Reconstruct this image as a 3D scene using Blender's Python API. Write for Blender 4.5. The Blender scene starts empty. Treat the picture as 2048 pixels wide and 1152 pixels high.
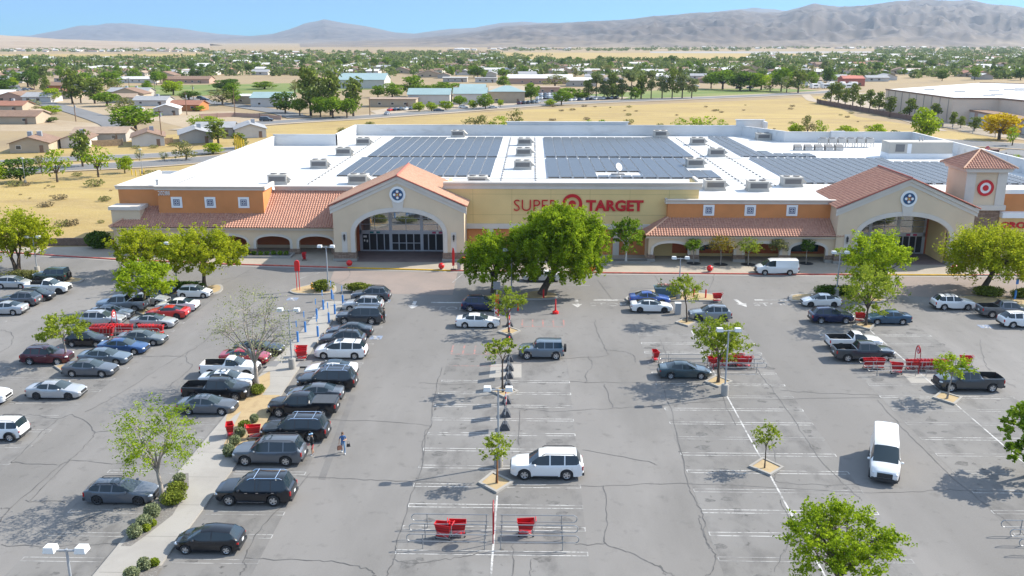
import bpy, bmesh, math, random
from mathutils import Vector, Matrix, noise
import numpy as np
R = math.radians
scene = bpy.context.scene
COL = scene.collection

# ---------------------------------------------------------------- camera, sky, sun, exposure
CAM_H = 30.3
PITCH, YAW, FPX = R(15.4058), R(1.28865), 1800.0
cam_d = bpy.data.cameras.new("camera")
cam_d.sensor_width = 36.0
cam_d.lens = 36.0 * FPX / 2048.0
cam_d.clip_start = 0.5
cam_d.clip_end = 60000.0
cam = bpy.data.objects.new("camera", cam_d)
COL.objects.link(cam)
cam.location = (0, 0, CAM_H)
cam.rotation_euler = (R(90) - PITCH, 0, YAW)
scene.camera = cam

SUN_EL, SUN_AZ = R(38.5), R(22)          # azimuth from +X towards +Y
world = bpy.data.worlds.new("World")
scene.world = world
world.use_nodes = True
wn = world.node_tree
sky = wn.nodes.new("ShaderNodeTexSky")
sky.sky_type = 'NISHITA'
sky.sun_disc = False
sky.sun_elevation = SUN_EL
sky.sun_rotation = R(90) - SUN_AZ
sky.altitude = 900
sky.air_density = 1.0
sky.dust_density = 0.4
sky.ozone_density = 2.0
tint = wn.nodes.new("ShaderNodeMix"); tint.data_type = 'RGBA'; tint.blend_type = 'MULTIPLY'; tint.inputs["Factor"].default_value = 1.0
tco = wn.nodes.new("ShaderNodeTexCoord"); tsp = wn.nodes.new("ShaderNodeSeparateXYZ"); trp = wn.nodes.new("ShaderNodeValToRGB")
wn.links.new(tco.outputs["Generated"], tsp.inputs[0]); wn.links.new(tsp.outputs["Z"], trp.inputs[0])
e_ = trp.color_ramp.elements                                  # deep blue low down, paler at the horizon; unseen upper sky boosted as warm fill
e_[0].position = 0.0; e_[0].color = (0.05, 0.26, 0.48, 1)
e_[1].position = 0.45; e_[1].color = (1.95, 1.56, 1.18, 1)
e2_ = e_.new(0.05); e2_.color = (0.012, 0.165, 0.43, 1)
wn.links.new(trp.outputs[0], tint.inputs["B"])
wn.links.new(sky.outputs[0], tint.inputs["A"]); wn.links.new(tint.outputs["Result"], wn.nodes["Background"].inputs[0])
wn.nodes["Background"].inputs[1].default_value = 0.15
sun_d = bpy.data.lights.new("sun", 'SUN')
sun_d.energy = 3.7
sun_d.angle = R(0.5)
sun_d.color = (1.0, 0.93, 0.81)
sun = bpy.data.objects.new("sun", sun_d)
COL.objects.link(sun)
sun_dir = Vector((math.cos(SUN_EL) * math.cos(SUN_AZ), math.cos(SUN_EL) * math.sin(SUN_AZ), math.sin(SUN_EL)))
sun.rotation_euler = sun_dir.to_track_quat('Z', 'Y').to_euler()
sun.location = sun_dir * 300
scene.view_settings.view_transform = 'Standard'
scene.view_settings.look = 'None'
scene.view_settings.exposure = 1.25
scene.view_settings.gamma = 1.0
scene.cycles.use_denoising = True
scene.cycles.max_bounces = 6
scene.cycles.volume_bounces = 0
scene.cycles.transparent_max_bounces = 8

# survey helper: a point read off the photograph -> the point on the horizontal plane z (world metres)
_f = Vector((-math.sin(YAW) * math.cos(PITCH), math.cos(YAW) * math.cos(PITCH), -math.sin(PITCH)))
_r = Vector((math.cos(YAW), math.sin(YAW), 0))
_u = _r.cross(_f)
def G(px, py, z=0.0):
    d = _f + _r * ((px - 1024) / FPX) - _u * ((py - 576) / FPX)
    return Vector((0, 0, CAM_H)) + d * ((z - CAM_H) / d.z)
def GP(px, py, Y):
    d = _f + _r * ((px - 1024) / FPX) - _u * ((py - 576) / FPX)
    return Vector((0, 0, CAM_H)) + d * (Y / d.y)
def MPP(px, py):                                   # metres per photo pixel at a ground point
    return (G(px, py) - Vector((0, 0, CAM_H))).dot(_f) / FPX

# ---------------------------------------------------------------- materials
MATS = {}
def mat(name, col, rough=0.7, metal=0.0, var=0.0, scale=2.0, coat=0.0, bump=0.0, bscale=20.0, spec=0.5, detail=4.0, col2=None, stretch=None):
    if name in MATS: return MATS[name]
    m = bpy.data.materials.new(name); m.use_nodes = True
    nt = m.node_tree; b = nt.nodes["Principled BSDF"]
    b.inputs["Base Color"].default_value = (*col, 1)
    b.inputs["Roughness"].default_value = rough
    b.inputs["Metallic"].default_value = metal
    b.inputs["Specular IOR Level"].default_value = spec
    if coat:
        b.inputs["Coat Weight"].default_value = coat
        b.inputs["Coat Roughness"].default_value = 0.05
    if var or col2 or bump:
        geo = nt.nodes.new("ShaderNodeNewGeometry")
        vec = geo.outputs["Position"]
        if stretch:
            mp = nt.nodes.new("ShaderNodeMapping"); mp.inputs["Scale"].default_value = stretch
            nt.links.new(vec, mp.inputs[0]); vec = mp.outputs[0]
    if var or col2:
        n = nt.nodes.new("ShaderNodeTexNoise"); n.inputs["Scale"].default_value = scale; n.inputs["Detail"].default_value = detail
        nt.links.new(vec, n.inputs["Vector"])
        rp = nt.nodes.new("ShaderNodeValToRGB")
        a = [max(0, c * (1 - var)) for c in col]; c2 = col2 or [min(1, c * (1 + var)) for c in col]
        rp.color_ramp.elements[0].position = 0.33; rp.color_ramp.elements[1].position = 0.67
        rp.color_ramp.elements[0].color = (*a, 1); rp.color_ramp.elements[1].color = (*c2, 1)
        nt.links.new(n.outputs["Fac"], rp.inputs[0]); nt.links.new(rp.outputs[0], b.inputs["Base Color"])
    if bump:
        n2 = nt.nodes.new("ShaderNodeTexNoise"); n2.inputs["Scale"].default_value = bscale; n2.inputs["Detail"].default_value = 3
        nt.links.new(vec, n2.inputs["Vector"])
        bp = nt.nodes.new("ShaderNodeBump"); bp.inputs["Strength"].default_value = bump; bp.inputs["Distance"].default_value = 0.05
        nt.links.new(n2.outputs["Fac"], bp.inputs["Height"]); nt.links.new(bp.outputs[0], b.inputs["Normal"])
    MATS[name] = m
    return m

def layered(name, base, layers, rough=0.9, bump=0.0, bscale=8.0):
    """base colour plus noise layers: (scale, colour, lo, hi, strength, stretch)"""
    m = bpy.data.materials.new(name); m.use_nodes = True
    nt = m.node_tree; b = nt.nodes["Principled BSDF"]
    b.inputs["Roughness"].default_value = rough
    b.inputs["Specular IOR Level"].default_value = 0.25
    geo = nt.nodes.new("ShaderNodeNewGeometry")
    cur = None
    for i, (sc, colr, lo, hi, st, strt) in enumerate(layers):
        mp = nt.nodes.new("ShaderNodeMapping"); mp.inputs["Scale"].default_value = strt or (1, 1, 1)
        mp.inputs["Location"].default_value = (i * 17.3, i * 5.1, 0)
        nt.links.new(geo.outputs["Position"], mp.inputs[0])
        n = nt.nodes.new("ShaderNodeTexNoise"); n.inputs["Scale"].default_value = sc; n.inputs["Detail"].default_value = 5
        n.inputs["Roughness"].default_value = 0.6
        nt.links.new(mp.outputs[0], n.inputs["Vector"])
        mr = nt.nodes.new("ShaderNodeMapRange"); mr.inputs["From Min"].default_value = lo; mr.inputs["From Max"].default_value = hi
        mr.inputs["To Max"].default_value = st
        nt.links.new(n.outputs["Fac"], mr.inputs["Value"])
        mx = nt.nodes.new("ShaderNodeMix"); mx.data_type = 'RGBA'
        nt.links.new(mr.outputs[0], mx.inputs["Factor"])
        if cur is None: mx.inputs["A"].default_value = (*base, 1)
        else: nt.links.new(cur, mx.inputs["A"])
        mx.inputs["B"].default_value = (*colr, 1)
        cur = mx.outputs["Result"]
    nt.links.new(cur, b.inputs["Base Color"])
    if bump:
        n2 = nt.nodes.new("ShaderNodeTexNoise"); n2.inputs["Scale"].default_value = bscale; n2.inputs["Detail"].default_value = 4
        nt.links.new(geo.outputs["Position"], n2.inputs["Vector"])
        bp = nt.nodes.new("ShaderNodeBump"); bp.inputs["Strength"].default_value = bump; bp.inputs["Distance"].default_value = 0.1
        nt.links.new(n2.outputs["Fac"], bp.inputs["Height"]); nt.links.new(bp.outputs[0], b.inputs["Normal"])
    MATS[name] = m
    return m

def leaf_mat(name, c1, c2, trans=0.45, scale=0.9):
    if name in MATS: return MATS[name]
    m = bpy.data.materials.new(name); m.use_nodes = True
    nt = m.node_tree; nt.nodes.remove(nt.nodes["Principled BSDF"])
    out = nt.nodes["Material Output"]
    geo = nt.nodes.new("ShaderNodeNewGeometry")
    n = nt.nodes.new("ShaderNodeTexNoise"); n.inputs["Scale"].default_value = scale; n.inputs["Detail"].default_value = 3
    nt.links.new(geo.outputs["Position"], n.inputs["Vector"])
    ad = nt.nodes.new("ShaderNodeMath"); ad.operation = 'MULTIPLY_ADD'; ad.inputs[1].default_value = 0.5
    nt.links.new(geo.outputs["Random Per Island"], ad.inputs[0])
    sb = nt.nodes.new("ShaderNodeMath"); sb.operation = 'MULTIPLY_ADD'; sb.inputs[1].default_value = 1.6; sb.inputs[2].default_value = -0.55
    nt.links.new(n.outputs["Fac"], sb.inputs[0]); nt.links.new(sb.outputs[0], ad.inputs[2])
    rp = nt.nodes.new("ShaderNodeValToRGB")
    rp.color_ramp.elements[0].color = (*c1, 1); rp.color_ramp.elements[1].color = (*c2, 1)
    rp.color_ramp.elements[0].position = 0.1; rp.color_ramp.elements[1].position = 0.9
    nt.links.new(ad.outputs[0], rp.inputs[0])
    d = nt.nodes.new("ShaderNodeBsdfDiffuse"); t = nt.nodes.new("ShaderNodeBsdfTranslucent"); mx = nt.nodes.new("ShaderNodeMixShader")
    mx.inputs[0].default_value = trans
    nt.links.new(rp.outputs[0], d.inputs[0]); nt.links.new(rp.outputs[0], t.inputs[0])
    nt.links.new(d.outputs[0], mx.inputs[1]); nt.links.new(t.outputs[0], mx.inputs[2]); nt.links.new(mx.outputs[0], out.inputs[0])
    MATS[name] = m
    return m

def glass_mat(name, col=(0.02, 0.025, 0.03), rough=0.04, spec=0.8):
    return mat(name, col, rough, spec=spec)

# ---------------------------------------------------------------- mesh builder
class MB:
    def __init__(s): s.v = []; s.f = []; s.m = []; s.k = 0
    def add(s, vs, fs, mi=None):
        o = len(s.v); s.v.extend([tuple(p) for p in vs])
        for f in fs: s.f.append([i + o for i in f]); s.m.append(s.k if mi is None else mi)
        return s
    def box(s, c, d, rz=0.0, mi=None, mtx=None):
        x, y, z = d[0] / 2, d[1] / 2, d[2] / 2
        vs = [Vector((a * x, b * y, e * z)) for e in (-1, 1) for a, b in ((-1, -1), (1, -1), (1, 1), (-1, 1))]
        M = mtx or Matrix.Rotation(rz, 3, 'Z')
        vs = [M @ p + Vector(c) for p in vs]
        return s.add(vs, [(0, 3, 2, 1), (4, 5, 6, 7), (0, 1, 5, 4), (1, 2, 6, 5), (2, 3, 7, 6), (3, 0, 4, 7)], mi)
    def bb(s, a, b, mi=None):
        return s.box([(a[i] + b[i]) / 2 for i in range(3)], [abs(b[i] - a[i]) for i in range(3)], mi=mi)
    def tube(s, pts, rad, n=8, mi=None, cap=True, closed=False):
        pts = [Vector(p) for p in pts]
        if not hasattr(rad, '__len__'): rad = [rad] * len(pts)
        rings = []; vs = []
        side = None
        for i, p in enumerate(pts):
            a = pts[i - 1] if (i > 0 or closed) else p; b = pts[(i + 1) % len(pts)] if (i < len(pts) - 1 or closed) else p
            t = (b - a).normalized() if (b - a).length > 1e-6 else Vector((0, 0, 1))
            if side is None:
                side = t.orthogonal().normalized()
            side = (side - t * side.dot(t)); side = side.normalized() if side.length > 1e-6 else t.orthogonal().normalized()
            bi = t.cross(side)
            rings.append(len(vs))
            for k in range(n):
                an = 2 * math.pi * k / n
                vs.append(p + (side * math.cos(an) + bi * math.sin(an)) * rad[i])
        fs = []
        m = len(pts)
        for i in range(m if closed else m - 1):
            a, b = rings[i], rings[(i + 1) % m]
            for k in range(n): fs.append((a + k, a + (k + 1) % n, b + (k + 1) % n, b + k))
        if cap and not closed:
            fs.append(tuple(reversed(range(n)))); fs.append(tuple(range(rings[-1], rings[-1] + n)))
        return s.add(vs, fs, mi)
    def cyl(s, a, b, r, n=12, mi=None, r2=None):
        return s.tube([a, b], [r, r if r2 is None else r2], n, mi)
    def prism(s, poly, axis, lo, hi, mi=None):
        """poly of 2-D points extruded along axis ('x','y','z')"""
        def mk(p, h): return {'z': (p[0], p[1], h), 'y': (p[0], h, p[1]), 'x': (h, p[0], p[1])}[axis]
        n = len(poly)
        vs = [mk(p, lo) for p in poly] + [mk(p, hi) for p in poly]
        fs = [tuple(reversed(range(n))), tuple(range(n, 2 * n))] + [(i, (i + 1) % n, n + (i + 1) % n, n + i) for i in range(n)]
        return s.add(vs, fs, mi)
    def lathe(s, prof, c=(0, 0, 0), n=16, mi=None):
        vs = []; fs = []
        for r, z in prof:
            for k in range(n):
                a = 2 * math.pi * k / n
                vs.append((c[0] + r * math.cos(a), c[1] + r * math.sin(a), c[2] + z))
        for i in range(len(prof) - 1):
            for k in range(n): fs.append((i * n + k, i * n + (k + 1) % n, (i + 1) * n + (k + 1) % n, (i + 1) * n + k))
        return s.add(vs, fs, mi)
    def ball(s, c, r, n=12, mi=None):
        rr = r if hasattr(r, '__len__') else (r, r, r)
        prof = [(math.sin(math.pi * i / n), -math.cos(math.pi * i / n)) for i in range(n + 1)]
        vs = []; fs = []; q = n * 2
        for a, z in prof:
            for k in range(q): vs.append((c[0] + rr[0] * a * math.cos(2 * math.pi * k / q), c[1] + rr[1] * a * math.sin(2 * math.pi * k / q), c[2] + rr[2] * z))
        for i in range(n):
            for k in range(q): fs.append((i * q + k, i * q + (k + 1) % q, (i + 1) * q + (k + 1) % q, (i + 1) * q + k))
        return s.add(vs, fs, mi)
    def poly(s, pts, z=None, mi=None):
        vs = [(p[0], p[1], z if z is not None else p[2]) for p in pts]
        return s.add(vs, [tuple(range(len(vs)))], mi)
    def mesh(s, name, mats, smooth=0.0):
        me = bpy.data.meshes.new(name)
        me.from_pydata(s.v, [], s.f)
        for mm in (mats if isinstance(mats, (list, tuple)) else [mats]): me.materials.append(mm)
        me.polygons.foreach_set("material_index", s.m)
        bm = bmesh.new(); bm.from_mesh(me)
        if smooth != -1: bmesh.ops.recalc_face_normals(bm, faces=bm.faces)
        if smooth > 0:
            lim = R(smooth)
            for f in bm.faces: f.smooth = True
            for e in bm.edges:
                if len(e.link_faces) != 2 or e.calc_face_angle(0) > lim: e.smooth = False
        bm.to_mesh(me); bm.free()
        me.update()
        return me
    def build(s, name, mats, parent=None, smooth=0.0, loc=None):
        o = bpy.data.objects.new(name, s.mesh(name, mats, smooth))
        COL.objects.link(o)
        if parent: o.parent = parent
        if loc is not None: o.location = loc
        return o

def put(name, me, parent=None, loc=None, rot=None, scale=None):
    o = bpy.data.objects.new(name, me); COL.objects.link(o)
    if parent: o.parent = parent
    if loc is not None: o.location = loc
    if rot is not None: o.rotation_euler = rot
    if scale is not None: o.scale = scale
    return o
def tag(o, label=None, cat=None, group=None, kind=None):
    if label: o["label"] = label
    if cat: o["category"] = cat
    if group: o["group"] = group
    if kind: o["kind"] = kind
    return o
def thing(name, label, cat, loc=(0, 0, 0), rz=0.0, group=None):
    o = bpy.data.objects.new(name, None); COL.objects.link(o)
    o.location = loc; o.rotation_euler = (0, 0, rz); o.empty_display_size = 0.3
    return tag(o, label, cat, group)
def copy_tree(o, parent=None):
    c = o.copy(); COL.objects.link(c)
    if parent: c.parent = parent
    for ch in list(o.children): copy_tree(ch, c)
    return c
def arc(cx, cz, r, a0, a1, n): return [(cx + r * math.cos(R(a0 + (a1 - a0) * i / n)), cz + r * math.sin(R(a0 + (a1 - a0) * i / n))) for i in range(n + 1)]
def text_mesh(s, size, depth=0.05, bold=0.0, font_align='CENTER', sx=1.0):
    cu = bpy.data.curves.new("lettering", 'FONT'); cu.body = s; cu.size = size; cu.extrude = depth; cu.offset = bold
    cu.align_x = font_align; cu.align_y = 'BOTTOM'; cu.resolution_u = 3
    o = bpy.data.objects.new("lettering", cu); COL.objects.link(o)
    dg = bpy.context.evaluated_depsgraph_get(); dg.update()
    me = bpy.data.meshes.new_from_object(o.evaluated_get(dg))
    COL.objects.unlink(o); bpy.data.objects.remove(o); bpy.data.curves.remove(cu)
    if sx != 1.0: me.transform(Matrix.Diagonal((sx, 1, 1, 1)))
    me.materials.clear()
    return me
# ================================================================ THE SETTING: ground, lot, kerbs, markings, roads, hills
random.seed(7)
M_desert = layered("dry_desert_ground", (0.26, 0.195, 0.115), [
    (0.004, (0.30, 0.225, 0.12), 0.4, 0.65, 1, None), (0.03, (0.22, 0.165, 0.10), 0.45, 0.7, 0.8, None),
    (0.25, (0.33, 0.26, 0.15), 0.5, 0.75, 0.6, (0.5, 1, 1)), (1.5, (0.15, 0.125, 0.07), 0.58, 0.75, 0.5, None)], bump=0.6, bscale=1.2)
M_field = layered("dry_grass_field", (0.31, 0.226, 0.088), [
    (0.02, (0.36, 0.268, 0.10), 0.4, 0.6, 1, (0.6, 1.5, 1)), (0.07, (0.24, 0.17, 0.08), 0.48, 0.7, 0.8, (0.5, 1.6, 1)),
    (0.6, (0.40, 0.30, 0.15), 0.5, 0.75, 0.6, (0.4, 1, 1)), (2.2, (0.16, 0.12, 0.06), 0.56, 0.74, 0.55, None)], bump=0.8, bscale=2.0)
M_asphalt = layered("aged_asphalt", (0.163, 0.156, 0.148), [
    (0.035, (0.205, 0.196, 0.186), 0.42, 0.62, 0.9, (1.4, 0.5, 1)), (0.11, (0.142, 0.136, 0.128), 0.46, 0.68, 0.85, (1.5, 0.45, 1)),
    (0.9, (0.11, 0.106, 0.10), 0.58, 0.74, 0.65, None), (9.0, (0.22, 0.215, 0.205), 0.5, 0.75, 0.35, None)], bump=0.15, bscale=25)
M_stall = layered("worn_asphalt_stalls", (0.160, 0.154, 0.146), [
    (0.1, (0.188, 0.182, 0.174), 0.42, 0.6, 0.9, None), (0.38, (0.108, 0.104, 0.10), 0.50, 0.70, 0.85, (1.5, 0.8, 1)),
    (1.5, (0.06, 0.058, 0.056), 0.62, 0.72, 0.85, (1.0, 0.8, 1)), (9.0, (0.21, 0.205, 0.2), 0.5, 0.75, 0.3, None)], bump=0.15, bscale=25)
M_street = layered("street_asphalt", (0.15, 0.15, 0.152), [(0.03, (0.18, 0.18, 0.18), 0.4, 0.65, 0.8, None), (0.5, (0.12, 0.12, 0.12), 0.55, 0.7, 0.5, None)])
M_conc = layered("walkway_concrete", (0.30, 0.285, 0.26), [(0.3, (0.26, 0.245, 0.225), 0.45, 0.65, 0.8, None), (2.5, (0.24, 0.225, 0.2), 0.58, 0.75, 0.5, None)])
M_tanconc = layered("sidewalk_concrete", (0.33, 0.29, 0.235), [(0.3, (0.29, 0.25, 0.2), 0.45, 0.65, 0.8, None), (3, (0.24, 0.21, 0.17), 0.6, 0.75, 0.5, None)])
M_paver = layered("pink_paver_crossing", (0.22, 0.185, 0.165), [(0.25, (0.25, 0.205, 0.18), 0.42, 0.62, 0.9, None), (3, (0.17, 0.145, 0.13), 0.55, 0.75, 0.5, None)])
M_lawn = layered("green_lawn", (0.11, 0.16, 0.035), [(0.05, (0.19, 0.20, 0.06), 0.42, 0.6, 0.9, (0.4, 1, 1)), (0.4, (0.10, 0.13, 0.04), 0.5, 0.7, 0.6, None)])
M_sand = layered("planter_sand", (0.36, 0.27, 0.15), [(1.5, (0.28, 0.2, 0.11), 0.5, 0.7, 0.8, None), (14, (0.42, 0.34, 0.22), 0.5, 0.7, 0.5, None)])
M_dgravel = layered("dark_gravel", (0.15, 0.14, 0.13), [(9, (0.24, 0.23, 0.21), 0.5, 0.65, 0.9, None)])
M_kerbred = mat("red_kerb_paint", (0.46, 0.10, 0.07), 0.6, var=0.25, scale=1.5)
M_kerbyel = mat("yellow_kerb_paint", (0.62, 0.36, 0.015), 0.6, var=0.12, scale=1.5)
M_paint = layered("worn_white_paint", (0.46, 0.455, 0.44), [(0.7, (0.19, 0.185, 0.18), 0.46, 0.60, 1.0, None), (5, (0.2, 0.195, 0.19), 0.52, 0.66, 0.9, None)])
M_paint2 = layered("faded_white_paint", (0.33, 0.325, 0.315), [(0.6, (0.18, 0.175, 0.17), 0.42, 0.58, 1.0, None), (5, (0.18, 0.175, 0.17), 0.52, 0.66, 0.9, None)])
M_pinkpaint = layered("faded_red_paint", (0.34, 0.16, 0.14), [(2, (0.19, 0.17, 0.16), 0.40, 0.58, 1.0, None)])
M_bluepaint = mat("blue_stall_paint", (0.17, 0.21, 0.29), 0.7, var=0.3, scale=3)
M_crack = mat("crack_sealant", (0.085, 0.082, 0.079), 0.7, var=0.3, scale=1.0)

def sheet(name, pts, z, m, kind='structure'):
    b = MB(); b.poly(pts, z); o = b.build(name, m); return tag(o, kind=kind)
def ribbon(pts, w, z, mb=None, mi=None):
    mb = mb or MB(); pts = [Vector((p[0], p[1], 0)) for p in pts]
    ws = w if hasattr(w, '__len__') else [w] * len(pts)
    L = []; Rr = []
    for i, p in enumerate(pts):
        t = (pts[min(i + 1, len(pts) - 1)] - pts[max(i - 1, 0)]).normalized(); n = Vector((-t.y, t.x, 0))
        L.append(p + n * ws[i] / 2); Rr.append(p - n * ws[i] / 2)
    vs = [(p.x, p.y, z) for p in L] + [(p.x, p.y, z) for p in Rr]; k = len(pts)
    mb.add(vs, [(i, k + i, k + i + 1, i + 1) for i in range(k - 1)], mi); return mb
def smooth_line(pts, n=6):
    pts = [Vector((p[0], p[1], 0)) for p in pts]; out = []
    for i in range(len(pts) - 1):
        p0 = pts[max(i - 1, 0)]; p1 = pts[i]; p2 = pts[i + 1]; p3 = pts[min(i + 2, len(pts) - 1)]
        for k in range(n):
            t = k / n
            out.append(0.5 * ((2 * p1) + (p2 - p0) * t + (2 * p0 - 5 * p1 + 4 * p2 - p3) * t * t + (3 * p1 - p0 - 3 * p2 + p3) * t ** 3))
    out.append(pts[-1]); return out
def slab(name, poly, h, m, parent=None, mside=None, z0=0.0):
    b = MB(); n = len(poly)
    vs = [(p[0], p[1], z0) for p in poly] + [(p[0], p[1], z0 + h) for p in poly]
    b.add(vs, [tuple(range(n, 2 * n))], 0); b.add(vs, [(i, (i + 1) % n, n + (i + 1) % n, n + i) for i in range(n)], 1 if mside else 0)
    o = b.build(name, [m, mside] if mside else m, parent); return o

tag(MB().poly([(-16000, -300), (16000, -300), (16000, 26000), (-16000, 26000)], -0.06).build("ground", M_desert), kind='structure')
sheet("field", [(-170, 60), (-60, 128), (-60, 214), (-45, 224), (95, 224), (96, 250), (150, 290), (133, 378), (150, 472), (170, 525), (120, 486), (-3, 413), (-85, 345), (-120, 300), (-175, 215)], -0.03, M_field)
sheet("asphalt_lot", [(-130, 20), (130, 20), (130, 119), (-130, 135)], 0.0, M_asphalt)
sheet("rear_drive", [(85, 119), (180, 119), (210, 330), (84, 215)], -0.012, M_street)

# stall fields (slightly darker, worn asphalt) with their hairpin lines
ROWS = [(-44.6, -50.6, -38.6), (-2.3, -8.22, 3.54), (17.3, 11.4, 23.1), (36.65, 30.75, 42.45)]
for xc, a, b in ROWS:
    ylo, yhi = (30, 108) if xc < -40 else (30, 97)
    sheet("stall_asphalt", [(a, ylo), (b, ylo), (b, yhi), (a, yhi)], 0.004, M_stall)
sheet("stall_asphalt", [(-30.8, 30), (-25.4, 30), (-25.4, 98), (-30.8, 98)], 0.004, M_stall)
sheet("stall_asphalt", [(-22.1, 30), (-16.35, 30), (-16.35, 98), (-21.3, 98)], 0.004, M_stall)
sheet("paver_crossing", [tuple(G(*p).xy) for p in ((668, 541), (915, 545), (905, 590), (790, 588), (700, 574), (660, 562))], 0.008, M_paver)
sheet("paver_crossing", [tuple(G(*p).xy) for p in ((1790, 552), (2048, 548), (2080, 610), (1990, 606), (1880, 596), (1790, 590))], 0.008, M_paver)

mk = MB()
Z = 0.010
def hairpin(xi, xo, y, g=0.42, w=0.075):
    """pair of lines from xi (inside) to xo (open end closed by a short bar)"""
    for yy in (y - g / 2, y + g / 2): mk.bb((min(xi, xo), yy - w / 2, Z), (max(xi, xo), yy + w / 2, Z + 0.001))
    mk.bb((xo - w / 2, y - g / 2 - w / 2, Z + .0005), (xo + w / 2, y + g / 2 + w / 2, Z + 0.0015))
S = 2.872
def boundary(x, y0, y1, w=0.13): mk.bb((x - w / 2, y0, Z + .002), (x + w / 2, y1, Z + .003))
mk.k = 0
for k in range(-3, 11):
    y = 48.8 + S * k
    if y < 80.5: hairpin(-2.35, -8.22, y); hairpin(-2.25, 3.53, y)
for k in range(-3, 16):
    y = 48.45 + S * k
    mk.k = 0 if k % 3 else 1
    hairpin(17.25, 11.42, y); hairpin(17.35, 23.08, y)
for k in range(-4, 16):
    y = 48.75 + S * k
    mk.k = 1 if k % 3 else 0
    hairpin(36.6, 30.77, y); hairpin(36.7, 42.43, y)
mk.k = 1
for k in range(-3, 17):
    y = 47.5 + S * k
    hairpin(-21.5, -16.33, y); hairpin(-25.8, -30.72, y)
    hairpin(-44.65, -38.6, y + 1.1 + S * 2.9 / 2.9); hairpin(-44.55, -50.6, y + 1.1)
    hairpin(-64.5, -58.6, y + 1.1)
mk.k = 0
boundary(17.3, 40, 93); boundary(36.65, 40, 98); boundary(-2.28, 40, 56)
# stop bars and arrows
for (x0, x1, y) in ((-16.0, -8.0, 104.0), (11.0 - 7.2, 11.0, 105.2), (24.2, 31.0, 104.6)): pass
mk2 = MB()
for a, b, yy in ((862, 932, 605), (1186, 1262, 600), (1509, 1580, 600)):
    A = G(a, yy); B_ = G(b, yy); mk.k = 0
    mk.bb((A.x, A.y - .2, Z), (B_.x, A.y + .2, Z + .001))
def arrow(px, py, rz=0.0):
    c = G(px, py); M2 = Matrix.Rotation(rz, 2)
    pts = [(-.22, 2.0), (.22, 2.0), (.22, 0.2), (.62, .2), (0, -1.3), (-.62, .2), (-.22, .2)]
    mk.k = 0; mk.poly([tuple(Vector((c.x, c.y)) + M2 @ Vector(p)) for p in pts], Z)
arrow(1154, 609); arrow(1484, 608, R(12)); arrow(826, 612)
for (x, y) in ((640, 565), (600, 576), (560, 592), (720, 600)): pass
for a, b in (((590, 560), (640, 545)), ((905, 565), (925, 548)), ((1090, 570), (1180, 571))):
    A, B_ = G(*a), G(*b); mk.k = 1; ribbon([A, B_], 0.15, Z, mk)
tag(mk.build("road_markings", [M_paint, M_paint2]), kind='structure')
for s, px, py in (("STOP", 893, 622), ("STOP", 1218, 614), ("STOP", 1548, 614)):
    me = text_mesh(s, 1.95, 0.0, 0.02, sx=0.95); me.materials.append(M_paint2)
    c = G(px, py); tag(put("stop_marking", me, loc=(c.x, c.y, 0.011)), kind='structure')
# faded red stalls by the order pick-up signs
pk = MB()
for (x0, x1, y0, y1, n) in ((-8.0, -3.4, 84.9, 87.6, 5), (-1.0, 3.6, 94.0, 96.6, 5)):
    for i in range(n): xx = x0 + (x1 - x0) * i / (n - 1); pk.bb((xx - .09, y0, Z), (xx + .09, y1, Z + .001))
    pk.bb((x0, y0 - .06, Z + .001), (x1, y0 + .06, Z + .002))
pk.bb((-8.0, 81.5, Z), (-2.4, 81.62, Z + .001))
tag(pk.build("red_stall_markings", M_pinkpaint), kind='structure')
bl = MB()
for px, py in ((585, 598), (737, 609), (770, 602), (752, 675), (1970, 653), (760, 632)):
    c = G(px, py); bl.bb((c.x - .65, c.y - .6, Z), (c.x + .65, c.y + .6, Z + .001))
    for q in ((-.25, .4, .12, .12), (-.1, 0, .1, .5), (.15, -.2, .35, .1), (.3, -.4, .1, .3)):
        bl.bb((c.x + q[0] - q[2], c.y + q[1] - q[3], Z + .003), (c.x + q[0] + q[2], c.y + q[1] + q[3], Z + .004), 1)
tag(bl.build("accessible_stall_markings", [M_bluepaint, M_paint]), kind='structure')
sheet("concrete_pad", [tuple(G(*p).xy) for p in ((982, 728), (1043, 728), (1043, 755), (978, 755))], 0.006, M_conc)
sheet("concrete_pad", [tuple(G(*p).xy) for p in ((1803, 745), (1878, 740), (1872, 766), (1822, 766))], 0.007, M_conc)

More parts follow.
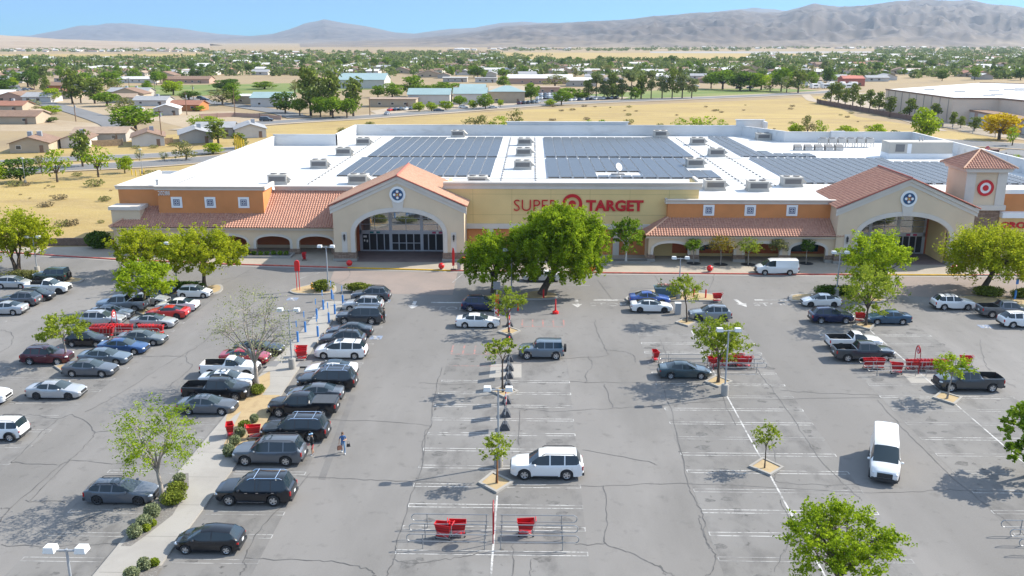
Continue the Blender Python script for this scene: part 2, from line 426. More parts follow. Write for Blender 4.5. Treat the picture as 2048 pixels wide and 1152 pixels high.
# sealed cracks
ck = MB()
CR = [((885, 735), (866, 800), (862, 850), (846, 880), (843, 930), (820, 1000), (795, 1080), (791, 1110), (772, 1152)),
      ((480, 843), (640, 840), (840, 848), (850, 870), (846, 930)), ((595, 952), (700, 958), (810, 963), (1010, 970), (1165, 972), (1400, 968), (1740, 985), (1900, 980), (2048, 985)),
      ((1208, 972), (1214, 1040), (1210, 1085), (1260, 1105), (1310, 1130), (1350, 1152)), ((1150, 1090), (1210, 1087)),
      ((1190, 640), (1195, 665), (1212, 700), (1208, 712), (1100, 718)), ((1212, 700), (1250, 704), (1268, 712), (1270, 725)),
      ((1176, 712), (1184, 730), (1172, 750), (1172, 765), (1140, 764), (900, 764)), ((1172, 765), (1320, 764)), ((1208, 768), (1226, 815)), ((1010, 812), (1100, 823), (1200, 818), (1310, 812), (1480, 800), (1800, 796)),
      ((1500, 720), (1530, 760), (1560, 800), (1600, 860), (1640, 920), (1700, 980), (1725, 1000)), ((1320, 680), (1332, 715), (1322, 760), (1345, 830), (1375, 960), (1385, 990), (1405, 1030), (1412, 1080), (1430, 1110), (1425, 1140), (1410, 1152)),
      ((1755, 800), (1800, 850), (1850, 900), (1900, 950), (1960, 1000), (2010, 1040), (2048, 1070)), ((1560, 780), (1620, 785), (1760, 790)), ((1960, 680), (1968, 720), (1985, 745), (2030, 775)),
      ((0, 840), (60, 830), (118, 838), (146, 830), (188, 860), (180, 880), (140, 920), (115, 935), (20, 1018), (0, 1042)), ((118, 838), (80, 868), (30, 920), (28, 925), (115, 930)), ((135, 920), (240, 928), (330, 930)), ((50, 1002), (130, 1004)), ((0, 1017), (20, 1018)), ((0, 1090), (100, 1093), (240, 1085)),
      ((188, 865), (300, 855)), ((140, 920), (60, 1000)), ((440, 650), (400, 690), (375, 705), (374, 722), (382, 735), (335, 775)), ((170, 825), (235, 790), (330, 730), (385, 700)), ((0, 660), (25, 668), (22, 690), (0, 705)), ((180, 722), (270, 714), (370, 712)),
      ((500, 540), (470, 556), (440, 570)), ((440, 560), (500, 550)), ((620, 945), (575, 1000), (520, 1060), (488, 1115), (492, 1130), (480, 1152)), ((487, 1117), (600, 1120), (680, 1125), (735, 1140), (750, 1152)),
      ((785, 1120), (830, 1125), (900, 1118), (960, 1105)), ((1025, 1085), (1026, 1152)), ((1040, 820), (1038, 890)), ((1165, 900), (1280, 920), (1315, 930)), ((1550, 1145), (1580, 1060), (1560, 1000)), ((560, 640), (570, 700)), ((1310, 552), (1330, 575), (1390, 585), (1450, 580)), ((1430, 545), (1425, 560), (1415, 590)), ((1600, 566), (1650, 568), (1800, 566)),
      ((1400, 1030), (1402, 1050), (1420, 1100)), ((1330, 1152), (1320, 1130)), ((700, 540), (690, 560), (600, 590)), ((1225, 600), (1195, 560)), ((930, 770), (840, 766)), ((1400, 690), (1440, 740), (1445, 790), (1470, 850)), ((1530, 850), (1545, 890), (1555, 940), (1560, 965), (1720, 970)), ((1060, 1152), (1062, 1120))]
random.seed(3)
for c in CR:
    pts = smooth_line([G(*p) for p in c], 7); L = len(pts)
    pts = [p + Vector((random.uniform(-.09, .09), random.uniform(-.13, .13), 0)) for p in pts]
    ribbon(pts, [random.uniform(.025, .085) for _ in pts], 0.013 + random.uniform(0, .003), ck)
tag(ck.build("pavement_cracks", M_crack), kind='structure')
# patched asphalt panels
pt = MB()
M_patch = layered("patched_asphalt", (0.135, 0.13, 0.126), [(0.5, (0.16, 0.156, 0.15), 0.42, 0.65, 0.9, None), (9, (0.19, 0.185, 0.18), 0.5, 0.75, 0.3, None)])
for q in (((1262, 575), (1345, 577), (1330, 592), (1256, 590)), ((700, 790), (712, 790), (650, 960), (636, 958))): pt.poly([tuple(G(*p).xy) for p in q], 0.0062)
for px, py, w in ((1215, 575, 18), (955, 862, 6), (1115, 1040, 12), (985, 1112, 9)): c = G(px, py); pt.lathe([(0.01, .0072), (w * .03, .0072)], (c.x, c.y, 0), 14)
tag(pt.build("asphalt_patches", M_patch), kind='structure')

# oil drips and tyre scuffs in the stalls
os_ = MB(); random.seed(8)
for xc, a, b in ROWS + [(-19, -21.6, -16.6), (-28, -30.6, -25.6)]:
    for k in range(64):
        x = random.choice((random.uniform(a + .8, a + 2.6), random.uniform(b - 2.6, b - .8), random.uniform(a, b))); y = random.uniform(44, 97); r = random.uniform(.08, .32) * random.choice((1, 1, 1.7)); n = 11
        os_.poly([(x + r * random.uniform(.6, 1.3) * math.cos(6.283 * i / n) * 1.3, y + r * random.uniform(.6, 1.2) * math.sin(6.283 * i / n)) for i in range(n)], 0.0085 + k * 2e-5)
tag(os_.build("oil_stains", layered("oil_stain", (0.10, 0.097, 0.094), [(3.0, (0.15, 0.146, 0.14), 0.4, 0.62, 1.0, None)])), kind='structure')
# walkway strip between the two left rows
WL = [(-25.55, 28), (-25.52, 59), (-25.35, 79), (-24.8, 87), (-24.6, 103)]
WR = [(-22.2, 103), (-22.15, 79), (-21.7, 60), (-22.05, 46), (-22.3, 28)]
tag(slab("walkway", WL + WR, 0.15, M_conc), kind='structure')
wj = MB()
for y in range(30, 103, 4): wj.bb((-25.3, y - .02, .152), (-22.25, y + .02, .153))
tag(wj.build("walkway_joints", mat("joint_dirt", (0.17, 0.16, 0.145), 0.9)), kind='structure')
def bed(px, m, name, z=0.155):
    b = MB(); b.poly([tuple(G(*p, .15).xy) for p in px], z); tag(b.build(name, m), kind='structure')
bed(((480, 775), (540, 742), (540, 770), (512, 805), (470, 830), (452, 848), (452, 835)), M_sand, "planting_bed")
bed(((500, 790), (560, 790), (530, 850), (498, 900), (450, 915), (447, 890)), M_sand, "planting_bed", .157)
bed(((357, 948), (377, 946), (378, 975), (345, 1030), (300, 1065), (262, 1092), (242, 1092)), M_dgravel, "planting_bed", .156)
bed(((262, 1140), (325, 1131), (305, 1160), (240, 1165)), M_dgravel, "planting_bed", .157)
grid_ = MB()
for px, py in ((580, 727), (799, 727)): pass
for q in (((540, 722), (563, 722), (552, 733), (528, 733)), ((602, 721), (625, 721), (618, 733), (592, 733))):
    grid_.poly([tuple(G(*p, .15).xy) for p in q], 0.158)
tag(grid_.build("kerb_ramp_mats", mat("tactile_mat", (0.16, 0.16, 0.16), 0.8)), kind='structure')

# store sidewalk with its painted kerb
SW = [(-64, 132), (-78, 130.6), (-86, 129.8), (-86, 128.0), (-78, 127.8), (-58.7, 123.6), (-44, 121.4), (-27.8, 119.9), (-11, 118.3), (8, 117.6), (42, 117.3), (62, 117.4), (75, 118), (130, 120), (130, 136), (-64, 136)]
tag(slab("sidewalk", SW, 0.15, M_tanconc), kind='structure')
kb = MB()
kl = SW[3:14]
def kerb(pts, m, w=.2, h=.16):
    pts = [Vector((p[0], p[1], 0)) for p in pts]; n = len(pts); vs = []
    for i, p in enumerate(pts):
        t = (pts[min(i + 1, n - 1)] - pts[max(i - 1, 0)]).normalized(); nn = Vector((-t.y, t.x, 0))
        for o, z in ((-.04, 0), (-.04, h), (w, h), (w, .1)): q = p + nn * o; vs.append((q.x, q.y, z))
    kb.add(vs, [(4 * i + a, 4 * i + 4 + a, 4 * i + 5 + a, 4 * i + 1 + a) for i in range(n - 1) for a in range(3)], m)
kerb([(-86, 128), (-78, 127.8), (-58.7, 123.6), (-44, 121.4), (-27.8, 119.9), (-25.3, 119.6)], 0)
kerb([(-25.3, 119.6), (-11, 118.3)], 1)
kerb([(-11, 118.3), (8, 117.6), (43, 117.3)], 0); kerb([(43, 117.3), (58.5, 117.4)], 1); kerb([(58.5, 117.4), (75, 118), (130, 120)], 0)
tag(kb.build("kerb", [M_kerbred, M_kerbyel]), kind='structure')
gt = MB(); ribbon([(p[0], p[1] - .3) for p in kl], 0.6, 0.009, gt)
tag(gt.build("gutter", M_conc), kind='structure')

# end-of-row islands
def island(px, name="traffic_island", m=None, red=None):
    poly = [tuple(G(*p).xy) for p in px]; c = Vector((sum(p[0] for p in poly) / len(poly), sum(p[1] for p in poly) / len(poly)))
    rim = smooth_line(poly + [poly[0]], 5)[:-1]
    o = slab(name, [(p.x, p.y) for p in rim], 0.16, M_conc); tag(o, kind='structure')
    inn = [(c.x + (p.x - c.x) * .93, c.y + (p.y - c.y) * .86) for p in rim]
    tag(MB().poly(inn, 0.17).build("island_soil", m or M_sand), kind='structure')
island(((578, 585), (592, 578), (650, 566), (672, 575), (662, 588), (600, 590)))
island(((380, 585), (432, 571), (446, 575), (438, 586), (400, 592), (310, 590), (300, 582)))
island(((20, 562), (60, 545), (160, 558), (166, 562), (150, 567), (90, 568)))
island(((1035, 592), (1060, 585), (1085, 583), (1112, 588), (1118, 594), (1100, 599), (1050, 600), (955, 600), (940, 594)))
island(((1250, 598), (1290, 582), (1395, 587), (1440, 594), (1436, 603), (1390, 603), (1270, 604)))
island(((1578, 598), (1592, 590), (1700, 588), (1768, 597), (1760, 606), (1690, 604), (1590, 604)))
island(((1880, 608), (1905, 596), (1985, 592), (2020, 598), (2000, 606), (1960, 610)))
island(((2005, 600), (2040, 594), (2090, 600), (2080, 610), (2030, 612)))

# roads beyond the store
def road(name, px, w, m=M_street, z=0.14, shoulder=None):
    pts = smooth_line([G(*p) for p in px], 6)
    if shoulder: tag(ribbon(pts, w + shoulder, z - .03).build(name + "_shoulder", M_road_sh), kind='structure')
    tag(ribbon(pts, w, z).build(name, m), kind='structure')
M_road_sh = layered("pale_road_shoulder", (0.36, 0.3, 0.23), [(0.1, (0.3, 0.24, 0.17), 0.4, 0.65, 0.8, None)])
road("street", ((-80, 362), (0, 346), (120, 337), (300, 328), (420, 318), (560, 305)), 10.5, shoulder=4)
road("street", ((-80, 336), (0, 326), (140, 318), (300, 312), (420, 303), (560, 290)), 9.0, shoulder=3)
road("back_road", ((380, 262), (480, 250), (560, 244), (700, 236), (800, 229), (900, 222), (1050, 211), (1200, 204), (1350, 198), (1500, 192), (1640, 185), (1700, 180)), 11, shoulder=9)
road("side_street", ((236, 262), (225, 247), (150, 222), (95, 208), (45, 192), (28, 183), (22, 170)), 10)
road("school_street", ((600, 236), (560, 225), (480, 212), (410, 203), (380, 195)), 10)
road("rear_street", ((1800, 277), (1900, 285), (1990, 290), (2090, 296)), 15, shoulder=4, z=0.16)
road("dirt_track", ((1610, 188), (1618, 196), (1632, 203), (1700, 214), (1800, 236), (1880, 262)), 5, M_road_sh, .06)
M_pale = layered("pale_bare_dirt", (0.34, 0.27, 0.185), [(0.03, (0.29, 0.22, 0.14), 0.4, 0.65, 0.9, None), (0.3, (0.38, 0.31, 0.22), 0.5, 0.7, 0.6, None)])
def area(name, px, m, z): sheet(name, [tuple(G(*p).xy) for p in px], z, m)
area("bare_lot", ((0, 262), (0, 248), (120, 240), (235, 250), (215, 262)), M_pale, -.050)
area("bare_lot", ((120, 185), (330, 190), (400, 215), (300, 245), (235, 240), (110, 205)), M_pale, -.045)
area("bare_lot", ((310, 240), (340, 224), (460, 222), (560, 238), (470, 250), (380, 258)), M_pale, -.040)
area("sports_field", ((240, 190), (250, 172), (600, 166), (780, 160), (800, 176), (580, 186), (380, 192)), M_lawn, .02)
area("dry_sports_field", ((235, 175), (260, 160), (600, 155), (800, 152), (800, 160), (600, 167), (300, 174)), M_desert, -.01)
area("park_lawn", ((1050, 199), (1160, 190), (1360, 178), (1560, 177), (1640, 181), (1500, 189), (1340, 196), (1200, 202), (1090, 207)), M_lawn, .02)
area("school_forecourt", ((740, 222), (860, 205), (1050, 200), (1260, 194), (1240, 201), (1060, 209), (900, 219), (760, 231)), M_road_sh, .05)
area("school_parking", ((1030, 210), (1090, 193), (1140, 188), (1240, 196), (1160, 204)), M_street, .09)
area("warehouse_yard", ((1640, 196), (1700, 186), (1780, 186), (1830, 222), (2060, 240), (2060, 282), (1950, 268), (1800, 236)), M_road_sh, .03)
area("valley_floor", ((-300, 124), (400, 121), (1000, 118), (1100, 126), (1500, 128), (1800, 126), (2400, 122), (2400, 108), (1000, 105), (-300, 110)), M_field, -.02)
area("dry_lake_strip", ((1300, 103), (1600, 103), (2300, 101), (2300, 104), (1600, 107), (1300, 106)), mat("grey_flat", (0.26, 0.24, 0.22), 0.9), .05)

# hills and mountains
def range_(name, prof, D, depth, m, seed, rough=0.18, foot=1.35, nx=260, ny=40):
    """ridge line read as (px, py) -> crest height at distance D; the slope runs down towards the viewer"""
    q_ = [GP(p[0], p[1], D) for p in prof]; xs = [p.x for p in q_]; hs = [max(2, p.z) for p in q_]
    b = MB(); vs = []; x0, x1 = xs[0], xs[-1]
    for j in range(ny + 1):
        t = j / ny
        for i in range(nx + 1):
            x = x0 + (x1 - x0) * i / nx; h = float(np.interp(x, xs, hs))
            y = D - depth * t * 1.0
            env = (1 - t) ** foot
            q = Vector((x * 0.0011, y * 0.0011, seed * 3.1))
            rid = 1 - abs(noise.noise(q * 1.3)) * 2
            r2 = 1 - abs(noise.noise(q * 3.1 + Vector((5, 1, 0)))) * 2
            r3 = (1 - abs(noise.noise(q * 7.0 + Vector((1, 9, 0)))) * 2) * .6 + noise.noise(q * 15.0) * .5
            amp = h * rough * (4 * t * (1 - t) + .06)
            z = h * env + amp * (rid * .9 + r2 * .7 + r3 * .6)
            if j == 0: z = h * (1 + .05 * noise.noise(Vector((x * .004, 0, seed))))
            if j == ny: z = -3
            vs.append((x * (y / D), y, max(z, -3)))
    fs = [(j * (nx + 1) + i, j * (nx + 1) + i + 1, (j + 1) * (nx + 1) + i + 1, (j + 1) * (nx + 1) + i) for j in range(ny) for i in range(nx)]
    b.add(vs, fs)
    vb = [(p[0] * 1.02, D + 400, -3) for p in vs[:nx + 1]]
    b.add(list(vs[:nx + 1]) + vb, [(i, nx + 1 + i, nx + 2 + i, i + 1) for i in range(nx)])
    o = b.build(name, m, smooth=40); return tag(o, kind='structure')
M_mtn = layered("rocky_mountain", (0.076, 0.06, 0.049), [(0.0016, (0.105, 0.087, 0.072), 0.42, 0.6, 1, None), (0.006, (0.055, 0.047, 0.041), 0.47, 0.62, 0.95, None), (0.02, (0.15, 0.13, 0.11), 0.55, 0.68, 0.5, None)], bump=1.0, bscale=0.012)
nt_ = M_mtn.node_tree; b_ = nt_.nodes["Principled BSDF"]; src_ = b_.inputs["Base Color"].links[0].from_socket      # tan scrub fans at the foot
g_ = nt_.nodes.new("ShaderNodeNewGeometry"); s_ = nt_.nodes.new("ShaderNodeSeparateXYZ"); nt_.links.new(g_.outputs["Position"], s_.inputs[0]); n_ = nt_.nodes.new("ShaderNodeTexNoise"); n_.inputs["Scale"].default_value = .004; nt_.links.new(g_.outputs["Position"], n_.inputs["Vector"])
a_ = nt_.nodes.new("ShaderNodeMath"); a_.operation = 'MULTIPLY_ADD'; a_.inputs[1].default_value = 130; nt_.links.new(n_.outputs["Fac"], a_.inputs[0]); nt_.links.new(s_.outputs["Z"], a_.inputs[2])
r_ = nt_.nodes.new("ShaderNodeMapRange"); r_.inputs["From Min"].default_value = 45; r_.inputs["From Max"].default_value = 115; nt_.links.new(a_.outputs[0], r_.inputs["Value"])
x_ = nt_.nodes.new("ShaderNodeMix"); x_.data_type = 'RGBA'; nt_.links.new(r_.outputs[0], x_.inputs["Factor"]); x_.inputs["A"].default_value = (.21, .165, .115, 1); nt_.links.new(src_, x_.inputs["B"]); nt_.links.new(x_.outputs["Result"], b_.inputs["Base Color"])
M_hill = layered("sandy_hill", (0.32, 0.25, 0.175), [(0.004, (0.27, 0.2, 0.135), 0.42, 0.62, 1, None)])
range_("mountains", ((-500, 70), (-200, 74), (0, 72), (60, 71), (110, 62), (155, 52), (190, 50), (240, 46), (275, 48), (310, 53), (355, 56), (400, 63), (440, 68), (500, 72), (600, 76), (720, 79), (900, 84)), 15000, 3800, M_mtn, 1, .10)
range_("mountains", ((250, 84), (400, 78), (500, 72), (545, 68), (580, 58), (610, 47), (648, 39), (690, 46), (735, 53), (790, 65), (830, 67), (880, 60), (950, 55), (1000, 46), (1040, 44), (1120, 46), (1200, 43), (1300, 50)), 13000, 4200, M_mtn, 2, .10)
range_("mountains", ((1380, 30), (1440, 22), (1480, 18), (1530, 17), (1570, 21), (1700, 30)), 14500, 1200, M_mtn, 5, .05)
range_("mountains", ((600, 86), (740, 80), (820, 77), (900, 70), (960, 62), (1010, 52), (1060, 50), (1100, 47), (1160, 44), (1220, 41), (1270, 38), (1305, 32), (1345, 30), (1400, 26), (1440, 24), (1480, 22), (1520, 26), (1560, 26), (1590, 18), (1630, 8), (1665, 13), (1710, 13), (1760, 8), (1800, 3), (1850, 0), (1900, 3), (1935, 0), (1980, 8), (2048, 16), (2150, 10), (2300, 25), (2500, 40)), 8200, 4200, M_mtn, 3, .19, foot=1.8, nx=460, ny=76)
range_("hills", ((-600, 60), (-200, 66), (0, 70), (60, 74), (120, 78), (200, 81), (300, 84), (420, 88)), 5200, 2600, M_hill, 4, .04)
# ================================================================ THE STORE
M_cream = mat("cream_stucco", (0.63, 0.495, 0.345), 0.85, var=0.05, scale=0.4, bump=0.15, bscale=18)
M_yellow = mat("yellow_stucco", (0.70, 0.50, 0.22), 0.85, var=0.05, scale=0.3, bump=0.15, bscale=18)
M_orange = mat("orange_stucco", (0.56, 0.215, 0.07), 0.85, var=0.08, scale=0.4, bump=0.15, bscale=18)
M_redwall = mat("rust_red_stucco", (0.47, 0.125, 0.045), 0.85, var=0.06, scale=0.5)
M_trim = mat("pale_trim_stucco", (0.58, 0.525, 0.46), 0.8, var=0.04, scale=0.6)
M_white = mat("white_paint", (0.74, 0.735, 0.72), 0.6, var=0.03, scale=0.5)
M_roofw = layered("white_roof_membrane", (0.60, 0.60, 0.59), [(0.05, (0.52, 0.52, 0.51), 0.42, 0.62, 0.9, None), (0.5, (0.36, 0.355, 0.34), 0.56, 0.74, 0.7, (0.3, 1.5, 1))], rough=0.6)
M_glass = mat("store_glass", (0.42, 0.43, 0.42), 0.03, metal=0.75)
M_blueglass = glass_mat("blue_glass", (0.03, 0.06, 0.075), 0.05)
M_alu = mat("aluminium_frame", (0.45, 0.47, 0.5), 0.4, metal=0.3)
M_dark = mat("dark_void", (0.02, 0.02, 0.022), 0.8)
M_signred = mat("sign_red", (0.52, 0.008, 0.014), 0.4)
M_signwhite = mat("sign_white", (0.75, 0.73, 0.7), 0.5)
M_navy = mat("medallion_blue", (0.02, 0.075, 0.165), 0.5)
M_tilepat = mat("pattern_navy", (0.07, 0.075, 0.16), 0.6)
M_gold = mat("medallion_gold", (0.6, 0.32, 0.05), 0.5)
M_metal = mat("galvanised_metal", (0.46, 0.455, 0.44), 0.45, metal=0.55, var=0.08, scale=1.5)
M_black = mat("black_metal", (0.02, 0.02, 0.022), 0.5)

def brick_mat(name, c1, c2, mortar, scale, bw=0.5, rh=0.25):
    m = bpy.data.materials.new(name); m.use_nodes = True; nt = m.node_tree; b = nt.nodes["Principled BSDF"]
    geo = nt.nodes.new("ShaderNodeNewGeometry"); mp = nt.nodes.new("ShaderNodeMapping"); mp.inputs["Rotation"].default_value = (R(90), 0, 0)
    sx = nt.nodes.new("ShaderNodeSeparateXYZ"); cx = nt.nodes.new("ShaderNodeCombineXYZ"); ad = nt.nodes.new("ShaderNodeMath"); ad.operation = 'ADD'
    nt.links.new(geo.outputs["Position"], sx.inputs[0]); nt.links.new(sx.outputs[0], ad.inputs[0]); nt.links.new(sx.outputs[1], ad.inputs[1])
    nt.links.new(ad.outputs[0], cx.inputs[0]); nt.links.new(sx.outputs[2], cx.inputs[1])
    t = nt.nodes.new("ShaderNodeTexBrick"); t.inputs["Scale"].default_value = scale
    t.inputs["Color1"].default_value = (*c1, 1); t.inputs["Color2"].default_value = (*c2, 1); t.inputs["Mortar"].default_value = (*mortar, 1)
    t.inputs["Brick Width"].default_value = bw; t.inputs["Row Height"].default_value = rh; t.inputs["Mortar Size"].default_value = 0.02; t.inputs["Bias"].default_value = -0.1
    nt.links.new(cx.outputs[0], t.inputs["Vector"])
    n = nt.nodes.new("ShaderNodeTexNoise"); n.inputs["Scale"].default_value = 3.0; nt.links.new(geo.outputs["Position"], n.inputs["Vector"])
    mx = nt.nodes.new("ShaderNodeMix"); mx.data_type = 'RGBA'; mx.blend_type = 'MULTIPLY'; mx.inputs["Factor"].default_value = 0.6
    rp = nt.nodes.new("ShaderNodeValToRGB"); rp.color_ramp.elements[0].position = .3; rp.color_ramp.elements[1].position = .7; rp.color_ramp.elements[0].color = (.55, .5, .5, 1); rp.color_ramp.elements[1].color = (1.2, 1.15, 1.1, 1)
    nt.links.new(n.outputs["Fac"], rp.inputs[0]); nt.links.new(t.outputs["Color"], mx.inputs["A"]); nt.links.new(rp.outputs[0], mx.inputs["B"])
    nt.links.new(mx.outputs["Result"], b.inputs["Base Color"]); b.inputs["Roughness"].default_value = 0.85
    return m
M_stone = brick_mat("stacked_stone", (0.23, 0.155, 0.11), (0.31, 0.225, 0.17), (0.12, 0.09, 0.07), 1.0, 0.75, 0.2)
def tile_mat(name, c1, c2):
    m = bpy.data.materials.new(name); m.use_nodes = True; nt = m.node_tree; b = nt.nodes["Principled BSDF"]
    at = nt.nodes.new("ShaderNodeNewGeometry"); n = nt.nodes.new("ShaderNodeTexNoise"); n.inputs["Scale"].default_value = 2.6; n.inputs["Detail"].default_value = 2
    nt.links.new(at.outputs["Position"], n.inputs["Vector"])
    rp = nt.nodes.new("ShaderNodeValToRGB"); rp.color_ramp.elements[0].position = .3; rp.color_ramp.elements[1].position = .72
    rp.color_ramp.elements[0].color = (*c1, 1); rp.color_ramp.elements[1].color = (*c2, 1)
    nt.links.new(n.outputs["Fac"], rp.inputs[0]); nt.links.new(rp.outputs[0], b.inputs["Base Color"]); b.inputs["Roughness"].default_value = 0.8
    return m
M_tile = tile_mat("terracotta_tile", (0.345, 0.165, 0.115), (0.465, 0.25, 0.17))
M_tile2 = tile_mat("faded_terracotta_tile", (0.445, 0.25, 0.16), (0.53, 0.32, 0.215))
M_ridge = mat("ridge_tile", (0.34, 0.10, 0.07), 0.8, var=0.15, scale=2)

store = thing("store_building", "big stucco store with tiled arcades, two arched gables and white flat roof", "store building", (0, 128, 0))
SP = store.location.copy()
def part(b, name, m, parent=None, smooth=0.0):
    o = b.build(name, m, smooth=smooth); o.parent = parent or store
    o.matrix_parent_inverse = Matrix.Identity(4)
    base = SP if parent is None else SP
    if parent is None: o.data.transform(Matrix.Translation(-SP))
    else: o.data.transform(Matrix.Translation(-SP))
    return o
def tile_roof(name, O, U, V, lu, lv, m, clips=(), parent=None, pitch=0.38, row=0.45):
    O, U, V = Vector(O), Vector(U).normalized(), Vector(V).normalized(); N = U.cross(V).normalized()
    if N.z < 0: N = -N
    nu = int(lu / pitch * 5); rows = int(lv / row) + 1
    vs = []; fs = []; vv = []
    for k in range(rows): vv += [(k * row, 0.05), (k * row + row * .98, 0.0)]
    vv = [(min(a, lv), h) for a, h in vv]
    for v, h in vv:
        for i in range(nu + 1):
            u = lu * i / nu; c = math.cos(2 * math.pi * u / pitch); hh = 0.055 * (1 if c > 0 else -1) * abs(c) ** .6
            vs.append(O + U * u + V * v + N * (hh + h + .05))
    for j in range(len(vv) - 1):
        for i in range(nu): fs.append((j * (nu + 1) + i, j * (nu + 1) + i + 1, (j + 1) * (nu + 1) + i + 1, (j + 1) * (nu + 1) + i))
    me = bpy.data.meshes.new(name); me.from_pydata([tuple(p) for p in vs], [], fs); me.materials.append(m)
    bm = bmesh.new(); bm.from_mesh(me)
    for co, no in clips: bmesh.ops.bisect_plane(bm, geom=bm.verts[:] + bm.edges[:] + bm.faces[:], plane_co=co, plane_no=no, clear_outer=True)
    bm.to_mesh(me); bm.free(); me.transform(Matrix.Translation(-SP))
    o = put(name, me, parent or store); return o
def arch_wall(mb, x0, x1, z0, z1, y0, y1, arches, mi=0, n=20):
    """wall slab in XZ with arched openings: (xc, width, spring, rise) springing from z0"""
    top = lambda x: z1
    xs = x0
    for xc, w, sp, ri in arches:
        a, b = xc - w / 2, xc + w / 2
        mb.bb((xs, y0, z0), (a, y1, z1), mi); xs = b
        pts = [(xc + w / 2 * -math.cos(math.pi * i / n), sp + ri * math.sin(math.pi * i / n) ** .85) for i in range(n + 1)]
        for i in range(n):
            (xa, za), (xb, zb) = pts[i], pts[i + 1]
            vs = [(xa, y0, za), (xb, y0, zb), (xb, y0, z1), (xa, y0, z1), (xa, y1, za), (xb, y1, zb), (xb, y1, z1), (xa, y1, z1)]
            mb.add(vs, [(0, 1, 2, 3), (7, 6, 5, 4), (0, 4, 5, 1), (3, 2, 6, 7)], mi)
    mb.bb((xs, y0, z0), (x1, y1, z1), mi)
def arch_trim(mb, xc, w, sp, ri, z0, y, tw=0.38, dp=0.06, n=20, mi=0):
    inn = [(xc - w / 2, z0)] + [(xc + w / 2 * -math.cos(math.pi * i / n), sp + ri * math.sin(math.pi * i / n) ** .85) for i in range(n + 1)] + [(xc + w / 2, z0)]
    w2 = w + 2 * tw
    out = [(xc - w2 / 2, z0)] + [(xc + w2 / 2 * -math.cos(math.pi * i / n), sp + (ri + tw) * math.sin(math.pi * i / n) ** .85) for i in range(n + 1)] + [(xc + w2 / 2, z0)]
    for i in range(len(inn) - 1):
        a, b, c, d = inn[i], inn[i + 1], out[i + 1], out[i]
        vs = [(p[0], y - dp, p[1]) for p in (a, b, c, d)] + [(p[0], y + .02, p[1]) for p in (a, b, c, d)]
        mb.add(vs, [(0, 1, 2, 3), (2, 6, 7, 3), (0, 4, 5, 1)], mi)
def cornice(mb, x0, x1, y, z, d=0.35, h=0.6, mi=0, ends=True):
    """stepped cornice band along a wall facing -Y whose face is at y; top at z"""
    prof = [(0, -h), (-.08, -h), (-.10, -h * .62), (-d * .7, -h * .25), (-d, -h * .2), (-d, 0), (.25, 0)]
    mb.prism([(y + p[0], z + p[1]) for p in prof], 'x', x0 - (d if ends else 0), x1 + (d if ends else 0), mi)

# main box: walls, roof deck, parapets
FP = [(-55.5, 134.5), (-9.3, 134.5), (-9.3, 128.35), (42.4, 128.35), (42.4, 134.5), (60.8, 134.5), (60.8, 128.15), (84, 128.15), (84, 203), (56, 203), (49.5, 216), (-42, 216), (-42, 194), (-55.5, 194)]
b = MB(); b.prism(FP, 'z', 0.0, 8.3); part(b, "wall", M_cream)
b = MB(); b.poly(FP, 8.4); part(b, "roof_deck", M_roofw)
pw = MB()
PAR = [((84, 130), (84, 203), 10.6), ((84, 203), (56, 203), 10.6), ((56, 203), (49.5, 216), 10.7), ((49.5, 216), (-42, 216), 10.8), ((-42, 216), (-42, 194), 10.8), ((-42, 194), (-55.5, 194), 10.7), ((-55.5, 194), (-55.5, 131.5), 10.3)]
for (x0, y0), (x1, y1), h in PAR:
    d = Vector((x1 - x0, y1 - y0)); L = d.length; a = math.atan2(d.y, d.x); c = ((x0 + x1) / 2, (y0 + y1) / 2, (8.2 + h) / 2)
    pw.box(c, (L + .3, .3, h - 8.2), a); pw.box((c[0], c[1], h + .05), (L + .5, .5, .12), a)
for x0, x1, y, h in ((-6, 22.6, 216.35, 11.5), (48.0, 54.4, 216.0, 12.1)): pw.bb((x0, y - .2, 8.3), (x1, y + .2, h)); pw.bb((x0 - .25, y - .4, h), (x1 + .25, y + .4, h + .18))
pw.bb((54.0, 216, 8.3), (54.4, 212, 12.0)); pw.bb((66.0, 202.2, 8.3), (69, 203, 10.9))
part(pw, "parapet", M_roofw)

# left front: orange block, corner wall, recessed wall
b = MB(); b.bb((-54.85, 129.5, 4.5), (-39.3, 134.4, 9.2)); b.bb((-61.3, 131.0, 0), (-55.4, 147, 9.0)); b.bb((-55.4, 131.0, 0), (-54.86, 134.4, 9.0)); part(b, "orange_wall", M_orange)
b = MB(); b.bb((-61.0, 131.3, 9.0), (-54.9, 147, 9.08)); b.bb((-54.6, 129.8, 9.2), (-39.6, 134.6, 9.3))
for q in ((-61.3, 131, -61.0, 147), (-61.3, 146.7, -55.6, 147)): b.bb((q[0], q[1], 9.08), (q[2], q[3], 9.5))
part(b, "roof_membrane", M_roofw)
b = MB(); cornice(b, -54.85, -39.3, 129.5, 9.75); cornice(b, -61.3, -55.2, 131.0, 9.6)
b.bb((-39.3, 129.5, 9.15), (-38.95, 134.4, 9.75)); b.bb((-61.65, 131, 9.0), (-61.3, 147, 9.6)); cornice(b, -38.9, -27.0, 134.5, 9.05, .3, .95, ends=False)
b.bb((-61.7, 128.0, 6.4), (-57.0, 131.0, 6.9)); part(b, "cornice", M_trim)
b = MB(); b.bb((-61.4, 128.2, 0), (-57.2, 131.0, 6.4)); part(b, "end_pier", M_cream)
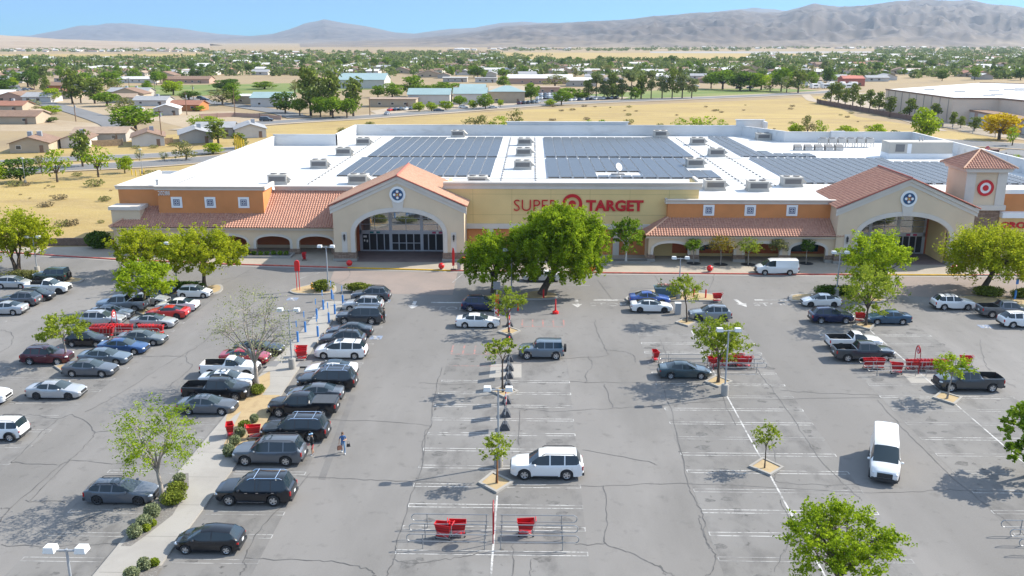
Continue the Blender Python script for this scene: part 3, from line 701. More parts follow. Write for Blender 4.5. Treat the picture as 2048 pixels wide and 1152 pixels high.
# left arcade
LA = [(-56.6, 4.95, 1.85, .95), (-50.3, 4.95, 1.85, .95), (-44.0, 4.95, 1.85, .95), (-37.7, 4.95, 1.85, .95), (-31.4, 4.95, 1.85, .95)]
b = MB(); arch_wall(b, -60.6, -27.8, 0.15, 4.05, 127.4, 127.9, LA); b.bb((-60.6, 127.9, 0.15), (-60.1, 131, 4.05)); part(b, "arcade", M_cream)
b = MB()
for a in LA: arch_trim(b, *a, 0.9, 127.4)
b.bb((-61.1, 127.05, 3.72), (-27.8, 127.4, 4.02)); part(b, "arch_trim", M_trim)
b = MB()
for x in (-47.15, -40.85, -34.55, -53.45, -59.5, -28.4): b.bb((x - .78, 127.28, .15), (x + .78, 127.97, .95))
part(b, "stone_base", M_stone)
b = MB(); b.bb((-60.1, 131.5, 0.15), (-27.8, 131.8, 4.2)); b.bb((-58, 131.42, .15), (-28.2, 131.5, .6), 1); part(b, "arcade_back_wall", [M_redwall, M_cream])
b = MB(); b.bb((-33.8, 131.4, 2.2), (-31.8, 131.48, 3.6)); b.bb((-46.4, 131.4, 2.0), (-42.0, 131.48, 3.6), 1); part(b, "menu_panel", [M_trim, M_cream])
sl = 0.54; ang = math.atan(sl); Vy = (0, math.cos(ang), math.sin(ang))
hipc = Vector((-61.3, 126.7, 4.15))
tile_roof("tile_roof", hipc, (1, 0, 0), Vy, 33.4, 9.3, M_tile, clips=[(hipc, (-1, 1, 0)), ((0, 134.45, 0), (0, 1, 0))])
tile_roof("tile_roof", hipc, (0, 1, 0), (math.cos(ang), 0, math.sin(ang)), 4.6, 7, M_tile, clips=[(hipc, (1, -1, 0))])
b = MB(); b.tube([hipc + Vector((0, 0, .12)), hipc + Vector((6.4, 6.4, 6.4 * sl + .12))], .13, 8); part(b, "hip_ridge", M_tile2)
b = MB(); b.bb((-61.3, 126.8, 3.98), (-27.9, 131.0, 4.08)); part(b, "arcade_soffit", M_cream)

# sign wall
b = MB(); b.bb((-12.3, 127.9, 4.7), (23.8, 128.3, 10.4)); b.bb((23.4, 128.3, 8.3), (23.8, 134, 10.4)); b.bb((-12.3, 128.3, 8.3), (-11.9, 134, 10.4)); part(b, "sign_wall", M_yellow)
b = MB(); cornice(b, -12.3, 23.8, 127.9, 10.75, .4, 1.0); b.bb((23.8, 127.9, 10.1), (24.2, 134, 10.75)); part(b, "cornice", M_trim)
b = MB(); b.bb((-12.0, 128.3, 8.4), (23.4, 128.5, 10.5)); b.bb((-12.4, 133.8, 8.4), (-6, 134, 10)); part(b, "parapet_back", M_roofw)
b = MB(); b.bb((-9.6, 127.6, 4.0), (19, 127.95, 4.7)); part(b, "belt_course", M_trim)
b = MB(); b.bb((-9.4, 127.99, 0.15), (16.5, 128.1, 4.0)); part(b, "lower_wall", M_orange)
b = MB()
for x in (-6, 0, 6.2, 12.2): b.bb((x - .45, 127.7, .15), (x + .45, 127.99, 4.0))
part(b, "pilaster", M_trim)
b = MB()
for z in (6.0, 9.0): b.bb((-9, 127.885, z - .015), (23.6, 127.9, z + .015))
for x in (-8.5, -2.9, 2.7, 8.3, 14, 19.6): b.bb((x - .015, 127.886, 4.8), (x + .015, 127.9, 9.7))
part(b, "wall_joint", mat("joint_ochre", (0.36, 0.27, 0.11), 0.9))  # joint lines in a darker ochre than the wall
def letters(s, x0, x1, z0, h, y, m, bold, parent=None, nm="sign_lettering"):
    me = text_mesh(s, 1.0, 0.08, bold); me.materials.append(m)
    xs = [v.co.x for v in me.vertices]; zs = [v.co.y for v in me.vertices]
    sx = (x1 - x0) / (max(xs) - min(xs)); sz = h / (max(zs) - min(zs))
    mx, mz = min(xs), min(zs)
    for v in me.vertices: v.co = Vector((x0 + (v.co.x - mx) * sx, y - v.co.z, z0 + (v.co.y - mz) * sz)) - SP
    return put(nm, me, store)
letters("SUPER", -2.6, 3.75, 6.6, 1.62, 127.8, M_signred, -0.012)
letters("TARGET", 7.75, 15.95, 6.6, 1.62, 127.8, M_signred, 0.038)
def bullseye(c, r, y, name="bullseye_emblem", ring=True):
    b = MB()
    def disc(r0, r1, d, mi):
        n = 40; vs = []; fs = []
        for k in range(n):
            a = 2 * math.pi * k / n
            for rr, yy in ((r0, y - d), (r1, y - d), (r1, y), (r0, y)): vs.append((c[0] + rr * math.cos(a), yy, c[1] + rr * math.sin(a)))
        for k in range(n):
            for q in range(4): fs.append((4 * k + q, 4 * k + (q + 1) % 4, 4 * ((k + 1) % n) + (q + 1) % 4, 4 * ((k + 1) % n) + q))
        b.add(vs, fs, mi)
    disc(r * .68, r, .14, 0); disc(0.001, r * .36, .14, 0)
    if ring: disc(r * .36, r * .68, .07, 1)
    return part(b, name, [M_signred, M_signwhite])
bullseye((5.78, 7.65), 1.42, 127.86, ring=False)

# right orange block and arcade
b = MB(); b.bb((19.3, 126.8, 3.9), (43, 128.02, 8.0)); part(b, "orange_wall", M_orange)
b = MB(); cornice(b, 19.3, 42.6, 126.8, 8.55, .35, .65); b.bb((18.95, 126.8, 7.9), (19.3, 128, 8.55)); part(b, "cornice", M_trim)
b = MB(); b.bb((19.3, 127.05, 8.0), (42.5, 128.02, 8.42)); part(b, "roof_membrane", M_roofw)
RA = [(19.55, 4.85, 1.85, .95), (25.95, 4.85, 1.85, .95), (32.35, 4.85, 1.85, .95), (38.75, 4.85, 1.85, .95)]
b = MB(); arch_wall(b, 16.4, 42.6, 0.15, 3.9, 124.0, 124.5, RA); b.bb((16.4, 124.5, .15), (16.9, 128, 3.9)); part(b, "arcade", M_cream)
b = MB()
for a in RA: arch_trim(b, *a, 1.0, 124.0)
b.bb((16.0, 123.65, 3.55), (42.5, 124.0, 3.85)); part(b, "arch_trim", M_trim)
b = MB(); c2 = MB()
for x, w in ((16.8, .5), (22.75, .8), (29.15, .8), (35.55, .8), (41.8, .62)):
    b.bb((x - w, 123.86, .55), (x + w, 124.57, 1.15)); c2.bb((x - w - .06, 123.76, .15), (x + w + .06, 124.62, .55))
part(b, "stone_base", M_stone); part(c2, "plinth", M_conc)
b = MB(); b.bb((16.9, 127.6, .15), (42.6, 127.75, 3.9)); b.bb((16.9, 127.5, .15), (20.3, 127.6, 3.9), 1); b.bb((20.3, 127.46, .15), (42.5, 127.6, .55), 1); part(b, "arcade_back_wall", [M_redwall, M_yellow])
b = MB(); b.bb((22.3, 127.4, 1.0), (25.0, 127.58, 3.6)); b.bb((25.1, 127.4, 1.2), (26.5, 127.58, 3.6)); b.bb((36.2, 127.38, 0.9), (41.2, 127.58, 3.6)); part(b, "shop_window", M_blueglass)
ro = Vector((15.9, 123.3, 3.95))
tile_roof("tile_roof", ro, (1, 0, 0), Vy, 27.4, 5.0, M_tile, clips=[(ro, (-1, 1, 0)), ((0, 126.85, 0), (0, 1, 0))])
tile_roof("tile_roof", ro, (0, 1, 0), (math.cos(ang), 0, math.sin(ang)), 4.7, 4.6, M_tile, clips=[(ro, (1, -1, 0)), ((19.35, 0, 0), (1, 0, 0))])
b = MB(); b.tube([ro + Vector((0, 0, .12)), ro + Vector((3.5, 3.5, 3.5 * sl + .12))], .13, 8); part(b, "hip_ridge", M_tile2)
b = MB(); b.bb((16.0, 123.4, 3.8), (42.6, 128, 3.88)); part(b, "arcade_soffit", M_cream)
def deco(x, z, y, s=1.12):
    b = MB(); b.bb((x - s, y - .1, z - s), (x + s, y, z + s), 0)
    def ring(a, w, mi=1):
        for q in ((-a, -a, a, -a + w), (-a, a - w, a, a), (-a, -a + w, -a + w, a - w), (a - w, -a + w, a, a - w)): b.bb((x + q[0], y - .13, z + q[1]), (x + q[2], y - .1, z + q[3]), mi)
    ring(s * .58, .09); ring(s * .36, .06)
    for dx in (-.17, .17):
        for dz in (-.17, .17): b.bb((x + dx - .1, y - .13, z + dz - .1), (x + dx + .1, y - .1, z + dz + .1), 1)
    b.bb((x - .05, y - .14, z - .05), (x + .05, y - .1, z + .05), 1)
    part(b, "square_medallion", [M_white, M_tilepat])
for x in (-52.1, -47.15, -42.2): deco(x, 7.35, 129.5, .8)
for x in (25.1, 30.95, 36.85): deco(x, 7.0, 126.8, .78)
letters("20288", -54.7, -53.0, 8.4, .62, 129.42, M_signwhite, -0.012, nm="address_number")

# arched gable entries
def gable(xc, y, hw, eave, apex, yb, arch, mt, doorx, dy, side_m):
    b = MB(); xw, sp, ri, n = arch[0], arch[1], arch[2], 28
    pts = [(xc - xw / 2 * math.cos(math.pi * i / n), sp + ri * math.sin(math.pi * i / n) ** .9) for i in range(n + 1)]
    ztop = lambda x: eave + (apex - eave) * (1 - abs(x - xc) / hw) - .02
    xs = [xc - hw, xc - xw / 2] + [p[0] for p in pts[1:-1]] + [xc + xw / 2, xc + hw]
    def col(xa, xb, za, zb):
        vs = [(xa, y, za), (xb, y, zb), (xb, y, ztop(xb)), (xa, y, ztop(xa)), (xa, y + .8, za), (xb, y + .8, zb), (xb, y + .8, ztop(xb)), (xa, y + .8, ztop(xa))]
        b.add(vs, [(0, 1, 2, 3), (7, 6, 5, 4), (0, 4, 5, 1), (3, 2, 6, 7), (0, 3, 7, 4), (1, 5, 6, 2)])
    col(xc - hw, xc - xw / 2, .15, .15); col(xc + xw / 2, xc + hw, .15, .15)
    for i in range(n):
        col(pts[i][0], pts[i + 1][0], pts[i][1], pts[i + 1][1])
    # side walls back to the store
    b.bb((xc - hw, y + .8, .15), (xc - hw + .5, yb, eave - .1)); b.bb((xc + hw - .5, y + .8, .15), (xc + hw, yb, eave - .1))
    w = part(b, "entry_gable", M_cream)
    # trims: arch band, raking band, keystone, medallion
    t = MB(); arch_trim(t, xc, xw, sp, ri, 1.35, y, .62, .1, 28)
    for sgn in (-1, 1):
        a_, c_ = Vector((xc + sgn * (hw + .35), 0, eave - .35)), Vector((xc, 0, apex - .02))
        dn = Vector((0, 0, -.95))
        vs = []
        for yy, o in ((y - .3, 0), (y - .3, .45), (y - .1, .5), (y - .1, 1.0), (y + .05, 1.0), (y + .05, 0)):
            vs += [tuple(a_ + Vector((0, yy, -o))), tuple(c_ + Vector((0, yy, -o)))]
        t.add(vs, [(2 * i, 2 * i + 1, (2 * i + 3) % 12, (2 * i + 2) % 12) for i in range(6)] + [(0, 2, 4, 6, 8, 10), (11, 9, 7, 5, 3, 1)])
    kz = sp + ri
    t.prism([(xc - .55, kz + .05), (xc + .55, kz + .05), (xc + .85, kz + 1.6), (xc - .85, kz + 1.6)], 'y', y - .16, y + .01)
    for sgn in (-1, 1):
        xx = xc + sgn * (xw / 2 + 1.5); t.bb((xx - .38, y - .07, 1.4), (xx + .38, y + .01, 4.3))
    part(t, "gable_trim", M_trim)
    md = MB()
    def disc(r, yy, mi, n=32): md.prism([(xc + r * math.cos(2 * math.pi * k / n), kz + 2.45 + r * math.sin(2 * math.pi * k / n)) for k in range(n)], 'y', yy, y, mi)
    disc(1.12, y - .2, 0); disc(.8, y - .26, 1)
    for k in range(4):
        a = k * math.pi / 2; cx, cz = xc + .43 * math.cos(a), kz + 2.45 + .43 * math.sin(a)
        md.prism([(cx + .19 * math.cos(q * math.pi / 4 ), cz + .19 * math.sin(q * math.pi / 4)) for q in range(8)], 'y', y - .3, y - .25, 2)
        a += math.pi / 4; cx, cz = xc + .3 * math.cos(a), kz + 2.45 + .3 * math.sin(a)
        md.prism([(cx + .1 * math.cos(q * math.pi / 4), cz + .1 * math.sin(q * math.pi / 4)) for q in range(8)], 'y', y - .31, y - .25, 4)
    md.prism([(xc + .16 * math.cos(q * math.pi / 4), kz + 2.45 + .16 * math.sin(q * math.pi / 4)) for q in range(8)], 'y', y - .32, y - .25, 3)
    part(md, "round_medallion", [M_white, M_navy, M_white, M_gold, M_ridge])
    st = MB(); pl = MB()
    for sgn in (-1, 1):
        xa, xb = xc + sgn * hw, xc + sgn * xw / 2; lo, hi = min(xa, xb), max(xa, xb)
        st.bb((lo - .1, y - .12, .5), (hi + .06, y + .95, 1.4)); pl.bb((lo - .2, y - .25, .15), (hi + .15, y + 1.05, .5))
    part(st, "stone_base", M_stone); part(pl, "plinth", M_conc)
    ln = MB()
    for sgn in (-1, 1):
        xx = xc + sgn * (xw / 2 + 1.5)
        ln.bb((xx - .1, y - .3, 3.25), (xx + .1, y - .1, 3.75)); ln.prism([(xx - .16, 3.75), (xx + .16, 3.75), (xx, 4.05)], 'y', y - .33, y - .07); ln.bb((xx - .03, y - .2, 3.0), (xx + .03, y - .05, 3.25))
    part(ln, "wall_lantern", M_black)
    # roof
    th = math.atan2(apex - eave, hw); ls = (hw + .5) / math.cos(th); ez = eave - .5 * math.tan(th)
    tile_roof("tile_roof", (xc - hw - .5, y - .45, ez), (0, 1, 0), (math.cos(th), 0, math.sin(th)), yb - y + .45, ls, mt)
    tile_roof("tile_roof", (xc + hw + .5, y - .45, ez), (0, 1, 0), (-math.cos(th), 0, math.sin(th)), yb - y + .45, ls, mt)
    bk = MB(); bk.prism([(xc - hw, 8.2), (xc + hw, 8.2), (xc + hw, eave - .05), (xc, apex - .05), (xc - hw, eave - .05)], 'y', yb - .3, yb - .1); part(bk, "gable_back", M_cream)
    rg = MB(); rg.tube([(xc, y - .45, apex + .1), (xc, yb, apex + .1)], .14, 8)
    for sgn in (-1, 1): rg.tube([(xc + sgn * (hw + .5), y - .45, ez + .04), (xc, y - .45, apex + .06)], .1, 6)
    part(rg, "ridge_tiles", M_ridge)
    # entrance: back wall, doors, glazing
    yd = dy
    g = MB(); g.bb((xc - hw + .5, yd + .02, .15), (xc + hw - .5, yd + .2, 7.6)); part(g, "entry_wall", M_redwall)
    fr = MB(); gl = MB(); dr = MB(); x0, x1 = doorx
    fr.bb((x0, yd - .08, 2.75), (x1, yd + .02, 3.3)); fr.bb((x0, yd - .08, .15), (x0 + .3, yd + .02, 6.0)); fr.bb((x1 - .3, yd - .08, .15), (x1, yd + .02, 6.0)); fr.bb((x0, yd - .08, 5.95), (x1, yd + .02, 6.1))
    for i in range(1, 3): xx = x0 + (x1 - x0) * i / 3; fr.bb((xx - .22, yd - .12, .15), (xx + .22, yd + .02, 6.0))
    for i in range(1, 6, 2): xx = x0 + (x1 - x0) * i / 6; fr.bb((xx - .04, yd - .1, 3.3), (xx + .04, yd + .02, 5.95))
    for z in (4.2, 5.1): fr.bb((x0, yd - .1, z - .04), (x1, yd + .02, z + .04))
    nd = 12
    for i in range(nd + 1):
        xx = x0 + .35 + (x1 - x0 - .7) * i / nd; fr.bb((xx - .07, yd - .09, .15), (xx + .07, yd + .02, 2.75))
    xm0, xm1 = x0 + (x1 - x0) / 3, x0 + 2 * (x1 - x0) / 3; fr.bb((xm0, yd - .1, 1.35), (xm1, yd + .02, 1.45)); fr.bb((x0, yd - .09, .15), (x1, yd + .02, .35))
    part(fr, "door_frame", M_alu)
    gl.bb((x0, yd - .05, 3.3), (x1, yd + .01, 5.95)); part(gl, "entry_window", M_glass)
    dr.bb((x0, yd - .04, .15), (x1, yd + .01, 2.75)); part(dr, "entry_door", M_dark)
    ps = MB(); wx = x0 + (x1 - x0) / 6
    ps.bb((wx - .75, yd - .16, 2.85), (wx - .22, yd - .08, 3.12), 0); ps.bb((wx + .22, yd - .16, 2.85), (wx + .75, yd - .08, 3.12), 0); ps.bb((wx - .15, yd - .17, 2.83), (wx + .15, yd - .08, 3.15), 1)
    wx = x1 - (x1 - x0) / 6
    ps.bb((wx - .75, yd - .16, 2.85), (wx - .22, yd - .08, 3.12), 2); ps.bb((wx + .22, yd - .16, 2.85), (wx + .75, yd - .08, 3.12), 2); ps.bb((wx - .15, yd - .17, 2.83), (wx + .15, yd - .08, 3.15), 1)
    for q in ((.55, 2.2, .5, .3), (.6, 1.6, .2, .3), (1.0, 1.5, .2, .35)): ps.bb((x0 + q[0], yd - .06, q[1]), (x0 + q[0] + q[2], yd - .04, q[1] + q[3]), 1)
    part(ps, "door_notice", [mat("notice_teal", (0.03, 0.2, 0.2), .5), M_signwhite, mat("notice_pink", (0.5, .05, .12), .5)])
    sd = MB(); sd.bb((x0 - .5, y + .8, .15), (x0 - .3, yd, 7.6)); sd.bb((x1 + .3, y + .8, .15), (x1 + .5, yd, 7.6), 1)
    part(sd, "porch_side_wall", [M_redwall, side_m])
    fl = MB(); fl.bb((xc - hw + .3, y - .6, .152), (xc + hw - .3, yd, .157)); part(fl, "porch_floor", mat("porch_paving", (0.16, 0.12, 0.11), .8, var=.15, scale=.7))
gable(-18.65, 123.4, 9.2, 8.25, 12.25, 135.6, (12.4, 3.9, 3.3), M_tile2, (-25.4, -11.6), 129.6, M_redwall)
gable(51.6, 123.4, 9.3, 8.2, 12.15, 135.4, (12.6, 3.6, 3.3), M_tile, (45.2, 57.2), 129.6, M_yellow)
# tower
b = MB(); b.bb((60.6, 126.6, 7.9), (66.2, 132.4, 12.7)); part(b, "tower", M_cream)
b = MB(); b.bb((60.9, 126.8, .15), (66.0, 132.2, 7.2)); part(b, "tower_stone_base", M_stone)
b = MB(); b.bb((60.4, 126.35, 7.2), (66.5, 132.6, 7.9)); b.prism([(60.3, 12.6), (66.5, 12.6), (66.8, 13.1), (60.0, 13.1)], 'y', 126.0, 132.8)
b.bb((60.6, 126.45, 7.9), (61.9, 126.6, 12.6)); b.bb((64.9, 126.45, 7.9), (66.2, 126.6, 12.6)); part(b, "tower_cornice", M_trim)
bullseye((63.4, 10.35), 1.13, 126.58)
tc = Vector((63.4, 129.5, 13.1)); hw = 3.75
for (u, v) in (((1, 0, 0), (0, 1, 0)), ((0, 1, 0), (-1, 0, 0)), ((-1, 0, 0), (0, -1, 0)), ((0, -1, 0), (1, 0, 0))):
    U, V = Vector(u), Vector(v); h = 2.15; O = tc - U * hw - V * hw
    c1 = (O, (-U + V)); c2_ = (O + U * 2 * hw, (U + V))
    tile_roof("tile_roof", O, U, V * hw + Vector((0, 0, h)), 2 * hw, math.hypot(hw, h), M_tile, clips=[c1, c2_])
b = MB()
for sx in (-1, 1):
    for sy in (-1, 1): b.tube([tc + Vector((sx * hw, sy * hw, .1)), tc + Vector((0, 0, 2.3))], .13, 8)
part(b, "hip_ridge", M_tile2)
# wing right of the tower
b = MB(); b.bb((66.0, 127.4, 6.9), (90, 128.1, 9.4)); part(b, "orange_wall", M_orange)
b = MB(); b.bb((66.0, 127.3, 9.4), (90, 128.5, 10.0)); b.bb((66.0, 125.9, 6.2), (90, 127.4, 6.9)); part(b, "canopy_band", M_white)
b = MB(); b.bb((66.0, 126.6, .15), (90, 127.4, 6.2)); part(b, "lower_wall", M_yellow)
letters("GROCERY", 66.2, 73.9, 4.62, .92, 126.5, M_signred, 0.035)

# low planter walls and paving along the front
def planter(x0, x1, y0, y1, label, m):
    t = thing("kerb_planter", label, "planter", ((x0 + x1) / 2, (y0 + y1) / 2, .15))
    b = MB(); cx, cy = t.location.x, t.location.y
    for q in ((x0, y0, x1, y0 + .25), (x0, y1 - .25, x1, y1), (x0, y0 + .25, x0 + .25, y1 - .25), (x1 - .25, y0 + .25, x1, y1 - .25)): b.bb((q[0] - cx, q[1] - cy, 0), (q[2] - cx, q[3] - cy, .3))
    b.build("kerb", M_conc, t); b = MB(); b.bb((x0 + .25 - cx, y0 + .25 - cy, 0), (x1 - .25 - cx, y1 - .25 - cy, .2)); b.build("soil", m, t)
planter(-47.5, -34.5, 124.6, 127.1, "long low concrete planter in front of the left arcade arches", M_dgravel)
planter(3.5, 16.5, 122.6, 124.6, "low concrete planter beside the first pillar of the right arcade", M_dgravel)

# rooftop plant
M_hv = mat("hvac_beige", (0.42, 0.40, 0.36), 0.6, var=0.06, scale=1)
M_hvd = mat("hvac_grille", (0.16, 0.155, 0.15), 0.6)
def hvac_meshes():
    w, d, h = 3.0, 2.2, 1.45
    a = MB(); a.bb((-w / 2, -d / 2, .25), (w / 2, d / 2, h)); a.bb((-w / 2 - .06, -d / 2 - .06, h), (w / 2 + .06, d / 2 + .06, h + .08))
    f = MB()
    for x in (-.75, .75): f.lathe([(.5, 0), (.5, .14), (.3, .16), (.02, .16)], (x, 0, h + .08), 14)
    g = MB(); g.bb((-w / 2 + .25, -d / 2 - .02, .5), (w / 2 - .25, -d / 2 + .02, h - .2))
    for i in range(6): z = .6 + i * .12; g.bb((-w / 2 + .25, -d / 2 - .05, z), (w / 2 - .25, -d / 2 - .02, z + .03))
    c = MB(); c.bb((-w / 2 - .1, -d / 2 - .1, 0), (w / 2 + .1, d / 2 + .1, .25))
    hd = MB(); hd.add([(w / 2, -.8, .5), (w / 2, .8, .5), (w / 2 + .75, .8, .7), (w / 2 + .75, -.8, .7), (w / 2, -.8, 1.35), (w / 2, .8, 1.35)], [(0, 3, 2, 1), (0, 4, 3), (1, 2, 5), (4, 5, 2, 3)])
    return [("cabinet", a.mesh("cabinet", M_hv)), ("fan", f.mesh("fan", M_hvd, 30)), ("grille", g.mesh("grille", M_hvd)), ("roof_curb", c.mesh("roof_curb", M_hv)), ("intake_hood", hd.mesh("intake_hood", M_hv))]
HVM = hvac_meshes()
hv = [((-17.4, 212.4), "behind the notch of the left solar array"), ((-36.5, 195.5), "farthest of the line left of the left solar array"), ((-37, 177.2), "third of the line left of the left solar array"), ((-37.6, 158.8), "second of the line left of the left solar array"), ((-40, 140.8), "at the front roof edge above the left orange wall"),
      ((-1.7, 195.4), "farthest in the strip between the two big arrays"), ((-1.7, 177.3), "middle one in the strip between the two big arrays"), ((-1.7, 158.4), "nearest in the strip between the two big arrays"), ((35.7, 197.1), "farthest right of the middle array"), ((35.9, 177.4), "second in the line right of the middle array"),
      ((29.0, 161.6), "in the notch of the middle array"), ((29.9, 213.2), "against the back parapet behind the middle array"), ((52.3, 207.4), "in the back corner by the tall parapet piece"), ((40.2, 140.0), "beside the front edge of the right array"), ((33.9, 135.6), "tall one behind the right orange wall"), ((27.6, 136.4), "behind the end of the sign parapet"), ((-27.4, 141), "behind the slope of the left gable roof"), ((-8.5, 139.5), "low one behind the left end of the sign parapet")]
for (x, y), w in hv:
    t = thing("rooftop_unit", "beige rooftop air-conditioning unit, " + w, "air conditioner", (x, y, 8.4), 0, "air-conditioning units on the store roof")
    for n, me in HVM: put(n, me, t)
# solar arrays
M_pv = glass_mat("solar_cells", (0.080, 0.091, 0.102), 0.35, 0.35)
M_pvf = mat("panel_frame", (0.55, 0.57, 0.6), 0.4, metal=0.5)
def solar(label, rects, tilt=0.0, fs=0.11, colw=2.05, rowh=1.05, gapcol=0.19):
    t = thing("solar_array", label, "solar array", (rects[0][0], rects[0][1], 8.4))
    ox, oy = rects[0][0], rects[0][1]
    nrow = 0
    for x0, x1, y0, y1 in rects:
        n = max(1, round((x1 - x0) / colw)); cw = (x1 - x0) / n
        for i in range(n):
            b = MB(); xa, xb = x0 + i * cw + gapcol / 2 - ox, x0 + (i + 1) * cw - gapcol / 2 - ox
            m = max(1, round((y1 - y0) / rowh)); rh = (y1 - y0) / m
            for j in range(m):
                ya, yb = y0 + j * rh + fs / 2 - oy, y0 + (j + 1) * rh - fs / 2 - oy; zz = .25 + tilt * rh
                b.add([(xa, ya, .25), (xb, ya, .25), (xb, yb, zz), (xa, yb, zz), (xa, ya, .2), (xb, ya, .2), (xb, yb, zz - .05), (xa, yb, zz - .05)], [(0, 1, 2, 3), (0, 4, 5, 1), (1, 5, 6, 2), (2, 6, 7, 3), (3, 7, 4, 0)], 0)
                if tilt: b.bb((xa, yb - .05, .0), (xb, yb, zz), 1)
                elif 0: pass
            b.bb((xa, y0 - oy, .02), (xa + .06, y1 - oy, .2), 1); b.bb((xb - .06, y0 - oy, .02), (xb, y1 - oy, .2), 1)
            b.build("panel_row", [M_pv, M_pvf], t); nrow += 1
solar("dark blue solar array behind the left gable, rear block with a notch", [(-32, -19.6, 174.2, 210.5), (-19.6, -15, 174.2, 206), (-15, -6.7, 174.2, 210.8)])
solar("dark blue solar array behind the left gable, front block", [(-32.6, -6.8, 148.6, 172.4)])
solar("dark blue solar array behind the red sign letters, rear block", [(2.5, 31.2, 174.6, 210.5)])
solar("dark blue solar array behind the red sign letters, front block around the satellite dish", [(2.5, 10.8, 147.4, 172.4), (10.8, 18.4, 154.5, 172.4), (10.8, 18.4, 147.4, 149.6), (18.4, 27, 147.4, 172.4), (27, 31, 147.4, 156), (27, 30.5, 163, 172.4)])
solar("greyer solar array near the back corner parapet, long narrow block", [(40.6, 45.2, 175.6, 212), (45.2, 47.5, 175.6, 184), (47.5, 55, 175.6, 180)], .10, .42, colw=1.7, gapcol=.34)
solar("greyer solar array sloping in rows behind the right gable and tower", [(41.2, 66.5, 142, 173), (66.5, 76.5, 142, 168), (76.5, 80, 142, 152)], .10, .42, colw=1.7, gapcol=.34)
t = thing("roof_plant_room", "long beige plant enclosure on the right part of the white roof", "plant room", (74.2, 176.5, 8.4))
b = MB(); b.bb((-6, -2, 0), (6, 2, 3.1)); b.build("casing", mat("plant_beige", (0.46, 0.42, 0.36), .7, var=.04, scale=.6), t)
b = MB(); b.bb((-6.06, -2.06, 0), (6.06, 2.06, .95)); b.build("base", M_white, t); b = MB(); b.bb((-4.8, -2.05, 1.3), (-3.1, -2, 2.7)); b.build("louvre", M_hvd, t); b = MB(); b.bb((-2.6, -2.06, 1.0), (-1.8, -2, 2.8)); b.build("door", M_white, t)
b = MB(); [b.cyl((x, 0, 3.1), (x, 0, 4.0), .12) for x in (.4, 1.0)]; b.build("vent_pipe", M_metal, t)
for k in range(6):
    t = thing("condenser_fan", "grey condenser with fan on legs, in the back right row on the roof", "condenser", (61.5 + k * 1.95, 193.5, 8.4), 0, "condensers in the back row on the roof")
    b = MB(); b.bb((-.8, -.8, .9), (.8, .8, 1.9)); b.build("casing", M_metal, t); b = MB(); b.lathe([(.7, 0), (.7, .15), (.02, .18)], (0, 0, 1.9), 14); b.build("fan", M_hvd, t)
    for sx in (-.7, .7):
        for sy in (-.7, .7): b = MB(); b.bb((sx - .06, sy - .06, 0), (sx + .06, sy + .06, .9)); b.build("leg", M_metal, t)
for k in range(5):
    t = thing("condenser_coil", "flat tilted condenser coil in the front row on the right roof", "condenser", (54.6 + k * 2.1, 187.5, 8.4), 0, "condenser coils in the front row on the roof")
    b = MB(); b.box((0, 0, .9), (1.5, 1.3, .18), mtx=Matrix.Rotation(R(18), 3, 'X')); b.build("coil", M_hvd, t); b = MB(); b.bb((-.75, -.7, 0), (.75, -.6, .7)); b.bb((-.75, .6, 0), (.75, .7, 1.1)); b.build("stand", M_metal, t)
t = thing("satellite_dish", "white satellite dish on the roof in the gap of the solar array", "satellite dish", (14.6, 152, 8.4))
b = MB(); b.lathe([(.02, -.22), (.5, -.15), (.95, .08), (.98, .1), (.93, .1), (.48, -.1), (.02, -.16)], (0, 0, 0), 20); o = b.build("dish", M_white, t, 30); o.location = (0, 0, 1.3); o.rotation_euler = (R(65), 0, R(40)); o.scale = (.7, .7, .7)
b = MB(); b.cyl((0, .15, 0), (0, .15, 1.4), .07); b.cyl((0, 0, 1.3), (.9, -.9, 1.3), .03); b.build("mast", M_metal, t); b = MB(); b.bb((-1.2, -.5, 0), (1.0, .8, .12)); b.build("ballast", M_hvd, t)
cd = MB()
for x in (-35.2, -5.0, 0.6, 33.2, 37.8):
    cd.tube([(x, 140, 8.55), (x, 212, 8.55)], .04, 5)
    for k in range(30): cd.bb((x - .14, 140 + k * 2.4, 8.4), (x + .14, 140.35 + k * 2.4, 8.5))
for y in (146.2, 173.4): cd.tube([(-35, y, 8.52), (40, y, 8.52)], .035, 5)
part(cd, "roof_conduit", M_hvd)
# left retaining wall with fence
t = thing("retaining_wall", "brown retaining wall running into shade left of the store", "wall", (-70, 133, 0))
wl = [(-90, 132.6), (-62.2, 131.6)]
b = MB(); b.prism([(-20, 0), (0, 0), (8, 0), (8, 1.1), (0, 1.15), (-20, .95)], 'y', -.2, .2); b.build("wall_face", brick_mat("brown_block", (.19, .13, .095), (.22, .15, .11), (.13, .09, .07), 1.0, .4, .2), t)
# ================================================================ VEHICLES
M_cglass = glass_mat("car_glass", (0.016, 0.028, 0.037), 0.03, 0.6)
M_tyre = mat("tyre_rubber", (0.018, 0.018, 0.019), 0.8)
M_rim = mat("alloy_rim", (0.55, 0.56, 0.58), 0.3, metal=0.8)
M_rimd = mat("dark_rim", (0.06, 0.06, 0.065), 0.35, metal=0.6)
M_under = mat("underbody", (0.012, 0.012, 0.013), 0.8)
M_plastic = mat("black_trim", (0.025, 0.026, 0.028), 0.5)
M_head = mat("headlamp_lens", (0.62, 0.64, 0.66), 0.12, spec=0.8)
M_tail = mat("tail_lamp", (0.42, 0.012, 0.012), 0.2)
M_plate = mat("number_plate", (0.65, 0.66, 0.66), 0.5)
M_chrome = mat("chrome", (0.7, 0.7, 0.72), 0.15, metal=1.0)
M_amber = mat("amber_lens", (0.7, 0.28, 0.03), 0.3)
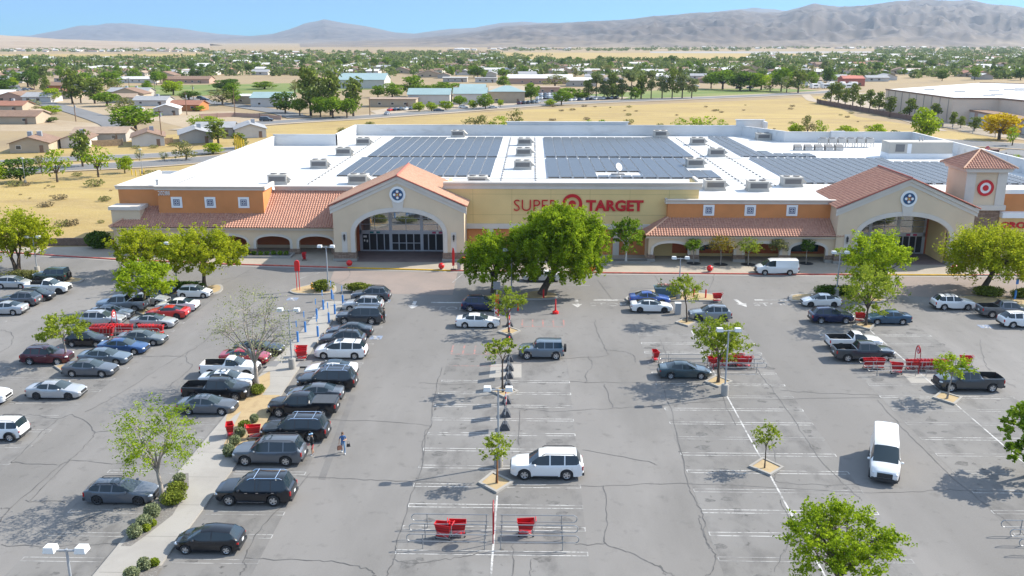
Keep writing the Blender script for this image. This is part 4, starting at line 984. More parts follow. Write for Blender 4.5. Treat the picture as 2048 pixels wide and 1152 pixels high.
PAINT = dict(white=(.68, .68, .67), silver=(.40, .41, .42), grey=(.11, .122, .14), dgrey=(.05, .058, .068), black=(.007, .009, .013), slate=(.13, .165, .20), blue=(.035, .09, .22), brightblue=(.035, .10, .36),
             navy=(.01, .02, .065), maroon=(.085, .012, .022), red=(.50, .016, .016), crimson=(.36, .014, .03), green=(.035, .06, .05), teal=(.05, .075, .085), tealblue=(.03, .075, .13), olivegrey=(.15, .165, .16), steel=(.21, .235, .26), gunblue=(.075, .09, .11))
def paint(c):
    n = c + "_car_paint"
    if n in MATS: return MATS[n]
    metal = 0.0 if c in ("white", "red", "black") else 0.35
    return mat(n, PAINT[c], 0.3, metal=metal, coat=1.0, spec=0.15 if sum(PAINT[c]) < .4 else .5)

def wheel_meshes(r, w, dark, style):
    t = MB(); t.lathe([(r * .62, -w / 2), (r * .9, -w / 2), (r, -w * .36), (r, w * .36), (r * .9, w / 2), (r * .62, w / 2), (r * .62, -w / 2)], n=22)
    t.v = [(x, z, y) for x, y, z in t.v]
    m = MB(); m.k = 1; m.lathe([(.001, 0), (r * .62, 0), (r * .62, w * .42)], n=22); m.lathe([(r * .55, w * .40), (r * .65, w * .46), (r * .65, w * .3)], n=22, mi=0)
    for i in range(style):
        a = 2 * math.pi * i / style; c, s_ = math.cos(a), math.sin(a); ww = r * (.17 if style < 7 else .1)
        vs = [(c * q - s_ * p, s_ * q + c * p, z) for z in (w * .18, w * .4) for q, p in ((.06 * r, -ww * .6), (.6 * r, -ww), (.6 * r, ww), (.06 * r, ww * .6))]
        m.add(vs, [(4, 5, 6, 7), (0, 1, 5, 4), (1, 2, 6, 5), (2, 3, 7, 6), (3, 0, 4, 7)], 0)
    m.lathe([(.001, w * .42), (r * .13, w * .42), (r * .14, w * .2)], n=10, mi=0)
    m.v = [(x, -z, y) for x, y, z in m.v]
    return t.mesh("tyre", M_tyre, 40), m.mesh("rim", [M_rimd if dark else M_rim, M_under], 40)
WCACHE = {}
CARS = {   # L, W, top line, belt line, half-width line, cabin (ws_base, ws_top, rear_top, rear_base), roof half width, pillars, wheels (x front, x rear, r), clearance
 'sedan': dict(L=4.85, W=1.84, top=[(2.42, .60), (2.33, .70), (1.95, .83), (1.1, .97), (.25, 1.38), (-.25, 1.45), (-.95, 1.40), (-1.7, 1.08), (-2.3, 1.03), (-2.42, .92)], belt=[(2.42, .58), (1.95, .74), (1.1, .88), (-1.7, .97), (-2.42, .88)], cab=(1.1, .25, -.95, -1.7), rw=.60, pil=(-.32,), wh=(1.42, -1.38, .335)),
 'coupe': dict(L=4.75, W=1.9, top=[(2.37, .58), (2.3, .70), (1.9, .86), (.95, .98), (.15, 1.31), (-.35, 1.38), (-.9, 1.33), (-1.75, 1.08), (-2.25, 1.04), (-2.37, .9)], belt=[(2.37, .58), (1.9, .78), (.95, .92), (-1.75, 1.0), (-2.37, .9)], cab=(.95, .15, -.9, -1.75), rw=.58, pil=(), wh=(1.4, -1.35, .35)),
 'hatch': dict(L=4.05, W=1.72, top=[(2.02, .62), (1.93, .74), (1.6, .88), (1.15, .98), (.35, 1.42), (-.3, 1.50), (-1.45, 1.40), (-1.85, 1.02), (-1.98, .9), (-2.02, .75)], belt=[(2.02, .6), (1.6, .78), (1.15, .9), (-1.85, .98), (-2.02, .8)], cab=(1.15, .35, -1.45, -1.85), rw=.57, pil=(-.35,), wh=(1.28, -1.24, .32)),
 'liftback': dict(L=4.55, W=1.77, top=[(2.27, .60), (2.2, .70), (1.8, .84), (1.2, .96), (.3, 1.42), (-.2, 1.48), (-.9, 1.42), (-1.95, 1.06), (-2.2, 1.0), (-2.27, .8)], belt=[(2.27, .58), (1.8, .76), (1.2, .88), (-1.95, 1.0), (-2.27, .85)], cab=(1.2, .3, -.9, -1.95), rw=.57, pil=(-.35,), wh=(1.38, -1.32, .33)),
 'wagon': dict(L=4.72, W=1.83, top=[(2.36, .60), (2.27, .72), (1.9, .85), (1.1, .98), (.25, 1.36), (-.3, 1.43), (-1.65, 1.38), (-2.15, 1.02), (-2.3, .95), (-2.36, .8)], belt=[(2.36, .58), (1.9, .76), (1.1, .9), (-2.15, .98), (-2.36, .85)], cab=(1.1, .25, -1.65, -2.15), rw=.59, pil=(-.32, -1.15), wh=(1.45, -1.36, .345), rails=True),
 'suv': dict(L=4.7, W=1.88, top=[(2.35, .74), (2.26, .90), (1.9, 1.02), (1.0, 1.13), (.25, 1.60), (-.3, 1.69), (-1.65, 1.63), (-2.1, 1.12), (-2.28, 1.02), (-2.35, .8)], belt=[(2.35, .72), (1.9, .92), (1.0, 1.03), (-2.1, 1.08), (-2.35, .9)], cab=(1.0, .25, -1.65, -2.1), rw=.63, pil=(-.3, -1.15), wh=(1.4, -1.32, .365), clr=.24, rails=True),
 'minivan': dict(L=5.12, W=1.99, top=[(2.56, .66), (2.46, .82), (2.1, .98), (1.55, 1.10), (.55, 1.62), (-.3, 1.74), (-2.05, 1.66), (-2.4, 1.14), (-2.5, 1.0), (-2.56, .8)], belt=[(2.56, .62), (2.1, .86), (1.55, .98), (-2.4, 1.04), (-2.56, .85)], cab=(1.55, .55, -2.05, -2.4), rw=.68, pil=(-.15, -1.3), wh=(1.55, -1.5, .35)),
 'bigsuv': dict(L=5.25, W=2.03, top=[(2.62, .82), (2.55, 1.02), (2.2, 1.12), (1.3, 1.2), (.6, 1.78), (0, 1.90), (-2.1, 1.88), (-2.42, 1.25), (-2.56, 1.12), (-2.62, .85)], belt=[(2.62, .8), (2.2, 1.02), (1.3, 1.1), (-2.42, 1.15), (-2.62, .95)], cab=(1.3, .6, -2.1, -2.42), rw=.72, pil=(-.2, -1.25), wh=(1.62, -1.4, .41), clr=.28, rails=True),
 'boxy': dict(L=4.4, W=1.93, top=[(2.2, .86), (2.16, 1.1), (1.8, 1.16), (.85, 1.2), (.5, 1.74), (.2, 1.84), (-1.95, 1.83), (-2.08, 1.25), (-2.16, 1.1), (-2.2, .8)], belt=[(2.2, .85), (1.8, 1.08), (.85, 1.12), (-2.08, 1.15), (-2.2, 1.0)], cab=(.85, .5, -1.95, -2.08), rw=.74, pil=(-.3, -1.15), wh=(1.42, -1.42, .41), clr=.3, spare=True),
 'oldsuv': dict(L=4.25, W=1.78, top=[(2.12, .85), (2.08, 1.0), (1.7, 1.06), (.75, 1.12), (.2, 1.58), (-.1, 1.64), (-1.8, 1.64), (-2.0, 1.12), (-2.08, 1.0), (-2.12, .75)], belt=[(2.12, .83), (1.7, .98), (.75, 1.04), (-2.0, 1.06), (-2.12, .9)], cab=(.75, .2, -1.8, -2.0), rw=.66, pil=(-.35, -1.05), wh=(1.3, -1.3, .37), clr=.28, rails=True),
 'pickup': dict(L=5.75, W=2.0, top=[(2.87, .90), (2.8, 1.1), (2.4, 1.18), (1.6, 1.24), (.95, 1.78), (.4, 1.87), (-.55, 1.84), (-.8, 1.3), (-.84, 1.28), (-2.8, 1.28), (-2.87, 1.22)], belt=[(2.87, .85), (2.4, 1.08), (1.6, 1.14), (-.84, 1.2), (-2.87, 1.22)], cab=(1.6, .95, -.55, -.8), rw=.68, pil=(.28,), wh=(1.88, -1.75, .41), clr=.34, bed=(-.9, -2.78)),
 'regcab': dict(L=5.4, W=1.98, top=[(2.7, .86), (2.62, 1.04), (2.2, 1.12), (1.25, 1.18), (.6, 1.68), (.2, 1.77), (-.2, 1.75), (-.4, 1.24), (-.45, 1.22), (-2.63, 1.22), (-2.7, 1.15)], belt=[(2.7, .82), (2.2, 1.02), (1.25, 1.08), (-.45, 1.14), (-2.7, 1.16)], cab=(1.25, .6, -.2, -.4), rw=.66, pil=(), wh=(1.75, -1.6, .39), clr=.32, bed=(-.5, -2.62)),
 'cargo': dict(L=5.6, W=2.0, top=[(2.8, .80), (2.72, 1.02), (2.45, 1.14), (2.0, 1.26), (1.15, 1.94), (.7, 2.06), (-2.62, 2.06), (-2.74, 1.3), (-2.77, 1.0), (-2.8, .75)], belt=[(2.8, .78), (2.45, 1.02), (2.0, 1.14), (-2.74, 1.16), (-2.8, .95)], cab=(2.0, 1.15, -2.62, -2.74), rw=.78, pil=(), wh=(1.75, -1.55, .37), clr=.28, panel=.35),
 'transit': dict(L=5.9, W=2.06, top=[(2.95, .74), (2.88, .98), (2.6, 1.16), (2.1, 1.36), (1.1, 2.22), (.6, 2.46), (-2.75, 2.46), (-2.88, 1.3), (-2.92, 1.0), (-2.95, .75)], belt=[(2.95, .7), (2.6, 1.0), (2.1, 1.2), (-2.88, 1.24), (-2.95, .95)], cab=(2.1, 1.1, -2.75, -2.88), rw=.80, pil=(), wh=(1.95, -1.75, .36), clr=.26, panel=.6),
}
CAR_MESH = {}
def car_meshes(kind):
    if kind in CAR_MESH: return CAR_MESH[kind]
    S_ = CARS[kind]; L, W = S_['L'], S_['W']; hw = W / 2; clr = S_.get('clr', .2); wf, wr, r = S_['wh']; ra = r * 1.17
    f = lambda pts: (lambda x: float(np.interp(x, [p[0] for p in reversed(pts)], [p[1] for p in reversed(pts)])))
    top, belt = f(S_['top']), f(S_['belt'])
    wid = f([(L / 2, hw * .66), (L / 2 - .12, hw * .8), (L / 2 - .4, hw * .93), (L / 2 - .9, hw * .985), (0, hw), (-L / 2 + .8, hw * .985), (-L / 2 + .3, hw * .94), (-L / 2 + .08, hw * .86), (-L / 2, hw * .74)])
    a0, a1, a2, a3 = S_['cab']; bed = S_.get('bed'); boxy = kind in ('boxy', 'transit', 'cargo', 'oldsuv')
    xs = set([p[0] for p in S_['top']] + [L / 2 - .12, L / 2 - .4, L / 2 - .9, -L / 2 + .8, -L / 2 + .3, -L / 2 + .08])
    for xc in (wf, wr):
        for i in range(11): xs.add(xc + ra * math.cos(math.pi * i / 10))
    gf = a1 + (a0 - a1) * .72; gr = a2 + (a3 - a2) * (.55 if a2 - a3 < .5 else .45)
    if S_.get('panel') is not None: gr = S_['panel']
    if bed: gr = a2 + .02
    for p in S_['pil']: xs.add(p - .045); xs.add(p + .045)
    xs.add(gf); xs.add(gr); xs.add((a0 + a1) / 2); xs.add((a2 + a3) / 2)
    if bed: xs.add(bed[0]); xs.add(bed[0] + .01); xs.add(bed[1]); xs.add(bed[1] + .01)
    xs = sorted(x for x in xs if -L / 2 <= x <= L / 2)
    ys = [xs[0]]
    for x in xs[1:]:
        if x - ys[-1] > .008: ys.append(x)
    xs = ys
    def arch(x):
        z = clr + .10 * max(0, (abs(x) - L / 2 + .35) / .35)
        for xc in (wf, wr):
            d = abs(x - xc)
            if d < ra: z = max(z, r + math.sqrt(max(0, ra * ra - d * d)) * .98 if True else z)
        return z
    def ring(x):
        w, zt, zb = wid(x), top(x), min(belt(x), top(x) - .02); z0 = arch(x)
        z0 = min(z0, zb - .12); zm = max(z0 + .02, clr + (zb - clr) * .55)
        incab = a3 < x < a0
        rwid = S_['rw'] * (1 - .0 * abs(x))
        if bed and x <= bed[0] + .0001 and x >= bed[1]: 
            p = [(w * .95, z0), (w, zm), (w * .985, zb), (w * .97, zt - .01), (w - .10, zt), (w - .11, clr + .42), (0, clr + .42)]
        else:
            k = 0.0
            if incab: k = min(1, (a0 - x) / (a0 - a1)) if x > a1 else (min(1, (x - a3) / max(.01, a2 - a3)) if x < a2 else 1)
            hood = [(w * .95, zb + (zt - zb) * .55), (w * .84, zt - .025), (w * .5, zt - .004), (0, zt + .012)]
            g = .05
            cabp = [(w * .955, zb + .045), (rwid + (0.02 if boxy else 0), zt - .075), (rwid * .8, zt - .012), (0, zt + .012)]
            p = [(w * .95, z0), (w, zm), (w * .985, zb)] + [tuple(h + (c - h) * k for h, c in zip(hh, cc)) for hh, cc in zip(hood, cabp)]
        return [(x, y, z) for y, z in p]
    body = MB(); gs = MB(); wsb = MB(); rwb = MB(); bedb = MB(); V = []
    n = 7
    for x in xs:
        q = ring(x); V += q + [(a, -b, c) for a, b, c in q[:-1]]
    st = 13
    idx = lambda i, j, s: i * st + (j if s > 0 or j == 6 else 7 + j)
    B = {'b': [], 's': [], 'w': [], 'r': [], 'd': [], 'u': []}
    for i in range(len(xs) - 1):
        xm = (xs[i] + xs[i + 1]) / 2
        for s in (1, -1):
            for j in range(6):
                q = [idx(i, j, s), idx(i + 1, j, s), idx(i + 1, j + 1, s), idx(i, j + 1, s)]
                if s < 0: q.reverse()
                t = 'b'
                if j == 3 and gr < xm < gf and not any(abs(xm - p) < .045 for p in S_['pil']): t = 's%d%d' % (s, sum(xm < p for p in S_['pil'])); B.setdefault(t, []) 
                elif j >= 4 and a1 < xm < a0: t = 'w'
                elif j >= 4 and a3 < xm < a2: t = 'r'
                elif bed and j >= 4 and bed[1] <= xm <= bed[0] + .011: t = 'd'
                B[t].append(q)
        B['u'].append([idx(i, 0, 1), idx(i + 1, 0, 1), idx(i + 1, 0, -1), idx(i, 0, -1)])
    m = len(xs) - 1
    cap = lambda i: [idx(i, j, 1) for j in range(7)] + [idx(i, j, -1) for j in range(5, -1, -1)]
    B['b'].append(cap(m)); B['b'].append(list(reversed(cap(0))))
    def mk(keys, name, mats, mi=None, sm=38):
        b = MB(); b.v = V; b.f = []; b.m = []
        for k_, mm in keys: b.f += B[k_]; b.m += [mm] * len(B[k_])
        me = bpy.data.meshes.new(name); me.from_pydata(V, [], b.f)
        for x in mats: me.materials.append(x)
        me.polygons.foreach_set("material_index", b.m)
        bm = bmesh.new(); bm.from_mesh(me)
        bmesh.ops.delete(bm, geom=[v for v in bm.verts if not v.link_faces], context='VERTS')
        bmesh.ops.recalc_face_normals(bm, faces=bm.faces)
        for fc in bm.faces: fc.smooth = True
        for e in bm.edges:
            if len(e.link_faces) != 2 or e.calc_face_angle(0) > R(sm): e.smooth = False
        bm.to_mesh(me); bm.free(); return me
    P = {}
    P['body'] = mk([('b', 0), ('u', 1)], "body", [paint('white'), M_under])
    # split side glass left/right by copying faces
    P['side_window'] = [mk([(k_, 0)], "side_window", [M_cglass]) for k_ in B if k_ != 's' and k_[0] == 's']; P['windshield'] = mk([('w', 0)], "windshield", [glass_mat("windscreen_glass", (0.035, 0.05, 0.056), 0.03, 0.6)]); P['rear_window'] = mk([('r', 0)], "rear_window", [M_cglass])
    if bed: P['truck_bed'] = mk([('d', 0)], "truck_bed", [mat("bed_liner", (.02, .02, .021), .8)])
    hz = top(L / 2 - .12); xh = L / 2 - .2
    h = MB(); h.ball((0, 0, 0), (.2, .19, .085 if L < 5 else .12), 5); P['headlight'] = h.mesh("headlight", M_head, 60)
    t = MB(); tall = L > 4.5 and kind not in ('sedan', 'coupe', 'liftback'); t.box((0, 0, 0), (.10, .11, .30) if tall else (.15, .28, .11)); P['taillight'] = t.mesh("taillight", M_tail)
    mr = MB(); mr.ball((0, 0, 0), (.1, .13, .09), 5); P['mirror'] = mr.mesh("mirror", paint('white'), 60)
    gr_ = MB(); gz = (clr + hz) / 2
    gr_.box((0, 0, .05), (.08, hw * 1.0, .2 if L < 5 else .34)); gr_.box((0, 0, -.2), (.1, hw * 1.2, .13)); P['grille'] = gr_.mesh("grille", M_plastic)
    pl = MB(); pl.box((0, 0, 0), (.03, .31, .16)); P['licence_plate'] = pl.mesh("licence_plate", M_plate)
    bp = MB(); bp.box((0, 0, 0), (.14, W * .86, .2)); P['bumper'] = bp.mesh("bumper", M_plastic)
    if S_.get('rails'):
        b = MB()
        for s in (1, -1): b.tube([(a1 - .25, s * (S_['rw'] - .03), top(a1 - .25) - .04), (a1 - .45, s * (S_['rw'] - .03), top(a1 - .45) + .05), (a2 + .3, s * (S_['rw'] - .03), top(a2 + .3) + .05), (a2 + .1, s * (S_['rw'] - .03), top(a2 + .1) - .04)], .028, 6)
        P['roof_rail'] = b.mesh("roof_rail", M_plastic)
    CAR_MESH[kind] = (P, top, belt, wid); return CAR_MESH[kind]
def wheelset(r, dark, style):
    k = (round(r, 3), dark, style)
    if k not in WCACHE: WCACHE[k] = wheel_meshes(r, .235, dark, style)
    return WCACHE[k]
KNAME = dict(sedan="sedan", coupe="coupe", hatch="hatchback", liftback="hatchback", wagon="station_wagon", suv="suv", minivan="minivan", bigsuv="suv", boxy="offroader", oldsuv="suv", pickup="pickup_truck", regcab="pickup_truck", cargo="van", transit="van")
KCAT = dict(sedan="car", coupe="car", hatch="car", liftback="car", wagon="car", suv="suv", minivan="minivan", bigsuv="suv", boxy="suv", oldsuv="suv", pickup="pickup truck", regcab="pickup truck", cargo="van", transit="van")
def car(kind, col, x, y, rz, label, group="cars in the parking lot", dark=False, style=5, roof=None, extra=(), scale=1.0, simple=False):
    P, top, belt, wid = car_meshes(kind); S_ = CARS[kind]; L, W = S_['L'], S_['W']; clr = S_.get('clr', .2)
    t = thing(KNAME[kind], label, KCAT[kind], (x, y, 0.012), rz, group); t.scale = (scale,) * 3
    pm = paint(col)
    def add(n, loc=(0, 0, 0), rot=(0, 0, 0), own=None, parent=None, nm=None, sc=None):
        o = put(nm or n, P[n], parent or t, loc, rot, sc)
        if own: o.material_slots[0].link = 'OBJECT'; o.material_slots[0].material = own
        return o
    add('body', own=pm); [put('side_window', q_, t) for q_ in P['side_window']]; add('windshield'); add('rear_window')
    if 'truck_bed' in P: add('truck_bed')
    wf, wr, r = S_['wh']; ty, rm = wheelset(r, dark, style)
    for xw in (wf, wr):
        for s in (1, -1):
            w = put("wheel", ty, t, (xw, s * (W / 2 - .125), r), (0, 0, 0 if s < 0 else math.pi)); 
            put("rim", rm, w)
    if simple: return t
    hz = top(L / 2 - .14) - .10 - (.12 if L > 5 else 0)
    for s in (1, -1):
        add('headlight', (L / 2 - .2, s * (wid(L / 2 - .12) - .12), hz), (0, 0, -s * R(25)))
        add('taillight', (-L / 2 + (.085 if L > 4.5 and kind not in ('sedan', 'coupe', 'liftback') else .11), s * (wid(-L / 2 + .1) - (.04 if L > 4.5 and kind not in ('sedan', 'coupe', 'liftback') else .13)), belt(-L / 2 + .2) - (.13 if kind in ('sedan', 'coupe', 'liftback') else .24)))
        xm = S_['cab'][0] - .42; add('mirror', (xm, s * (wid(xm) + .09), belt(xm) + .1), own=pm)
    add('grille', (L / 2 - .02, 0, (clr + hz) / 2 + .12)); add('licence_plate', (-L / 2 - .005, 0, clr + .45)); add('bumper', (-L / 2 + .04, 0, clr + .17), own=M_plastic)
    if kind in ('transit', 'boxy', 'oldsuv', 'pickup', 'cargo'): add('bumper', (L / 2 - .01, 0, clr + .13), own=M_plastic)
    if 'roof_rail' in P: add('roof_rail', own=M_chrome if 'chrome' in extra else None)
    a0, a1, a2, a3 = S_['cab']; zt = top((a1 + a2) / 2)
    if 'spare' in S_:
        sp = put("spare_wheel", ty, t, (-L / 2 - .14, 0, .95), (0, 0, R(90))); put("rim", rm, sp, (0, 0, 0), (0, 0, 0))
    if roof == 'dark':
        b = MB(); rw = S_['rw']; n = 6
        for i in range(n):
            xa, xb = a1 + (a2 - a1) * i / n, a1 + (a2 - a1) * (i + 1) / n
            b.add([(xa, -rw * .8, top(xa) + .004), (xb, -rw * .8, top(xb) + .004), (xb, 0, top(xb) + .026), (xa, 0, top(xa) + .026), (xa, rw * .8, top(xa) + .004), (xb, rw * .8, top(xb) + .004)], [(0, 1, 2, 3), (3, 2, 5, 4)])
        b.build("roof_panel", M_cglass, t, 40)
    if 'sunroof' in extra:
        b = MB(); xa, xb = a1 - .2, a1 - .85; b.add([(xa, -.4, top(xa) + .022), (xb, -.4, top(xb) + .022), (xb, .4, top(xb) + .022), (xa, .4, top(xa) + .022)], [(0, 1, 2, 3)]); b.build("sunroof", M_cglass, t)
    if 'bars' in extra:
        for xx in (a1 - .7, a2 + .55): b = MB(); b.tube([(xx, -S_['rw'] + .03, top(xx) + .05), (xx, S_['rw'] - .03, top(xx) + .05)], .03, 6); b.build("roof_bar", M_chrome if 'chrome' in extra else M_plastic, t)
    if 'tonneau' in extra:
        xa, xb = S_['bed']; zz = top((xa + xb) / 2); b = MB(); b.bb((xb, -W / 2 + .07, zz + .01), (xa - .02, W / 2 - .07, zz + .06)); 
        for q in (.33, .66): xx = xa + (xb - xa) * q; b.bb((xx - .015, -W / 2 + .07, zz + .06), (xx + .015, W / 2 - .07, zz + .075))
        b.build("tonneau_cover", mat("tonneau_vinyl", (.05, .052, .055), .45), t)
    if 'step' in extra or kind in ('bigsuv', 'pickup'):
        for s in (1, -1): b = MB(); b.tube([(wf - r - .2, s * (W / 2 - .02), clr + .03), (wr + r + .2, s * (W / 2 - .02), clr + .03)], .035, 6); b.build("side_step", M_chrome if 'chrome' in extra else M_plastic, t)
    if 'flare' in extra:
        for xw in (wf, wr):
            for s in (1, -1):
                b = MB(); b.tube([(xw + r * 1.22 * math.cos(R(a)), s * (W / 2 + .0), r + r * 1.2 * math.sin(R(a))) for a in range(-5, 186, 19)], .06, 6); b.build("wheel_flare", M_plastic, t)
    if 'handles' in extra or True:
        for xx in [p - .15 for p in S_['pil']][:2] + ([(a1 + gr_x(S_)) / 2 - .3] if not S_['pil'] else [S_['pil'][0] + .6]):
            for s in (1, -1): b = MB(); b.box((xx, s * (wid(xx) + .002), belt(xx) - .12), (.18, .035, .035)); b.build("door_handle", M_chrome if 'chrome' in extra else pm, t)
    return t
def gr_x(S_): return S_.get('panel', S_['cab'][2])
# kind, colour, photo x of the middle, photo y of the near wheels, nose R / L, label, options
FLEET = [
 ('oldsuv', 'white', -12, 884, 'L', "old white boxy SUV with black trim at the left edge, tail towards the aisle", dict(extra=('flare',), style=7)),
 ('sedan', 'silver', 105, 800, 'R', "silver sedan with dark wheels, nearest whole car of the far left block", dict(dark=True)),
 ('sedan', 'grey', 174, 755, 'R', "dark grey sedan in front of the maroon SUV", dict(style=8)),
 ('suv', 'maroon', 87, 731, 'R', "maroon SUV with chrome rims under the young tree in the left block", dict(extra=('chrome',))),
 ('sedan', 'slate', 204, 731, 'R', "slate grey sedan just behind the dark grey one", {}),
 ('sedan', 'blue', 241, 710, 'R', "deep blue sedan in the left block beside the carts", {}),
 ('hatch', 'black', 168, 695, 'R', "black hatchback half behind the young tree in the left block", dict(style=8)),
 ('sedan', 'olivegrey', 280, 692, 'R', "older grey-green sedan right in front of the red carts", dict(style=8)),
 ('sedan', 'silver', 303, 658, 'R', "silver-white sedan with black roof next to the red coupe", dict(roof='dark', dark=True)),
 ('suv', 'silver', 200, 655, 'R', "silver SUV behind the left cart corral", {}),
 ('sedan', 'silver', 217, 640, 'R', "silver sedan with smoked glass roof, between silver SUV and pickup", dict(roof='dark')),
 ('pickup', 'steel', 240, 625, 'L', "steel grey crew cab pickup with empty bed behind a tree trunk", {}),
 ('coupe', 'red', 330, 639, 'L', "bright red coupe in the left block", dict(dark=True)),
 ('sedan', 'white', 350, 624, 'L', "pearl white sedan behind the red coupe", dict(dark=True)),
 ('sedan', 'silver', 292, 612, 'R', "silver sedan in front of the steel grey pickup", {}),
 ('hatch', 'blue', 312, 592, 'R', "dark blue hatchback half hidden under the bright tree", {}),
 ('hatch', 'white', 386, 597, 'R', "white hatchback at the end of the left block by the island", {}),
 ('hatch', 'silver', 22, 578, 'R', "silver compact at the far left end near the store", {}),
 ('boxy', 'green', 98, 566, 'L', "dark green boxy offroader with spare wheel on its back", dict(dark=True)),
 ('regcab', 'white', 90, 589, 'R', "white pickup with short cab beside the green offroader", dict(dark=True)),
 ('hatch', 'black', 68, 603, 'R', "small black hatchback in front of the white pickup, far left", {}),
 ('suv', 'grey', 33, 614, 'L', "grey SUV with its tail lights to the aisle, far left", {}),
 ('sedan', 'silver', 3, 631, 'L', "silver sedan cut by the left edge beside the grey SUV", {}),
 ('suv', 'white', -46, 812, 'R', "white car of which only the nose shows at the left edge", {}),
 ('coupe', 'crimson', 486, 731, 'R', "crimson red coupe behind the bare pale tree", {}),
 ('sedan', 'black', 514, 713, 'R', "black sedan beside the walkway behind the crimson coupe", {}),
 ('regcab', 'white', 456, 756, 'R', "white pickup with dark bed beside the bare pale tree", dict(style=6)),
 ('sedan', 'white', 449, 778, 'R', "white sedan squeezed between white and black pickups", dict(extra=('sunroof',))),
 ('pickup', 'black', 428, 804, 'R', "black crew cab pickup nosing to the sandy bed by the walkway", {}),
 ('sedan', 'grey', 410, 831, 'R', "grey sedan with sunroof at the walkway, behind the leafy sparse tree", dict(extra=('sunroof',))),
 ('wagon', 'grey', 235, 1011, 'R', "grey station wagon with dark sunroof next to the curved planting bed", dict(extra=('sunroof',), dark=True)),
 ('suv', 'gunblue', 740, 604, 'L', "dark blue-grey SUV, first at the walkway next to the store", {}),
 ('suv', 'silver', 724, 624, 'L', "silver SUV tucked behind the black SUV with chrome trim", {}),
 ('bigsuv', 'dgrey', 718, 650, 'L', "big charcoal SUV with chrome window line, among the blue posts", dict(extra=('chrome',))),
 ('sedan', 'dgrey', 697, 676, 'L', "dark grey sedan behind the roof-racked SUV", {}),
 ('suv', 'dgrey', 682, 696, 'L', "dark grey SUV with roof bars behind the white minivan", dict(extra=('bars',))),
 ('minivan', 'white', 679, 719, 'L', "white minivan with sunroof and black roof bars", dict(extra=('sunroof', 'bars'))),
 ('sedan', 'white', 659, 757, 'L', "white sedan with black roof behind the black SUV with silver bars", dict(roof='dark')),
 ('bigsuv', 'black', 651, 783, 'L', "black SUV with silver roof bars, red tail lamp, behind the grey sedan", dict(extra=('bars', 'chrome'))),
 ('sedan', 'grey', 627, 806, 'L', "grey sedan behind the black pickup with bed cover", {}),
 ('pickup', 'black', 603, 836, 'L', "black pickup with a folded grey bed cover", dict(extra=('tonneau',))),
 ('bigsuv', 'black', 586, 886, 'L', "black SUV with open tailgate side, man standing behind it", dict(extra=('bars', 'chrome'))),
 ('bigsuv', 'grey', 534, 933, 'L', "dark grey SUV with round shrubs at its nose", dict(extra=('sunroof',))),
 ('bigsuv', 'black', 506, 1013, 'L', "large shiny black SUV with chrome side strip, alone near the bottom", dict(extra=('bars', 'chrome'))),
 ('hatch', 'black', 413, 1110, 'L', "black hatchback, the nearest car at the bottom of the photo", {}),
 ('suv', 'navy', 963, 624, 'R', "navy SUV in the shade of the big tree", {}),
 ('sedan', 'white', 955, 657, 'R', "small white sedan beside the red pick-up banner", dict(style=8)),
 ('boxy', 'slate', 1083, 720, 'L', "slate grey boxy offroader with spare wheel, by the pick-up signs", {}),
 ('bigsuv', 'white', 1094, 961, 'L', "white SUV alone beside the sandy diamond planter", {}),
 ('sedan', 'white', 1083, 564, 'L', "white sedan standing in the drive aisle behind the big tree trunk", {}),
 ('sedan', 'brightblue', 1300, 610, 'R', "bright blue sedan next to the flower box", {}),
 ('sedan', 'white', 1304, 626, 'R', "white sedan with black roof beside the bright blue sedan", dict(roof='dark', dark=True)),
 ('suv', 'steel', 1422, 643, 'L', "silver-grey SUV with black wheel arches by the small planter tree", dict(extra=('flare',), dark=True)),
 ('sedan', 'teal', 1371, 759, 'R', "dark grey-green sedan in front of the middle right cart corral", {}),
 ('cargo', 'white', 1556, 551, 'L', "white work van standing at the red kerb by the right arcade", {}),
 ('liftback', 'white', 1645, 615, 'L', "white liftback hybrid at the island under the lamp post", dict(dark=True)),
 ('suv', 'navy', 1666, 648, 'R', "navy SUV nosing towards a young tree and a red cart", {}),
 ('sedan', 'tealblue', 1780, 650, 'L', "dark blue-green sedan facing the young tree and red cart", {}),
 ('regcab', 'white', 1712, 702, 'R', "old white pickup with open bed behind the charcoal pickup", {}),
 ('pickup', 'dgrey', 1731, 725, 'R', "charcoal crew cab pickup beside the right cart corral", {}),
 ('pickup', 'dgrey', 1944, 785, 'L', "dark grey double cab pickup by the small round tree at right", {}),
 ('suv', 'white', 1911, 621, 'R', "white SUV with roof bars in the shade of the right big tree", dict(extra=('bars',))),
 ('pickup', 'grey', 2015, 637, 'R', "grey pickup with dark open bed at the right edge", dict(style=6)),
 ('suv', 'white', 2050, 657, 'R', "white SUV with black rear glass cut by the right edge", {}),
]
for kind, col, px, py, d, label, opt in FLEET:
    p = G(px, py); W = CARS[kind]['W']
    car(kind, col, p.x, p.y + W / 2 - .05, 0 if d == 'R' else math.pi, label, **opt)
p = G(1776, 946)
car('transit', 'white', p.x, p.y + .9, R(-90) - R(20), "white high-roof van driving towards the camera in the right aisle", group="cars in the parking lot")
